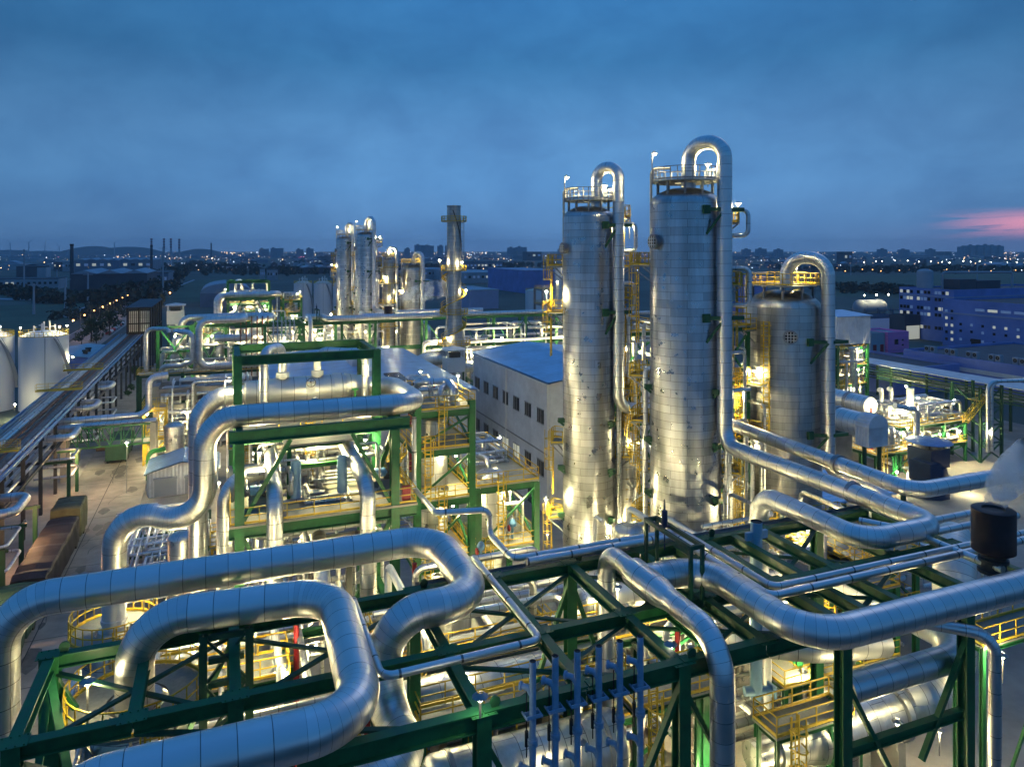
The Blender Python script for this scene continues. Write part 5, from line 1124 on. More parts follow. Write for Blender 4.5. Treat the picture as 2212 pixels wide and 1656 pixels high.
for i, (p, pw) in enumerate((((-11.6, 131, 8.6), 420), ((-10.8, 131, 3.2), 500), ((-8.6, 125.6, 2.6), 420), ((-1.6, 113.2, 5.4), 300), ((-.6, 103, 4.4), 420), ((-3.2, 88, 5.0), 520), ((-7, 95, 4.6), 420), ((-6, 137, 7), 600), ((3, 137, 7), 700), ((3.4, 106, 9), 800), ((-22, 131, 4.4), 400), ((-13, 117, 7.5), 700))):
    lamp(['lamp on the upper landing of the yellow stair tower', 'lamp on the lower landing of the yellow stair tower', 'lamp by the pale drum near the stair tower', 'lamp above the pump house roof edge', 'lamp right of the pump house', 'lamp over the ground manifold, right', 'lamp over the ground manifold, left', 'lamp in the concrete frame, left bay', 'lamp in the concrete frame, right bay', 'lamp before the blue-roofed hall gable', 'lamp at the left pier of the lattice bridge', 'road lamp beside the pump house'][i], p, pw, 1.2 if i < 11 else 7.3, (0, 0), size=.2)
structure('grey-lit equipment deck behind the stepped duct', .8, 7, 100, 110, [5.2, 9.5], cw=.4, bh=.4, nu=2, mat='green')
clutter('on the equipment deck behind the stepped duct', (.5, 6.8, 98.5, 109, .5, 12), 30, 63, dia=(.2, .5))
# two white tanks
def tank(label, u, v, r, h, stair=True):
    e = thing('storage_tank', label, 'storage tank', (u, v, 0))
    m = MB(); m.lathe((u, v, 0), [(r, 0), (r, h - 1.2), (r * .6, h - .35), (.02, h)], 48); m.build('shell', 'tank_white', e)
    m = MB(); n = 36; m.rail([(u + r * .98 * math.cos(2 * math.pi * i / n), v + r * .98 * math.sin(2 * math.pi * i / n), h - 1.2) for i in range(n + 1)], gap=1.4, w=.09); m.build('roof_railing', 'yellow', e)
    m = MB(); t = (u, v); V = [(*off(t, 20 + 62 * i / 20, r + .5), h - 1.4 - 11.5 * (i / 20) ** 1.1) for i in range(21)]
    for a, b in zip(V, V[1:]): m.bar(a, b, .9, .12); m.bar((a[0], a[1], a[2] + 1), (b[0], b[1], b[2] + 1), .09)
    m.build('spiral_stair', 'far_pale', e)
    for i, a in enumerate((-60, -10, 30, 90, 180)):
        q = off(t, a, r * .45); m = MB(); m.bar((*q, h - .7), (*q, h + 1.2 + (i % 3) * .5), .3); m.bar((*q, h + .9), (*off(t, a + 25, r * .5), h + .9), .2); m.build('roof_nozzle', 'white_paint', e)
    m = MB(); q = off(t, 2, r + .02); m.bar((*q, .2), (*q, h - 1.3), .14); m.build('drain_line', 'far_pale', e)
    return e
tank('fully visible white storage tank left of the roadside rack', -37.4, 188.6, 4.8, 17.4)
tank('white storage tank cut by the left picture edge', -48.4, 191, 4.8, 17.4)
for i, (a, pw) in enumerate(((-75, 500), (40, 700), (75, 450))):
    lamp(['lamp on the left rim of the fully visible white tank', 'lamp on the roof of the fully visible white tank', 'lamp on the right rim of the fully visible white tank'][i], (*off((-37.4, 188.6), a, 4.5), 18.3), pw * .3, 1.6, (0, 0), size=.18)
lamp('lamp on the roof of the tank at the picture edge', (*off((-48.4, 191), 30, 4), 18.6), 150, 1.6, (0, 0), size=.22)
lamp('lamp at the spiral stair foot of the visible white tank', (*off((-37.4, 188.6), 76, 5.6), 11.2), 420, 1, (0, 0), size=.22)
lamp('twin lamp at the foot of the white tanks', (-40.5, 178, 3.2), 420, 1.6, (0, 0), size=.22)
e = shed_building('low blue workshop behind the white tanks', -44, -32.5, 222, 250, 6.2, 7.0, wall='purple_wall', roof='grey_roof', name='workshop')
for v in (228, 233): m = MB(); m.lathe((-35.5, v, 6.5), [(.6, 0), (.6, .9), (.8, 1.0), (.8, 1.4)], 14); m.build('roof_ventilator', 'dark_metal', e)
e = thing('covered_conveyor', 'dark framed conveyor gallery at the far end of the roadside rack', 'conveyor', (-23, 255, 0))
m = MB(); m.box((-25.8, 235.3, 11.3), (-20.2, 275, 18.2)); m.build('cladding', 'dark_louvre', e)
m = MB()
for u in (-26, -23, -20): m.bar((u, 235, 11), (u, 235, 18.6), .4)
for z in (11.1, 14, 18.5): m.bar((-26, 235, z), (-20, 235, z), .35)
for v in range(235, 276, 8): m.bar((-20, v, 11), (-20, v, 18.6), .35); m.bar((-20, v, 0), (-20, v, 11), .5); m.bar((-26, v, 0), (-26, v, 11), .5)
for z in (11.1, 18.5): m.bar((-20, 235, z), (-20, 275, z), .35)
m.build('frame', 'black_steel', e)
m = MB(); m.box((-26.4, 234.5, 18.6), (-19.6, 275.5, 18.75)); m.build('roof', 'roof_dark', e)
m = MB()
for i in range(11): m.lathe((-25.4 + i * .5, 235.2, 11.6), [(.16, 0), (.16, 6)], 8)
m.build('bundled_lines', 'clad_small', e)
# road lamps, fence, cars, trees by the lamp road
rl = []
for i in range(11):
    v = 300 + i * 24.5
    o = lamp('', (-54.6, v, 8.2), 260 if i < 7 else 0, 8.0, (1.4, 0), 'bulb_orange', (1, .6, .3), name='street_lamp', size=.34, group='street lamps along the far left road'); rl.append((o, (-55, v, 8)))
numbered(rl, '%s from left of the orange street lamps along the far road', 'street lamps along the far left road')
lamp('single orange street lamp at the end of the conveyor', P(0, 367, 661, 0)[:2] + (8.5,), 700, 8.2, (0, 0), 'bulb_orange', (1, .6, .3), name='street_lamp', size=.5)
m = MB(); m.rail([(-56.6, 290, 0), (-56.6, 560, 0)], h=2.0, gap=3, w=.25, rails=(1.9, 1.1, .3)); tag(m.build('fence', 'far_pale'), 'pale fence along the far lamp-lit road', 'fence')
def car(label, u, v, mat, a=0):
    e = thing('parked_car', label, 'car', (u, v, 0), 'cars parked by the far left road')
    m = MB(); m.add([(u - .9, v - 2.1, .35), (u + .9, v - 2.1, .35), (u + .9, v + 2.1, .35), (u - .9, v + 2.1, .35), (u - .9, v - 2.1, .85), (u + .9, v - 2.1, .85), (u + .9, v + 2.1, .8), (u - .9, v + 2.1, .8), (u - .7, v - 1.4, 1.45), (u + .7, v - 1.4, 1.45), (u + .7, v + .7, 1.45), (u - .7, v + .7, 1.45)],
        [(3, 2, 1, 0), (0, 1, 5, 4), (1, 2, 6, 5), (2, 3, 7, 6), (3, 0, 4, 7), (4, 5, 9, 8), (5, 6, 10, 9), (6, 7, 11, 10), (7, 4, 8, 11), (8, 9, 10, 11)]); m.build('body', mat, e)
    for s_ in (-1, 1):
        for t_ in (-1.3, 1.3): m = MB(); m.lathe((u + s_ * .85 - .1, v + t_, .34), [(.02, 0), (.34, 0), (.34, .2), (.02, .2)], 12, 'u'); m.build('wheel', 'black_steel', e)
for i in range(7): car(['first', 'second', 'third', 'fourth', 'fifth', 'sixth', 'last'][i] + ' in the row of cars parked beside the conveyor, from near', -45.2, 345 + i * 7, ('red', 'white_paint', 'red', 'far_pale', 'white_paint', 'red', 'white_paint')[i])
def tree(label, u, v, h, r, seed, mat='leaf', name='broadleaf_tree', trunk=True):
    e = thing(name, label, 'tree', (u, v, 0)); rnd = random.Random(seed)
    m = MB(); m.tube([(u, v, 0), (u + .1, v, h * .35), (u - .1, v + .1, h * .7)], [h * .035, h * .025, h * .012], 7)
    tips = []
    for i in range(7):
        a = i * .9 + rnd.random(); z = h * rnd.uniform(.3, .6); q = (u + r * .7 * math.cos(a), v + r * .7 * math.sin(a), z + h * rnd.uniform(.12, .3)); m.tube([(u, v, z), q], [h * .015, h * .006], 5); tips.append(q)
    m.build('trunk', 'trunk', e)
    m = MB(); V = []; F = []
    cl = [(u + rnd.gauss(0, .42) * r, v + rnd.gauss(0, .42) * r, h * rnd.uniform(.42, .95)) for _ in range(13)]
    for c in cl:
        for k in range(46):
            p = Vector(c) + Vector((rnd.gauss(0, 1), rnd.gauss(0, 1), rnd.gauss(0, .8))) * r * .22
            a = Vector((rnd.uniform(-1, 1), rnd.uniform(-1, 1), rnd.uniform(-1, 1))).normalized(); b = a.orthogonal().normalized(); c_ = a.cross(b); s_ = r * rnd.uniform(.07, .13)
            o = len(V); V += [p + b * s_, p + c_ * s_, p - b * s_, p - c_ * s_]; F.append((o, o + 1, o + 2, o + 3))
    m.add(V, F); m.build('crown', mat, e)
    return e
for i, (x, y, h) in enumerate(((176, 746, 5), (197, 738, 10), (222, 728, 5.5), (236, 724, 10), (208, 745, 4.5))):
    p = P(0, x, y, 0); tree(['small rounded tree left by the lamp road', 'tall dark tree left of the lamp road junction', 'small tree between the two tall trees', 'tall dark tree before the parked cars', 'bushy shrub below the tall dark trees'][i], p[0], p[1], h, h * .42, 70 + i)
for i, (x, y, h) in enumerate(((292, 812, 2.4), (300, 818, 1.8), (283, 845, 1.6), (278, 856, 1.4), (290, 806, 2.0))):
    p = P(0, x, y, 0); tree(['clipped shrub at the far end of the grass strip', 'round shrub beside the footpath curve', 'low shrub in the middle of the grass strip', 'lowest shrub at the near end of the grass strip', 'pale shrub by the footpath start'][i], p[0], p[1], h, h * .6, 80 + i, 'grass', 'shrub')

# ================================================================ RIGHT SIDE
def drum(label, u, v0, v1, z, r, zl):
    e = thing('rotary_drum', label, 'drum', (u, (v0 + v1) / 2, 0))
    m = MB(); m.lathe((u, v0, z), [(.02, 0), (r * .95, 0), (r, .2), (r, v1 - v0 - 4), (r * .72, v1 - v0), (.02, v1 - v0)], 32, 'v'); m.build('shell', 'clad_pale', e)
    for k in (.2, .4, .62): m = MB(); m.lathe((u, v0 + (v1 - v0) * k, z), [(r + .15, 0), (r + .15, .5)], 32, 'v'); m.build('riding_ring', 'grey_steel', e)
    for k in (.2, .62): m = MB(); m.box((u - r, v0 + (v1 - v0) * k - .5, 0), (u + r, v0 + (v1 - v0) * k + .5, z - r * .8)); m.build('pier', 'concrete_old', e)
    return e
drum('nearer pale cylindrical drum right of the squat tower', 84.0, 76, 97, 10.4, 1.75, 0)
drum('farther pale ringed drum right of the squat tower', 97.5, 87, 106, 9.8, 1.6, 0)
e = thing('drum_housing', 'white panelled housing at the front of the nearer drum', 'housing', (84, 74, 0)); m = MB(); m.box((82.2, 73.6, 8.0), (85.8, 75.9, 10.6)); m.lathe((84.0, 73.6, 10.6), [(1.8, 0), (1.8, 2.3)], 24, 'v'); m.build('panels', 'corrugated_white', e); m = MB(); m.column(82.6, 74.7, 0, 8, .4); m.column(85.4, 74.7, 0, 8, .4); m.build('leg', 'green_dark', e)
structure('larger yellow-railed process platform at right with white pipes on top', 100, 115, 83.6, 90.6, [3.4, 7.0], cw=.4, bh=.45, nu=3, nv=1)
structure('lower yellow-railed platform at right with a red vessel', 89.5, 97, 78.8, 85, [5.0], cw=.45, bh=.45, nu=2)
vessel_v('dark red vessel with thin stack on the lower right platform', 91.5, 81.5, 5, .75, 4.2, 'red', nozzles=1)
pipe('thin red stack on the dark red vessel', [(91.5, 81.5, 9.1), (91.5, 81.5, 11.2)], .28, 'small_stack', 'red', n=10)
vessel_v('grey flanged vessel beside the red vessel', 94.0, 80.2, 5, .6, 3.4, nozzles=1)
clutter('on the larger right platform', (100.5, 114.5, 84, 90, 7.2, 10), 34, 71, ('white_paint', 'clad_small', 'white_paint'), dia=(.2, .5))
clutter('under the larger right platform', (100, 115, 83, 90, .6, 6.2), 26, 72, dia=(.2, .5))
clutter('on the lower right platform', (90, 96.5, 79.4, 84.5, 5.2, 7.6), 12, 73, dia=(.2, .4))
pipe('upright white stack on the larger right platform', [(106.5, 87, 7), (106.5, 87, 12.2)], 1.2, 'small_stack', 'white_paint', n=16)
for i, u in enumerate((102.2, 104.4)): pipe(['left', 'right'][i] + ' hooded white vent on the larger right platform', [(u, 89, 7), (u, 89, 12), (u - 1.2, 88.4, 12)], .7, 'small_stack', 'white_paint', rad=.6, n=12)
pipe('silver pipe dropping from the lower right platform to the parallel ducts', [(92.5, 78.2, 12.0), (96.8, 78.0, 11.2), (96.8, 78.0, 1.8), (101, 71, 1.4)], .85, 'small_pipe', 'clad_small', rad=1.2, n=16)
e = thing('trestle_tower', 'dark green lattice trestle with stair at right', 'steel frame', (119, 84.5, 0))
for u in (116.4, 121.6):
    for v in (82, 87): m = MB(); m.column(u, v, 0, 12.5, .4); m.build('column', 'green_dark', e)
for k in range(4):
    z = k * 3
    for p, q in (((116.4, 82, z), (121.6, 82, z + 3)), ((121.6, 82, z), (116.4, 82, z + 3)), ((116.4, 82, z), (116.4, 87, z + 3)), ((116.4, 82, z + 3), (121.6, 82, z + 3)), ((121.6, 87, z), (116.4, 87, z + 3))): m = MB(); m.bar(p, q, .2); m.build('brace', 'green_dark', e)
m = MB(); m.stair((112.5, 81.8, 7.0), (116.6, 81.8, 10.2)); m.build('stair', 'yellow', e)
m = MB(); m.box((116, 81.6, 10.2), (118, 84, 10.32)); m.rail([(116, 81.6, 10.3), (118, 81.6, 10.3), (118, 84, 10.3)]); m.build('landing', 'yellow', e)
for i in range(2): pipe(['left', 'right'][i] + ' of two blue-grey pipes curving over the lattice trestle', [(116.6 + i * .9, 80.9, 2), (116.6 + i * .9, 80.9, 13.6), (128, 79 - i, 13.6), (160, 66 - i, 13.6)], .6, 'small_pipe', 'clad_small', rad=1.6, n=12)
e = thing('cooling_unit', 'dark blue hooded unit with flat oval lid before the yard', 'cooling unit', (94.3, 74.2, 0))
m = MB(); m.lathe((94.3, 74.2, 0), [(2.9, 0), (2.8, 2.6), (2.4, 4.2)], 10); m.box((92.4, 72.2, 4.2), (96.2, 76.0, 6.9)); m.build('housing', 'navy', e)
m = MB(); m.box((91.0, 71.2, 2.6), (93.0, 74.6, 5.4)); m.build('side_box', 'navy', e)
m = MB(); m.lathe((94.5, 74.2, 7.6), [(.02, .25), (2.9, .12), (3.1, 0), (.02, -.05)], 28, cap=False); m.build('lid', 'blue_paint', e)
m = MB()
for s_ in (-1, 1):
    for t_ in (-1, 1): m.bar((94.3 + s_ * 1.4, 74.2 + t_ * 1.4, 6.8), (94.3 + s_ * 1.4, 74.2 + t_ * 1.4, 7.6), .2)
m.build('lid_post', 'black_steel', e)
for i, (p, pw) in enumerate((((88.0, 80.5, 9.5), 500), ((96.6, 79.4, 8.2), 420), ((101.5, 84.4, 9.4), 420), ((105, 86, 9.6), 420), ((109.5, 88, 10.2), 420), ((113.5, 84.4, 10.2), 420), ((101.8, 84.6, 5.8), 420), ((108, 82.8, 5.4), 420), ((112.8, 83.0, 5.4), 420), ((98.2, 78.2, 3.4), 260), ((99.5, 71.5, 1.8), 180), ((86, 100, 12.8), 150), ((116.8, 80.6, 5.6), 420), ((92, 77.4, 2.6), 420), ((122.5, 101, 9), 400))):
    lamp(['lamp at the front of the nearer drum', 'lamp on the front rail of the lower right platform', 'lamp on the left end of the larger right platform', 'lamp between the hooded vents on the right platform', 'lamp by the back rail of the right platform', 'lamp near the trestle stair', 'lamp under the left end of the right platform', 'lamp under the middle of the right platform', 'lamp under the right end of the right platform', 'lamp at the foot of the dropping silver pipe', 'glaring lamp before the dark blue unit', 'lamp above the drums', 'lamp at the lattice trestle', 'lamp under the lower right platform', 'lamp on the frame of the white elevated shed'][i], p, pw * 1.5, 1.3, (0, 0), size=.2)
# white elevated shed on green frame
structure('green equipment tower under the white box shed', 129.5, 138.6, 124.6, 132, [4.6, 9.0, 13.2], cw=.6, bh=.5, top=13.6)
e = thing('elevated_shed', 'white windowless box shed on top of the green equipment tower', 'building', (134, 128, 13.7))
m = MB(); m.box((129, 124.2, 13.75), (139.2, 132.4, 20.1)); m.build('wall', 'corrugated_white', e)
m = MB(); m.add([(128.6, 123.8, 20.2), (139.6, 123.8, 20.2), (139.6, 132.8, 20.9), (128.6, 132.8, 20.9), (128.6, 123.8, 20.05), (139.6, 123.8, 20.05), (139.6, 132.8, 20.75), (128.6, 132.8, 20.75)], [(0, 1, 2, 3), (7, 6, 5, 4), (0, 4, 5, 1), (1, 5, 6, 2), (2, 6, 7, 3), (3, 7, 4, 0)]); m.build('roof', 'blue_roof', e)
clutter('in the green equipment tower', (130, 138.4, 123.6, 130, 1, 13), 30, 74, dia=(.25, .6))
for i, z in enumerate((3.6, 8, 12.2)): lamp(['lamp on the lowest deck of the green equipment tower', 'lamp on the middle deck of the green equipment tower', 'lamp on the top deck of the green equipment tower'][i], (134 + i, 123.9, z), 900, .8, (0, 0), size=.24)
# long louvred rack at right
e = thing('pipe_bridge', 'long dark green rack with open louvre lines at right', 'pipe rack', (142.5, 100, 0))
for v in range(40, 134, 9):
    for u in (142, 148): m = MB(); m.column(u, v, 0, 8.4, .4); m.build('column', 'green_dark', e)
for k in range(5): m = MB(); m.box((141.75, 36, 5.2 + k * .62), (141.85, 133, 5.5 + k * .62)); m.build('louvre', 'green_dark', e)
m = MB(); m.box((141.2, 36, 8.5), (148.6, 133, 8.65)); m.build('roof', 'grey_roof', e)
nm = []
for i in range(4): o = pipe('', [(142.6 + i * 1.2, 36, 6.0), (142.6 + i * 1.2, 133, 6.0)], .45, 'rack_pipe', 'clad_small', n=8, straight=6); nm.append((o, (142.6 + i * 1.2, 90, 6)))
numbered(nm, '%s from left of the lines inside the louvred rack', 'lines inside the louvred rack')
# purple buildings
def block(label, u0, u1, v0, v1, h, mat='purple_wall', roof='roof_dark', name='factory_building', parapet=.8, cat='building'):
    e = thing(name, label, cat, ((u0 + u1) / 2, (v0 + v1) / 2, 0))
    m = MB(); m.box((u0, v0, 0), (u1, v1, h)); m.build('wall', mat, e)
    m = MB(); t = .4
    for a, b in (((u0, v0), (u1, v0 + t)), ((u0, v1 - t), (u1, v1)), ((u0, v0 + t), (u0 + t, v1 - t)), ((u1 - t, v0 + t), (u1, v1 - t))): m.box((a[0], a[1], h + .01), (b[0], b[1], h + parapet))
    m.build('parapet', mat, e)
    m = MB(); m.box((u0 + t, v0 + t, h + .01), (u1 - t, v1 - t, h + .12)); m.build('roof', roof, e)
    return e
def wins(e, u, vs, zs, w_, h_, lit, seed, band=None):
    rnd = random.Random(seed)
    for z in zs:
        for v in vs:
            m = MB(); m.box((u - .12, v, z), (u - .01, v + w_, z + h_)); r_ = rnd.random()
            m.build('window', 'window_lit' if r_ < lit * .45 else ('window_blue' if r_ < lit else 'glass_dark'), e)
eA = block('tall blue-purple factory block with rows of lit windows', 258, 330, 192, 216, 19.6)
wins(eA, 258, [194.2 + i * 1.55 for i in range(14) if i % 5 != 4], (4.5, 9.6, 12.0, 15.6, 18.2), 1.15, 1.25,   .4, 5)
m = MB(); m.box((257.8, 191.8, 17.2), (257.99, 216, 17.7)); m.box((258, 191.8, 17.2), (330, 191.99, 17.7)); m.build('band_course', 'purple_pale', eA)
eB = block('broad blue-purple factory block at the right edge', 250, 335, 140, 190.6, 16.4)
wins(eB, 250, [142 + i * 4.1 for i in range(11)], (2.5, 5.6, 8.0), .9, .9, .45, 6); wins(eB, 250, [142.4 + i * 4.6 for i in range(8)], (13.6,), 3.4, .9, .8, 7); wins(eB, 250, (186.4, 188.6), (2, 4.6, 7.2, 9.8, 12.4), .9, 1.0, .6, 8)
m = MB(); m.box((249.8, 140, 11.9), (249.99, 190.6, 12.5)); m.build('band_course', 'purple_pale', eB)
for i, v in enumerate((150, 163, 176)): m = MB(); m.box((249.8, v, .1), (249.99, v + 3.4, 3.6)); m.build('gate', 'black_steel', eB)
for i, (u, v, w_, h_) in enumerate(((272, 200, 6, 4.0), (286, 203, 9, 3.2))): m = MB(); m.box((u, v, 19.8), (u + w_ * 1.6, v + 8, 19.8 + h_)); m.build('plant_room', 'far_dark', eA)
e = vessel_v('pale silo on the roof of the tall blue-purple block', 264, 209, 19.72, 3.0, 8.2, 'far_pale', nozzles=0, name='roof_silo')
e = vessel_h('pale horizontal tank on the roof of the tall blue-purple block', (316, 196, 24), 9, 2.4, 'u', 'far_pale', zb=19.72)
pipe('pale pipe run over the roof of the tall blue-purple block', [(270, 206, 19.72), (270, 206, 26.5), (300, 198, 26.5), (300, 198, 19.72)], .9, 'roof_pipe', 'far_pale', rad=1.2, n=10)
eC = block('low purple workshop with a white stripe and roof fans', 176, 222, 88, 146, 7.0)
m = MB(); m.box((175.86, 88, 4.3), (175.99, 146, 5.3)); m.build('white_stripe', 'white_paint', eC)
for i in range(9):
    for k in range(2):
        v = 92 + i * 6; e2 = thing('roof_unit', '', 'air conditioner', (181, v + k * 1.6, 7.13), 'air conditioning units on the purple workshop roof')
        m = MB(); m.box((180.4, v + k * 1.7, 7.13), (181.6, v + k * 1.7 + 1.3, 8.9)); m.build('casing', 'far_pale', e2); m = MB(); m.lathe((180.4, v + k * 1.7 + .65, 8.2), [(.5, 0), (.5, -.06), (.1, -.06)], 12, 'u', cap=False); m.build('fan_grille', 'black_steel', e2)
        e2['label'] = ORD[i * 2 + 1 - k] + ' from the right of the white units on the purple workshop roof'
block('flat dark-roofed purple hall in front of the pink house', 150, 174, 128, 172, 5.6)
e = block('small pink house with a grey end bay', 212, 222, 182, 194, 6.4, 'pink_wall', 'far_pale')
for u, z, w_, h_ in ((215.2, 2.9, 1.6, 1.7), (218.6, 4.0, .8, .5), (218.6, 2.3, .8, .5)): m = MB(); m.box((u, 181.86, z), (u + w_, 181.99, z + h_)); m.build('window', 'glass_dark', e)
e = block('grey annex joined to the pink house', 205.5, 211.8, 183, 192, 6.2, 'far_pale', 'far_pale')
for u in (206.3, 209.6): m = MB(); m.box((u, 182.86, .2), (u + 1.5, 182.99, 3)); m.build('door', 'red', e)
e = block('dark glazed walkway building left of the blue-purple blocks', 246, 268, 226.5, 232, 7.2, 'far_wall')
m = MB(); m.box((246.2, 226.36, 1.2), (267.8, 226.49, 6.4)); m.build('glazing', 'window_blue', e)
e = block('lit loading bay between the pink house and purple block', 249, 257.6, 206, 213, 9.0, 'far_dark'); m = MB(); m.box((250, 205.86, .3), (257, 205.99, 5.6)); m.build('lit_opening', 'window_lit', e)
block('low purple annex behind the white elevated shed', 232, 262, 262, 300, 8.4)
block('square purple stair tower behind the overhead pipe', 262, 274, 312, 322, 21)
frame('open service rack between the purple buildings', [(u, 236, 0, 9) for u in (262, 270, 278, 286)] + [(u, 244, 0, 9) for u in (262, 270, 278, 286)], [((262, 236, z), (286, 236, z)) for z in (3, 6, 9)], [], (274, 240, 0), mat='grey_steel')
structure('small lit equipment skid behind the purple annex', 300, 309, 322, 330, [7, 13], mat='grey_steel', ladder=False, brace=False)
lamp('lamp on the small lit equipment skid', (302, 321, 12), 1200, 1, (0, 0), size=.4); lamp('lamp low on the small lit equipment skid', (304, 321, 6), 1200, 1, (0, 0), size=.4)
vessel_h('pale tank beside the lit skid left of the tall purple block', (300, 268, 7), 14, 4, 'u', 'far_pale', zb=0)
for i in range(3): lamp(['left', 'middle', 'right'][i] + ' of three lamps over the pale tank beside the purple block', (292 + i * 8, 264, 13.5), 450, 2, (0, 0), size=.4)
P_ = P(9, 500, 1130, 9.5); m = MB()
e = thing('roof_shelter', 'blue corrugated shelter roof between the parallel ducts', 'shelter', (64, 60, 0))
m = MB(); m.box((57, 55.5, 9.4), (68, 64.5, 9.6)); m.build('roof', 'blue_roof', e); m = MB()
for u in (57.5, 67.5):
    for v in (56, 64): m.bar((u, v, 0), (u, v, 9.4), .4)
m.build('post', 'green_dark', e)
clutter('below the blue shelter roof', (54, 70, 44, 58, .5, 8), 24, 75, dia=(.2, .5))
structure('small yellow-railed platform beyond the parallel ducts', 44, 52, 42, 50, [6.5, 11], cw=.4, bh=.4, nu=2)
# yard clutter: loose plates lying about
rnd = random.Random(3); pl = []
for i in range(26):
    u, v = rnd.uniform(112, 135), rnd.uniform(62, 78); a = rnd.uniform(0, 3); m = MB(); c_, s_ = math.cos(a), math.sin(a); L = rnd.uniform(.8, 3.2); w_ = rnd.uniform(.4, 1.4); q = [(u + x * c_ - y * s_, v + x * s_ + y * c_) for x, y in ((-L, -w_), (L, -w_), (L, w_), (-L, w_))]
    m.add([(x, y, .06) for x, y in q] + [(x, y, .2) for x, y in q], [(4, 5, 6, 7), (0, 1, 5, 4), (1, 2, 6, 5), (2, 3, 7, 6), (3, 0, 4, 7)]); o = tag(m.build('steel_plate', rnd.choice(('black_steel', 'concrete_old', 'rust'))), '', 'plate'); pl.append((o, (u, v, 0)))
numbered(pl, '%s from left of the loose plates lying in the right-hand yard', 'loose plates in the yard')

# ================================================================ STEAM
def steam(label, pts, seed, dens=.35):
    m = MB(); rs = [p[3] for p in pts]
    m.tube([p[:3] for p in pts], rs, 14, True)
    o = m.build('steam_plume', 'steam' if seed == 1 else 'steam_far'); return tag(o, label, 'steam')
for sn, sc_, dn, lo in (('steam', 1.7, 5.5, .47), ('steam_far', .42, 1.6, .5)):
    ms = bpy.data.materials.new(sn); ms.use_nodes = True; M[sn] = ms; nt = ms.node_tree; nt.nodes.remove(nt.nodes['Principled BSDF'])
    pv = node(nt, 'ShaderNodeVolumePrincipled'); pv.inputs['Color'].default_value = (.97, .975, .98, 1); pv.inputs['Anisotropy'].default_value = .1
    f = noise(nt, sc_, 5, .68); mr = node(nt, 'ShaderNodeMapRange'); lk(nt, f, mr.inputs[0]); mr.inputs[1].default_value = lo; mr.inputs[2].default_value = .68; mr.inputs[3].default_value = 0; mr.inputs[4].default_value = dn
    lk(nt, mr.outputs[0], pv.inputs['Density']); lk(nt, pv.outputs[0], nt.nodes['Material Output'].inputs['Volume'])
u, v = 36.9, 25.3
steam('white steam drifting right from the near black stack', [(u + .1, v, 21.8, .45), (u + .6, v + .2, 22.3, .65), (u + 1.5, v + .4, 22.8, .9), (u + 2.8, v + .6, 23.2, 1.05), (u + 4.8, v + 1, 23.6, 1.15)], 1)
v += DV
steam('white steam drifting right from the distant black stack', [(u, v, 22.0, .4), (u + 2.5, v + .5, 23.0, 1.3), (u + 6, v + 1.5, 24.2, 2.0), (u + 10, v + 2.5, 24.8, 2.4), (u + 16, v + 4, 26, 2.6)], 2)


m = MB(); rnd = random.Random(9)
for i in range(26):
    u, v = rnd.uniform(-20, -11.6), rnd.uniform(70, 160); n = 9; r0 = rnd.uniform(.3, 1.3); q = [(u + r0 * rnd.uniform(.6, 1.2) * math.cos(2 * math.pi * k / n), v + 2.2 * r0 * rnd.uniform(.6, 1.2) * math.sin(2 * math.pi * k / n), .0425 + i * .0002) for k in range(n)]; m.add(q, [tuple(range(n))])
simple('oil_stain', (.12, .11, .1), .6, 0, .4, 1.5); tag(m.build('road_stains', 'oil_stain'), None, None, None, 'structure')
m = MB()
for i in range(14):
    u, v = rnd.uniform(-19, -12), rnd.uniform(75, 155); a = rnd.uniform(1.2, 1.9)
    for k in range(7): u2, v2 = u + math.cos(a) * 1.1, v + math.sin(a) * 1.1; m.bar((u, v, .044), (u2, v2, .044), .05, .006); u, v = u2, v2; a += rnd.uniform(-.6, .6)
tag(m.build('road_cracks', 'asphalt'), None, None, None, 'structure')
for v, lab in ((99, 'red bollard post by the road left of the trucks'), (111, 'red hydrant post on the road edge near the truss bridge')):
    e = thing('bollard', lab, 'bollard', (-20.5, v, 0)); m = MB(); m.lathe((-20.5, v, 0), [(.2, 0), (.2, .08), (.11, .1), (.11, .95), (.16, 1.0), (.1, 1.12), (.02, 1.15)], 12); m.build('post', 'red', e)
for i, (u, v, w_, l_, h_, mt) in enumerate(((-12.2, 104, 1.2, 2.0, 1.3, 'far_pale'), (-12.4, 98, 1.6, 1.6, .9, 'tarp_brown'), (-20.0, 145, 1.5, 2.4, 1.6, 'rust'), (-12.6, 147, 1.2, 3.0, 1.2, 'concrete_old'))):
    e = thing('crate', ['pale crate on the right edge of the road', 'brown covered crate on the right edge of the road', 'rusty skip on the left road edge beyond the bridge', 'concrete block on the right road edge beyond the bridge'][i], 'crate', (u, v, 0)); m = MB(); m.box((u - w_ / 2, v - l_ / 2, .05), (u + w_ / 2, v + l_ / 2, h_)); m.build('body', mt, e)
    m = MB()
    for k in (-.3, .3): m.box((u - w_ / 2 - .03, v + k * l_ - .05, .06), (u + w_ / 2 + .03, v + k * l_ + .05, h_ + .03))
    m.build('strap', 'black_steel', e)
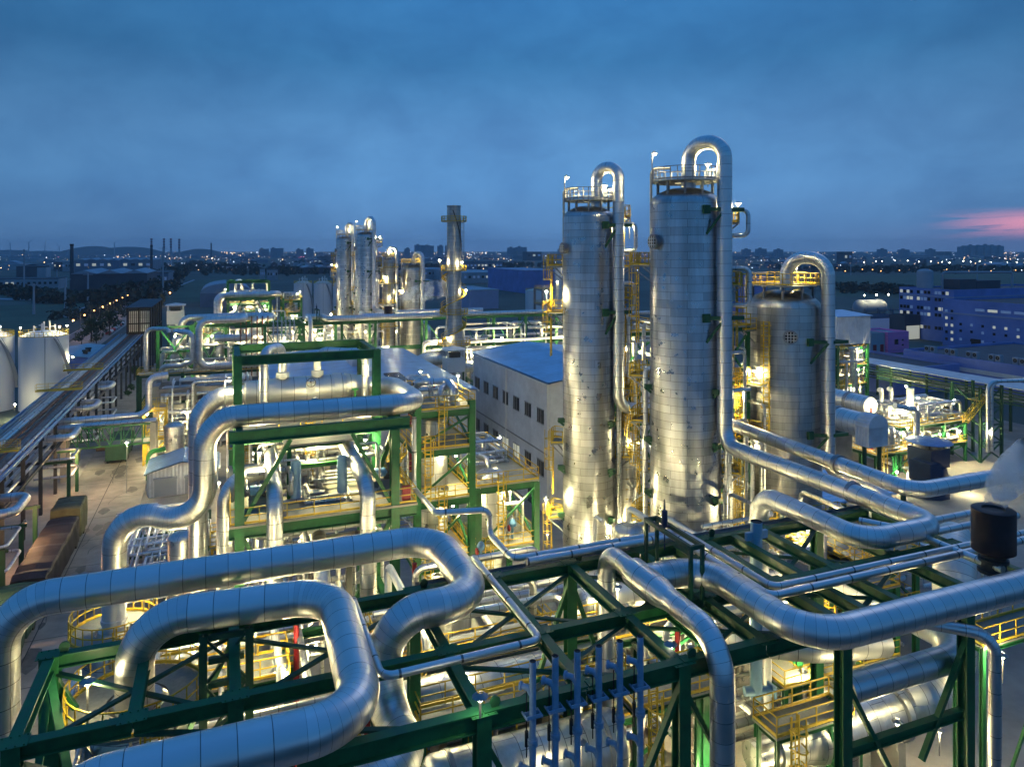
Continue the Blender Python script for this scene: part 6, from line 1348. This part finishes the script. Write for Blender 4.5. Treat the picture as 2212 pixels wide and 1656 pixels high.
# ================================================================ COUNTRY BEYOND THE PLANT
def fb_(x0, x1, yb, yt):          # width and height on the ground from the survey
    d = CAMH * FPX / (yb - HY); return D(0, x0, yb, d), (x1 - x0) * d / FPX, (yb - yt) * d / FPX, d
def far_block(label, x0, x1, yb, yt, dep, mat, roof='roof_dark', kind='flat', wn=0, name='factory_hall', cat='building', lit=.5):
    p, wd, h, d = fb_(x0, x1, yb, yt); e = thing(name, label, cat, (p[0], p[1], 0)); u, v = p[0], p[1]; wd /= .93
    m = MB(); m.box((u, v, 0), (u + wd, v + dep, h)); m.build('wall', mat, e)
    m = MB()
    if kind == 'flat': m.box((u - .3, v - .3, h + .02), (u + wd + .3, v + dep + .3, h + .5))
    elif kind == 'gable':
        n = max(1, int(wd / 16)); s_ = wd / n
        for i in range(n):
            a, b = u + s_ * i, u + s_ * (i + 1); m.add([(a, v - .3, h), (b, v - .3, h), ((a + b) / 2, v - .3, h + s_ * .16), (a, v + dep, h), (b, v + dep, h), ((a + b) / 2, v + dep, h + s_ * .16)], [(0, 1, 2), (0, 2, 5, 3), (2, 1, 4, 5), (5, 4, 3)])
    else:
        n = 12; V = []; F = []
        for i in range(n + 1):
            a = math.pi * i / n; V += [(u + wd / 2 - wd / 2 * math.cos(a), v, h + wd * .2 * math.sin(a)), (u + wd / 2 - wd / 2 * math.cos(a), v + dep, h + wd * .2 * math.sin(a))]
        F = [(2 * i, 2 * i + 2, 2 * i + 3, 2 * i + 1) for i in range(n)] + [tuple(range(2 * n, -1, -2))]; m.add(V, F, None, False)
    m.build('roof', roof, e)
    rnd = random.Random(int(x0 * 7 + yb))
    for i in range(wn):
        a = u + wd * (i + .25) / wn; m = MB(); m.box((a, v - .15, h * .5), (a + wd / wn * .5, v - .02, h * .72)); m.build('window', 'window_lit' if rnd.random() < lit * .4 else ('window_blue' if rnd.random() < lit else 'glass_dark'), e)
    return e
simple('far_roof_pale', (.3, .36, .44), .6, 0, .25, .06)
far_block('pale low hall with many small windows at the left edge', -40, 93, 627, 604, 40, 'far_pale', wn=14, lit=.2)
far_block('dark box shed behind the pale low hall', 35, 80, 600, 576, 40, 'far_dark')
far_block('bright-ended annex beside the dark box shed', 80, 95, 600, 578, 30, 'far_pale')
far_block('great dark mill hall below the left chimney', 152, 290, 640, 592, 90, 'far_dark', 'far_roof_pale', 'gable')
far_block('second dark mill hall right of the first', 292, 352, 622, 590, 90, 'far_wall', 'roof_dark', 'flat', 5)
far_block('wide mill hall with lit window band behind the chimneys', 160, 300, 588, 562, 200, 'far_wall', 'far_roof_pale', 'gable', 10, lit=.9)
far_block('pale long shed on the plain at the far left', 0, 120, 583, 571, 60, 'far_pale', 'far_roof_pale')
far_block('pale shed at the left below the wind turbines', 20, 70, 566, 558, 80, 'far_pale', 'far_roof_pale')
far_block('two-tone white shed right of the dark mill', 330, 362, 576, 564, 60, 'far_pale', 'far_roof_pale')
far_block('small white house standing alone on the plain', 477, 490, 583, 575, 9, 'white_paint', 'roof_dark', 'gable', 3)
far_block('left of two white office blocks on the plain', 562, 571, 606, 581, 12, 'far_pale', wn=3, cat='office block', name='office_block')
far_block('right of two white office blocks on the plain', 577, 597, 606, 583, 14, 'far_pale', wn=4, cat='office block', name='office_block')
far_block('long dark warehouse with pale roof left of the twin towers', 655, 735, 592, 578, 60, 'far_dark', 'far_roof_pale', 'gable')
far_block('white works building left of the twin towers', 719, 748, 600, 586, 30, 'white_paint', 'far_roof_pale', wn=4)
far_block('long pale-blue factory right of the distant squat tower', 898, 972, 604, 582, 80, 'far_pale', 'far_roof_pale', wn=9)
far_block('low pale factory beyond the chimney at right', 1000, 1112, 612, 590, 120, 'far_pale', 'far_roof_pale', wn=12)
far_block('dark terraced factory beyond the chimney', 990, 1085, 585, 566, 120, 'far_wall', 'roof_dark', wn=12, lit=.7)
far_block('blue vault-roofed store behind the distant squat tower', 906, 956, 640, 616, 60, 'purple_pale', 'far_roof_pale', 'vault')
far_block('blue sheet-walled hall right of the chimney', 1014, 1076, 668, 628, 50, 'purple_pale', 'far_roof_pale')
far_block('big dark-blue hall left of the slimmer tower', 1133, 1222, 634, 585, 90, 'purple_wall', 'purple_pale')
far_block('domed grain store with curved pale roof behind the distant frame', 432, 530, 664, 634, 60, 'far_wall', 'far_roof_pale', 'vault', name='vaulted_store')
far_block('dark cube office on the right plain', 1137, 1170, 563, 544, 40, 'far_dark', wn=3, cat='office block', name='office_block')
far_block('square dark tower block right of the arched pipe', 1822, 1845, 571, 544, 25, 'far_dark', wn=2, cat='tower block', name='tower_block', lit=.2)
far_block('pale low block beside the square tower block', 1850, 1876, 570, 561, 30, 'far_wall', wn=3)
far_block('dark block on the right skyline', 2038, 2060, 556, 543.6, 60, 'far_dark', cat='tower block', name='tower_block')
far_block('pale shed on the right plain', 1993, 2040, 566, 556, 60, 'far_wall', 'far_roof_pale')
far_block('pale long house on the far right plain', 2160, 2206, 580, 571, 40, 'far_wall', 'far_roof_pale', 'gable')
rnd = random.Random(21); k_ = 0
for (x0, x1, y0, y1, n) in ((0, 150, 560, 592, 7), (170, 330, 552, 570, 7), (470, 560, 556, 570, 4), (600, 750, 556, 575, 6), (905, 1130, 553, 565, 7), (1840, 2200, 553, 563, 8), (1600, 1620, 560, 570, 1)):
    L_ = []
    for i in range(n):
        x = x0 + (x1 - x0) * (i + rnd.random() * .6) / n; yb = rnd.uniform(y0, y1); w_ = rnd.uniform(14, 40); d = CAMH * FPX / (yb - HY); hh = rnd.uniform(8, 17) * FPX / d
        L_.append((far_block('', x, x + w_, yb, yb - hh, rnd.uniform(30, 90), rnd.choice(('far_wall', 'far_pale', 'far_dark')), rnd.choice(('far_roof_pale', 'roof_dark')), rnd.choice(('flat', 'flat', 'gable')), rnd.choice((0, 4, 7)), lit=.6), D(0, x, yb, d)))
    k_ += 1; numbered(L_, '%s from left of the works halls ' + ('at the far left edge', 'below the long hill', 'beyond the meadow lane', 'left of the twin towers', 'between chimney and slimmer tower', 'on the far right plain', 'behind the squat tower')[k_ - 1], 'works halls on the plain')
# skyline tower blocks, several kilometres off
sk = []
for i, (x, hh, wd) in enumerate([(560, 60, 120), (585, 66, 160), (640, 55, 90), (662, 62, 90), (876, 62, 60), (898, 96, 190), (918, 90, 120), (948, 88, 60), (965, 92, 60), (1100, 70, 120), (1118, 76, 130), (1210, 60, 90), (1610, 55, 90), (1640, 60, 120), (1680, 54, 90), (2080, 80, 110), (2096, 92, 120), (2112, 88, 120), (2128, 96, 110), (2143, 90, 110), (2158, 86, 90), (1905, 56, 90), (1950, 52, 120), (2010, 55, 90)]):
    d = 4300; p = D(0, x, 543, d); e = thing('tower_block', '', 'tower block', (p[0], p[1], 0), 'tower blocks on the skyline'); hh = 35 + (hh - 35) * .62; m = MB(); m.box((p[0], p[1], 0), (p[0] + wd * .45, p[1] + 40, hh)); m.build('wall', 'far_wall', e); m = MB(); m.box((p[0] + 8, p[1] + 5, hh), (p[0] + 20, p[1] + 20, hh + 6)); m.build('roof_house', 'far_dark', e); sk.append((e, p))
numbered(sk, '%s from left of the hazy tower blocks along the skyline', 'tower blocks on the skyline')
# chimneys, stacks, water tower, pylons, turbines
def stack(label, x, yt, d, r, mat='far_dark', bands=False):
    p = D(0, x, HY, d); h = CAMH + (HY - yt) / FPX * d; e = thing('chimney', label, 'chimney', (p[0], p[1], 0)); m = MB(); m.lathe((p[0], p[1], 0), [(r, 0), (r * .8, h)], 16); m.build('shaft', mat, e)
    if bands:
        for i in range(4): m = MB(); m.lathe((p[0], p[1], h - 6 - i * 11), [(r * 1.0, 0), (r * 1.0, 5)], 16, cap=False); m.build('red_band', 'red', e)
    else: m = MB(); m.lathe((p[0], p[1], h), [(r * .95, -1.5), (r * .95, 0), (r * .6, 0)], 16, cap=False); m.build('rim', 'black_steel', e)
stack('thick dark chimney over the great mill hall', 155, 527, 640, 1.7); stack('slender dark chimney right of the mill halls', 327, 530, 800, 1.5)
for x, yt, t in ((327, 515, 'leftmost'), (354, 515, 'second'), (369, 515, 'third'), (387, 516, 'rightmost')): stack(t + ' of four red-banded power station stacks on the horizon', x, yt, 3000, 4.5, 'far_pale', True)
stack('lone thin stack right of the small hill', 456, 525, 3000, 3.5)
p = D(0, 249, HY, 640); e = thing('water_tower', 'dark mushroom-shaped water tower between the mill halls', 'water tower', (p[0], p[1], 0)); m = MB(); m.lathe((p[0], p[1], 0), [(1.6, 0), (1.4, 17), (4.0, 24), (4.1, 27), (.02, 28)], 20); m.build('shell', 'far_wall', e)
def pole(label, x, yb, yt, lampy=False):
    d = CAMH * FPX / (yb - HY); p = D(0, x, yb, d); h = (yb - yt) * d / FPX; e = thing('utility_pole', label, 'pole', (p[0], p[1], 0)); m = MB(); m.tube([(p[0], p[1], 0), (p[0], p[1], h)], [.75, .4], 8); m.build('shaft', 'far_pale', e)
    m = MB(); m.bar((p[0] - 3, p[1], h - 1), (p[0] + 3, p[1], h - 1), .3); m.build('crossarm', 'far_pale', e)
for a in (('tallest pale pole at far left', 52, 641, 538), ('short pale pole near the white tanks', 73, 679, 612), ('pale pole left of the embankment road', 141, 666, 600), ('pale pole right of the embankment road', 190, 656, 590), ('tall pale pole at the end of the meadow lane', 352, 639, 534), ('small pale pole beside the dark box shed', 123, 612, 582), ('pale pole on the right plain', 2110, 620, 562), ('dark pole behind the square tower block', 1837, 594, 566)): pole(*a)
for i, (x, yt, d) in enumerate(((22, 527, 5200), (62, 525, 5000), (97, 531, 5600), (128, 534, 6000), (247, 526, 5400))):
    p = D(0, x, HY, d); h = CAMH + (HY - yt) / FPX * d; e = thing('wind_turbine', ['leftmost wind turbine on the horizon', 'second wind turbine from the left', 'third wind turbine from the left', 'fourth wind turbine from the left', 'wind turbine standing before the long hill'][i], 'wind turbine', (p[0], p[1], 0))
    m = MB(); m.tube([(p[0], p[1], 0), (p[0], p[1], h)], [3.2, 2.0], 8); m.build('mast', 'far_pale', e); m = MB(); m.box((p[0] - 3, p[1] - 4, h), (p[0] + 3, p[1] + 4, h + 5)); m.build('nacelle', 'far_pale', e)
    for k in range(3): a = k * 2.094 + i * .7; m = MB(); m.bar((p[0], p[1] - 5, h + 2), (p[0] + 38 * math.cos(a), p[1] - 5 - 14 * math.cos(a), h + 2 + 38 * math.sin(a)), 2.2, 1.0); m.build('blade', 'far_pale', e)
# hills
def hill(x0, x1, peaks, d):
    m = MB(); n = 40; k = 10; V = []; rnd = random.Random(int(x0))
    for j in range(k + 1):
        for i in range(n + 1):
            x = x0 + (x1 - x0) * i / n; g = sum(h * math.exp(-((x - c) / s_) ** 2) for c, h, s_ in peaks); q = D(0, x, HY, d)
            f = math.sin(math.pi * j / k); V.append((q[0] + SA * (j - k / 2) * 120, q[1] + CA * (j - k / 2) * 120, max(-2, g * f * (1 + rnd.uniform(-.03, .03)) - 4)))
    F = [(j * (n + 1) + i, j * (n + 1) + i + 1, (j + 1) * (n + 1) + i + 1, (j + 1) * (n + 1) + i) for j in range(k) for i in range(n)]
    m.add(V, F, None, True); tag(m.build('hill', 'hill'), None, None, None, 'structure')
hill(130, 350, [(203, 82, 24), (262, 66, 30), (300, 58, 26)], 6000); hill(-40, 60, [(18, 52, 22)], 6000); hill(370, 480, [(434, 60, 18)], 6000); hill(60, 140, [(95, 44, 30)], 6600)
# three white storage tanks left of the twin towers and domed tanks left of the slimmer tower
for i, x in enumerate((654, 697, 738)):
    q = D(0, x, HY, 330); tank(['left', 'middle', 'right'][i] + ' of three tall white tanks behind the distant unit', q[0], q[1], 4.0 + (i == 0) * .0, 21.6)
for i, (x, r, h) in enumerate(((1176, 11.5, 13), (1216, 9, 11))):
    q = D(0, x, HY, 430); tank(['broad domed white tank before the dark-blue hall', 'smaller domed white tank half behind the slimmer tower'][i], q[0], q[1], r, h)
# a further process plant at mid distance
structure('lit equipment frame behind the rack right of the chimney', 118, 128, 262, 270, [7, 14, 20], cw=.7, bh=.6, ladder=False, mat='grey_steel')
vessel_v('pale column of the far lit plant right of the chimney', 123, 258, 0, 1.5, 30, nozzles=2); vessel_v('pale drum of the far lit plant right of the chimney', 131, 262, 0, 2.4, 16, nozzles=2)
structure('yellow-railed platform of the plant left of the twin towers', 27, 36, 232, 240, [7, 13], cw=.6, bh=.5, ladder=False)
vessel_v('pale drum on the platform left of the twin towers', 31, 230, 0, 2.0, 12.5); clutter('around the platform left of the twin towers', (16, 40, 226, 240, .5, 9), 24, 91, dia=(.4, .9))
for i, p in enumerate(((31, 229, 15.5), (38, 232, 9), (46, 238, 12), (122, 257, 23), (128, 256, 31), (134, 257, 14), (60, 236, 10), (22, 228, 7))):
    lamp(['starry lamp above the platform left of the twin towers', 'lamp in the steam left of the twin towers', 'lamp at the foot of the twin towers', 'lamp on the far lit frame right of the chimney', 'high lamp on the far column right of the chimney', 'lamp by the far drum right of the chimney', 'lamp behind the steaming distant stack', 'lamp low left of the distant platform'][i], p, 1000, 1.5, (0, 0), size=.34)
# street lamps on the right plain
for row, (xs, y, mt, h) in enumerate((((1825, 1862, 1902, 1942, 1884, 2044, 2092, 2140, 2193), 598, 'bulb_orange', 9), ((1866, 1892, 1905, 1932, 1960, 1984, 2010, 2034, 2050, 2080, 2096, 2115, 2140, 2175, 2196), 573, 'bulb', 9))):
    rl = []
    for x in xs:
        yy = y + (x % 7) - 3; d = CAMH * FPX / (yy - HY); q = D(0, x, yy, d)
        rl.append((lamp('', (q[0], q[1], h), 0, h, (1.5, 0), mt, name='street_lamp', size=.62 if row == 0 else .95, group='street lamps on the right plain'), q))
    numbered(rl, '%s from left of the ' + ('nearer orange' if row == 0 else 'farther white') + ' street lamps on the right plain', 'street lamps on the right plain')
# scattered houses
hs = []; rnd = random.Random(5)
for i in range(120):
    x = rnd.choice((rnd.uniform(480, 760), rnd.uniform(1620, 2211), rnd.uniform(380, 1120))); y = rnd.uniform(557, 596) if x < 1200 else rnd.uniform(556, 584); d = CAMH * FPX / (y - HY); q = D(0, x, y, d)
    e = thing('house', 'small dark gabled house on the plain, one of many', 'house', (q[0], q[1], 0), 'small houses scattered over the plain'); w_, l_, h_ = rnd.uniform(8, 16), rnd.uniform(8, 20), rnd.uniform(5, 9)
    m = MB(); m.box((q[0], q[1], 0), (q[0] + w_, q[1] + l_, h_)); m.build('wall', rnd.choice(('far_wall', 'far_pale', 'far_dark')), e)
    m = MB(); m.add([(q[0] - .4, q[1] - .4, h_), (q[0] + w_ + .4, q[1] - .4, h_), (q[0] + w_ / 2, q[1] - .4, h_ + w_ * .35), (q[0] - .4, q[1] + l_, h_), (q[0] + w_ + .4, q[1] + l_, h_), (q[0] + w_ / 2, q[1] + l_, h_ + w_ * .35)], [(0, 1, 2), (0, 2, 5, 3), (2, 1, 4, 5), (5, 4, 3)]); m.build('roof', rnd.choice(('roof_dark', 'far_roof_pale', 'roof_dark')), e)
# distant town, woods and lights: uncountable masses
m = MB()
for i in range(2600):
    x = rnd.uniform(-40, 2260); y = 545.2 + 13 * rnd.random() ** 1.8; d = CAMH * FPX / (y - HY); q = D(0, x, y, d); w_, l_, h_ = rnd.uniform(10, 45), rnd.uniform(10, 40), rnd.uniform(5, 13) * (1 + (rnd.random() < .06) * 1.4)
    m.box((q[0], q[1], 0), (q[0] + w_, q[1] + l_, h_))
tag(m.build('distant_town', 'far_wall'), 'mass of low buildings reaching to the horizon', 'town', None, 'stuff')
def woods(name, label, pts, n, seed, hgt, spread, s_=1.4):
    m = MB(); V = []; F = []; rn = random.Random(seed); T = []
    for i in range(n):
        t = rn.random() * (len(pts) - 1); k = int(t); f = t - k; a, b = P(0, *pts[k], 0), P(0, *pts[k + 1], 0); T.append((a[0] + (b[0] - a[0]) * f + rn.gauss(0, spread), a[1] + (b[1] - a[1]) * f + rn.gauss(0, spread), hgt * rn.uniform(.6, 1.15)))
    for (u, v, h) in T:
        for k in range(34):
            p = Vector((u + rn.gauss(0, h * .2), v + rn.gauss(0, h * .2), h * (.55 + .42 * rn.uniform(-1, 1)))); a = Vector((rn.uniform(-1, 1), rn.uniform(-1, 1), rn.uniform(-1, 1))).normalized(); b = a.orthogonal().normalized(); c_ = a.cross(b); s = s_ * rn.uniform(.6, 1.3) * h / 9
            o = len(V); V += [p + b * s, p + c_ * s, p - b * s, p - c_ * s]; F.append((o, o + 1, o + 2, o + 3))
    m.add(V, F); tag(m.build(name, 'leaf_dark'), label, 'woodland', None, 'stuff')
woods('woodland', 'dark wood belt along the meadow left of centre', [(235, 668), (300, 640), (345, 615), (395, 590), (430, 572)], 300, 1, 11, 9)
woods('woodland', 'dark hedge of trees below the mill halls at left', [(0, 632), (60, 640), (130, 655), (250, 650)], 200, 2, 7, 7)
woods('woodland', 'tree belt across the middle plain', [(430, 575), (560, 592), (700, 590), (900, 580), (1210, 574)], 420, 3, 9, 60, 2.2)
woods('woodland', 'tree belt along the right plain', [(1790, 585), (1900, 588), (2050, 584), (2230, 588)], 260, 4, 9, 40, 2.0)
woods('woodland', 'bushes behind the pale tank on the right', [(1800, 625), (1900, 632), (1960, 636)], 120, 5, 7, 18, 1.4)
woods('woodland', 'scrub beside the embankment road', [(180, 690), (215, 680), (250, 665)], 80, 6, 5, 8, 1.2)
for mt, nn, sd_ in (('city_warm', 1000, 1), ('city_white', 900, 2), ('city_red', 26, 3)):
    m = MB(); rn = random.Random(sd_)
    for i in range(nn):
        if rn.random() < .3: x = rn.gauss(rn.choice((240, 300, 390, 500, 1000, 2170)), 34); y = 545.5 + 20 * rn.random() ** 1.6
        else: x = rn.uniform(-20, 2240); y = 545.4 + 46 * rn.random() ** 2.1
        if mt == 'city_red': x = rn.gauss(rn.choice((130, 230, 640)), 18); y = rn.uniform(548, 560)
        d = CAMH * FPX / (y - HY); q = D(0, x, y, d); r = d * .00044 * rn.choice((.3, .4, .4, .5, .6, .8, 1, 1.7)); c = Vector((q[0], q[1], rn.uniform(4, 10)))
        o = [c + Vector(t) * r for t in ((1, 0, 0), (-1, 0, 0), (0, 1, 0), (0, -1, 0), (0, 0, 1), (0, 0, -1))]
        m.add(o, [(0, 2, 4), (2, 1, 4), (1, 3, 4), (3, 0, 4), (2, 0, 5), (1, 2, 5), (3, 1, 5), (0, 3, 5)])
    tag(m.build('city_lights', mt), {'city_warm': 'countless warm lamps of the distant town', 'city_white': 'countless white lamps of the distant town', 'city_red': 'red lamps of the distant works'}[mt], 'town lights', None, 'stuff')

# ================================================================ AIR
mh = bpy.data.materials.new('haze'); mh.use_nodes = True; M['haze'] = mh; nt = mh.node_tree; nt.nodes.remove(nt.nodes['Principled BSDF'])
pv = node(nt, 'ShaderNodeVolumePrincipled'); pv.inputs['Color'].default_value = (.82, .88, .98, 1); pv.inputs['Density'].default_value = .00011; pv.inputs['Anisotropy'].default_value = .0
lk(nt, pv.outputs[0], nt.nodes['Material Output'].inputs['Volume'])
m = MB(); m.box((-6500, -400, -1), (6500, 6500, 130)); tag(m.build('haze', 'haze', world=True), 'thin blue evening haze over the plain', 'haze', None, 'stuff')
build_clutter(262, DV, SKIP)
# ================================================================ SKY, LIGHT, CAMERA
w = bpy.data.worlds.new('World'); scene.world = w; w.use_nodes = True
nt = w.node_tree; bg = nt.nodes['Background']
sky = node(nt, 'ShaderNodeTexSky', sky_type='NISHITA'); sky.sun_disc = False
SUN_EL, SUN_AZ = R(-4.0), R(38.0)
sky.sun_elevation = SUN_EL; sky.sun_rotation = SUN_AZ; sky.air_density = 1.6; sky.dust_density = 2.0
tc = node(nt, 'ShaderNodeTexCoord'); nrm = node(nt, 'ShaderNodeVectorMath', operation='NORMALIZE'); lk(nt, tc.outputs['Generated'], nrm.inputs[0])
sep = node(nt, 'ShaderNodeSeparateXYZ'); lk(nt, nrm.outputs[0], sep.inputs[0])
grad = ramp(nt, sep.outputs[2], [(0.0, (.12, .26, .53)), (.03, (.1, .25, .52)), (.09, (.1, .285, .59)), (.16, (.09, .265, .55)), (.25, (.042, .185, .42)), (.4, (.033, .18, .46)), (1.0, (.04, .2, .56))])
mp = node(nt, 'ShaderNodeMapping'); mp.inputs['Scale'].default_value = (3.0, 3.0, 4.6); mp.inputs['Rotation'].default_value = (0, R(12), 0); lk(nt, nrm.outputs[0], mp.inputs[0])
nz = node(nt, 'ShaderNodeTexNoise'); nz.inputs['Scale'].default_value = 2.8; nz.inputs['Detail'].default_value = 8; nz.inputs['Roughness'].default_value = .58; nz.inputs['Distortion'].default_value = .25; lk(nt, mp.outputs[0], nz.inputs['Vector'])
cl = ramp(nt, nz.outputs[0], [(.3, (.82, .84, .88)), (.5, (.99, .99, .99)), (.7, (1.17, 1.13, 1.09))])
mul = node(nt, 'ShaderNodeMixRGB', blend_type='MULTIPLY'); mul.inputs[0].default_value = 1.0; lk(nt, grad, mul.inputs[1]); lk(nt, cl, mul.inputs[2])
# azimuth falloff: the middle of the view is a little brighter, the sides dimmer
az = math_n(nt, 'ARCTAN2', sep.outputs[0], sep.outputs[1])
side = node(nt, 'ShaderNodeMapRange', interpolation_type='SMOOTHSTEP'); lk(nt, math_n(nt, 'ABSOLUTE', math_n(nt, 'SUBTRACT', az, .06)), side.inputs[0])
side.inputs[1].default_value = .1; side.inputs[2].default_value = .75; side.inputs[3].default_value = 1.08; side.inputs[4].default_value = .8
mul2 = node(nt, 'ShaderNodeMixRGB', blend_type='MULTIPLY'); mul2.inputs[0].default_value = 1.0; lk(nt, mul.outputs[0], mul2.inputs[1]); lk(nt, side.outputs[0], mul2.inputs[2])
# afterglow streaks where the sun went down
vx = node(nt, 'ShaderNodeCombineXYZ'); lk(nt, az, vx.inputs[0]); lk(nt, math_n(nt, 'ADD', sep.outputs[2], math_n(nt, 'MULTIPLY', az, -.05)), vx.inputs[1])
mp2 = node(nt, 'ShaderNodeMapping'); mp2.inputs['Scale'].default_value = (9, 120, 1); lk(nt, vx.outputs[0], mp2.inputs[0])
nz2 = node(nt, 'ShaderNodeTexNoise'); nz2.inputs['Scale'].default_value = 1.0; nz2.inputs['Detail'].default_value = 5; lk(nt, mp2.outputs[0], nz2.inputs['Vector'])
def bell(x, c, wd):
    n = node(nt, 'ShaderNodeMapRange', interpolation_type='SMOOTHSTEP'); lk(nt, math_n(nt, 'ABSOLUTE', math_n(nt, 'SUBTRACT', x, c)), n.inputs[0])
    n.inputs[1].default_value = 0; n.inputs[2].default_value = wd; n.inputs[3].default_value = 1; n.inputs[4].default_value = 0; return n.outputs[0]
band = bell(sep.outputs[2], .031, .022); azb = bell(az, .64, .13)
st = node(nt, 'ShaderNodeMapRange', interpolation_type='SMOOTHSTEP'); lk(nt, nz2.outputs[0], st.inputs[0]); st.inputs[1].default_value = .41; st.inputs[2].default_value = .54
glow = math_n(nt, 'MULTIPLY', math_n(nt, 'MULTIPLY', band, azb), st.outputs[0])
gm = node(nt, 'ShaderNodeMixRGB'); lk(nt, glow, gm.inputs[0]); lk(nt, mul2.outputs[0], gm.inputs[1]); gm.inputs[2].default_value = (1.0, .4, .55, 1)
glow2 = math_n(nt, 'MULTIPLY', math_n(nt, 'MULTIPLY', bell(sep.outputs[2], .012, .035), bell(az, .8, .45)), .4)
gm2 = node(nt, 'ShaderNodeMixRGB'); lk(nt, glow2, gm2.inputs[0]); lk(nt, gm.outputs[0], gm2.inputs[1]); gm2.inputs[2].default_value = (.26, .2, .42, 1)
add = node(nt, 'ShaderNodeMixRGB', blend_type='ADD'); add.inputs[0].default_value = .06; lk(nt, gm2.outputs[0], add.inputs[1]); lk(nt, sky.outputs[0], add.inputs[2])
lk(nt, add.outputs[0], bg.inputs[0]); bg.inputs[1].default_value = 1.0

sd = bpy.data.lights.new('sun', 'SUN'); sd.energy = .12; sd.angle = R(25); sd.color = (.75, .8, 1.0)
so = bpy.data.objects.new('sun', sd); COL.objects.link(so); so.rotation_euler = (R(52), 0, R(180 - 38))

cd = bpy.data.cameras.new('camera'); co = bpy.data.objects.new('camera', cd); COL.objects.link(co)
co.location = (0, 0, CAMH); co.rotation_euler = (R(90), 0, 0)
cd.sensor_width = 36; cd.lens = 36 * FPX / 2211; cd.shift_x = 0.0; cd.shift_y = -(828 - HY) / 2211
cd.clip_start = .5; cd.clip_end = 60000
scene.camera = co
scene.view_settings.view_transform = 'Standard'; scene.view_settings.look = 'None'; scene.view_settings.exposure = 0.0; scene.view_settings.gamma = 1.0
c = scene.cycles
c.use_denoising = True; c.caustics_reflective = False; c.caustics_refractive = False
c.max_bounces = 5; c.diffuse_bounces = 3; c.glossy_bounces = 4; c.transmission_bounces = 2; c.volume_bounces = 3
c.sample_clamp_indirect = 4.0; c.sample_clamp_direct = 0; c.use_light_tree = True; c.blur_glossy = .5
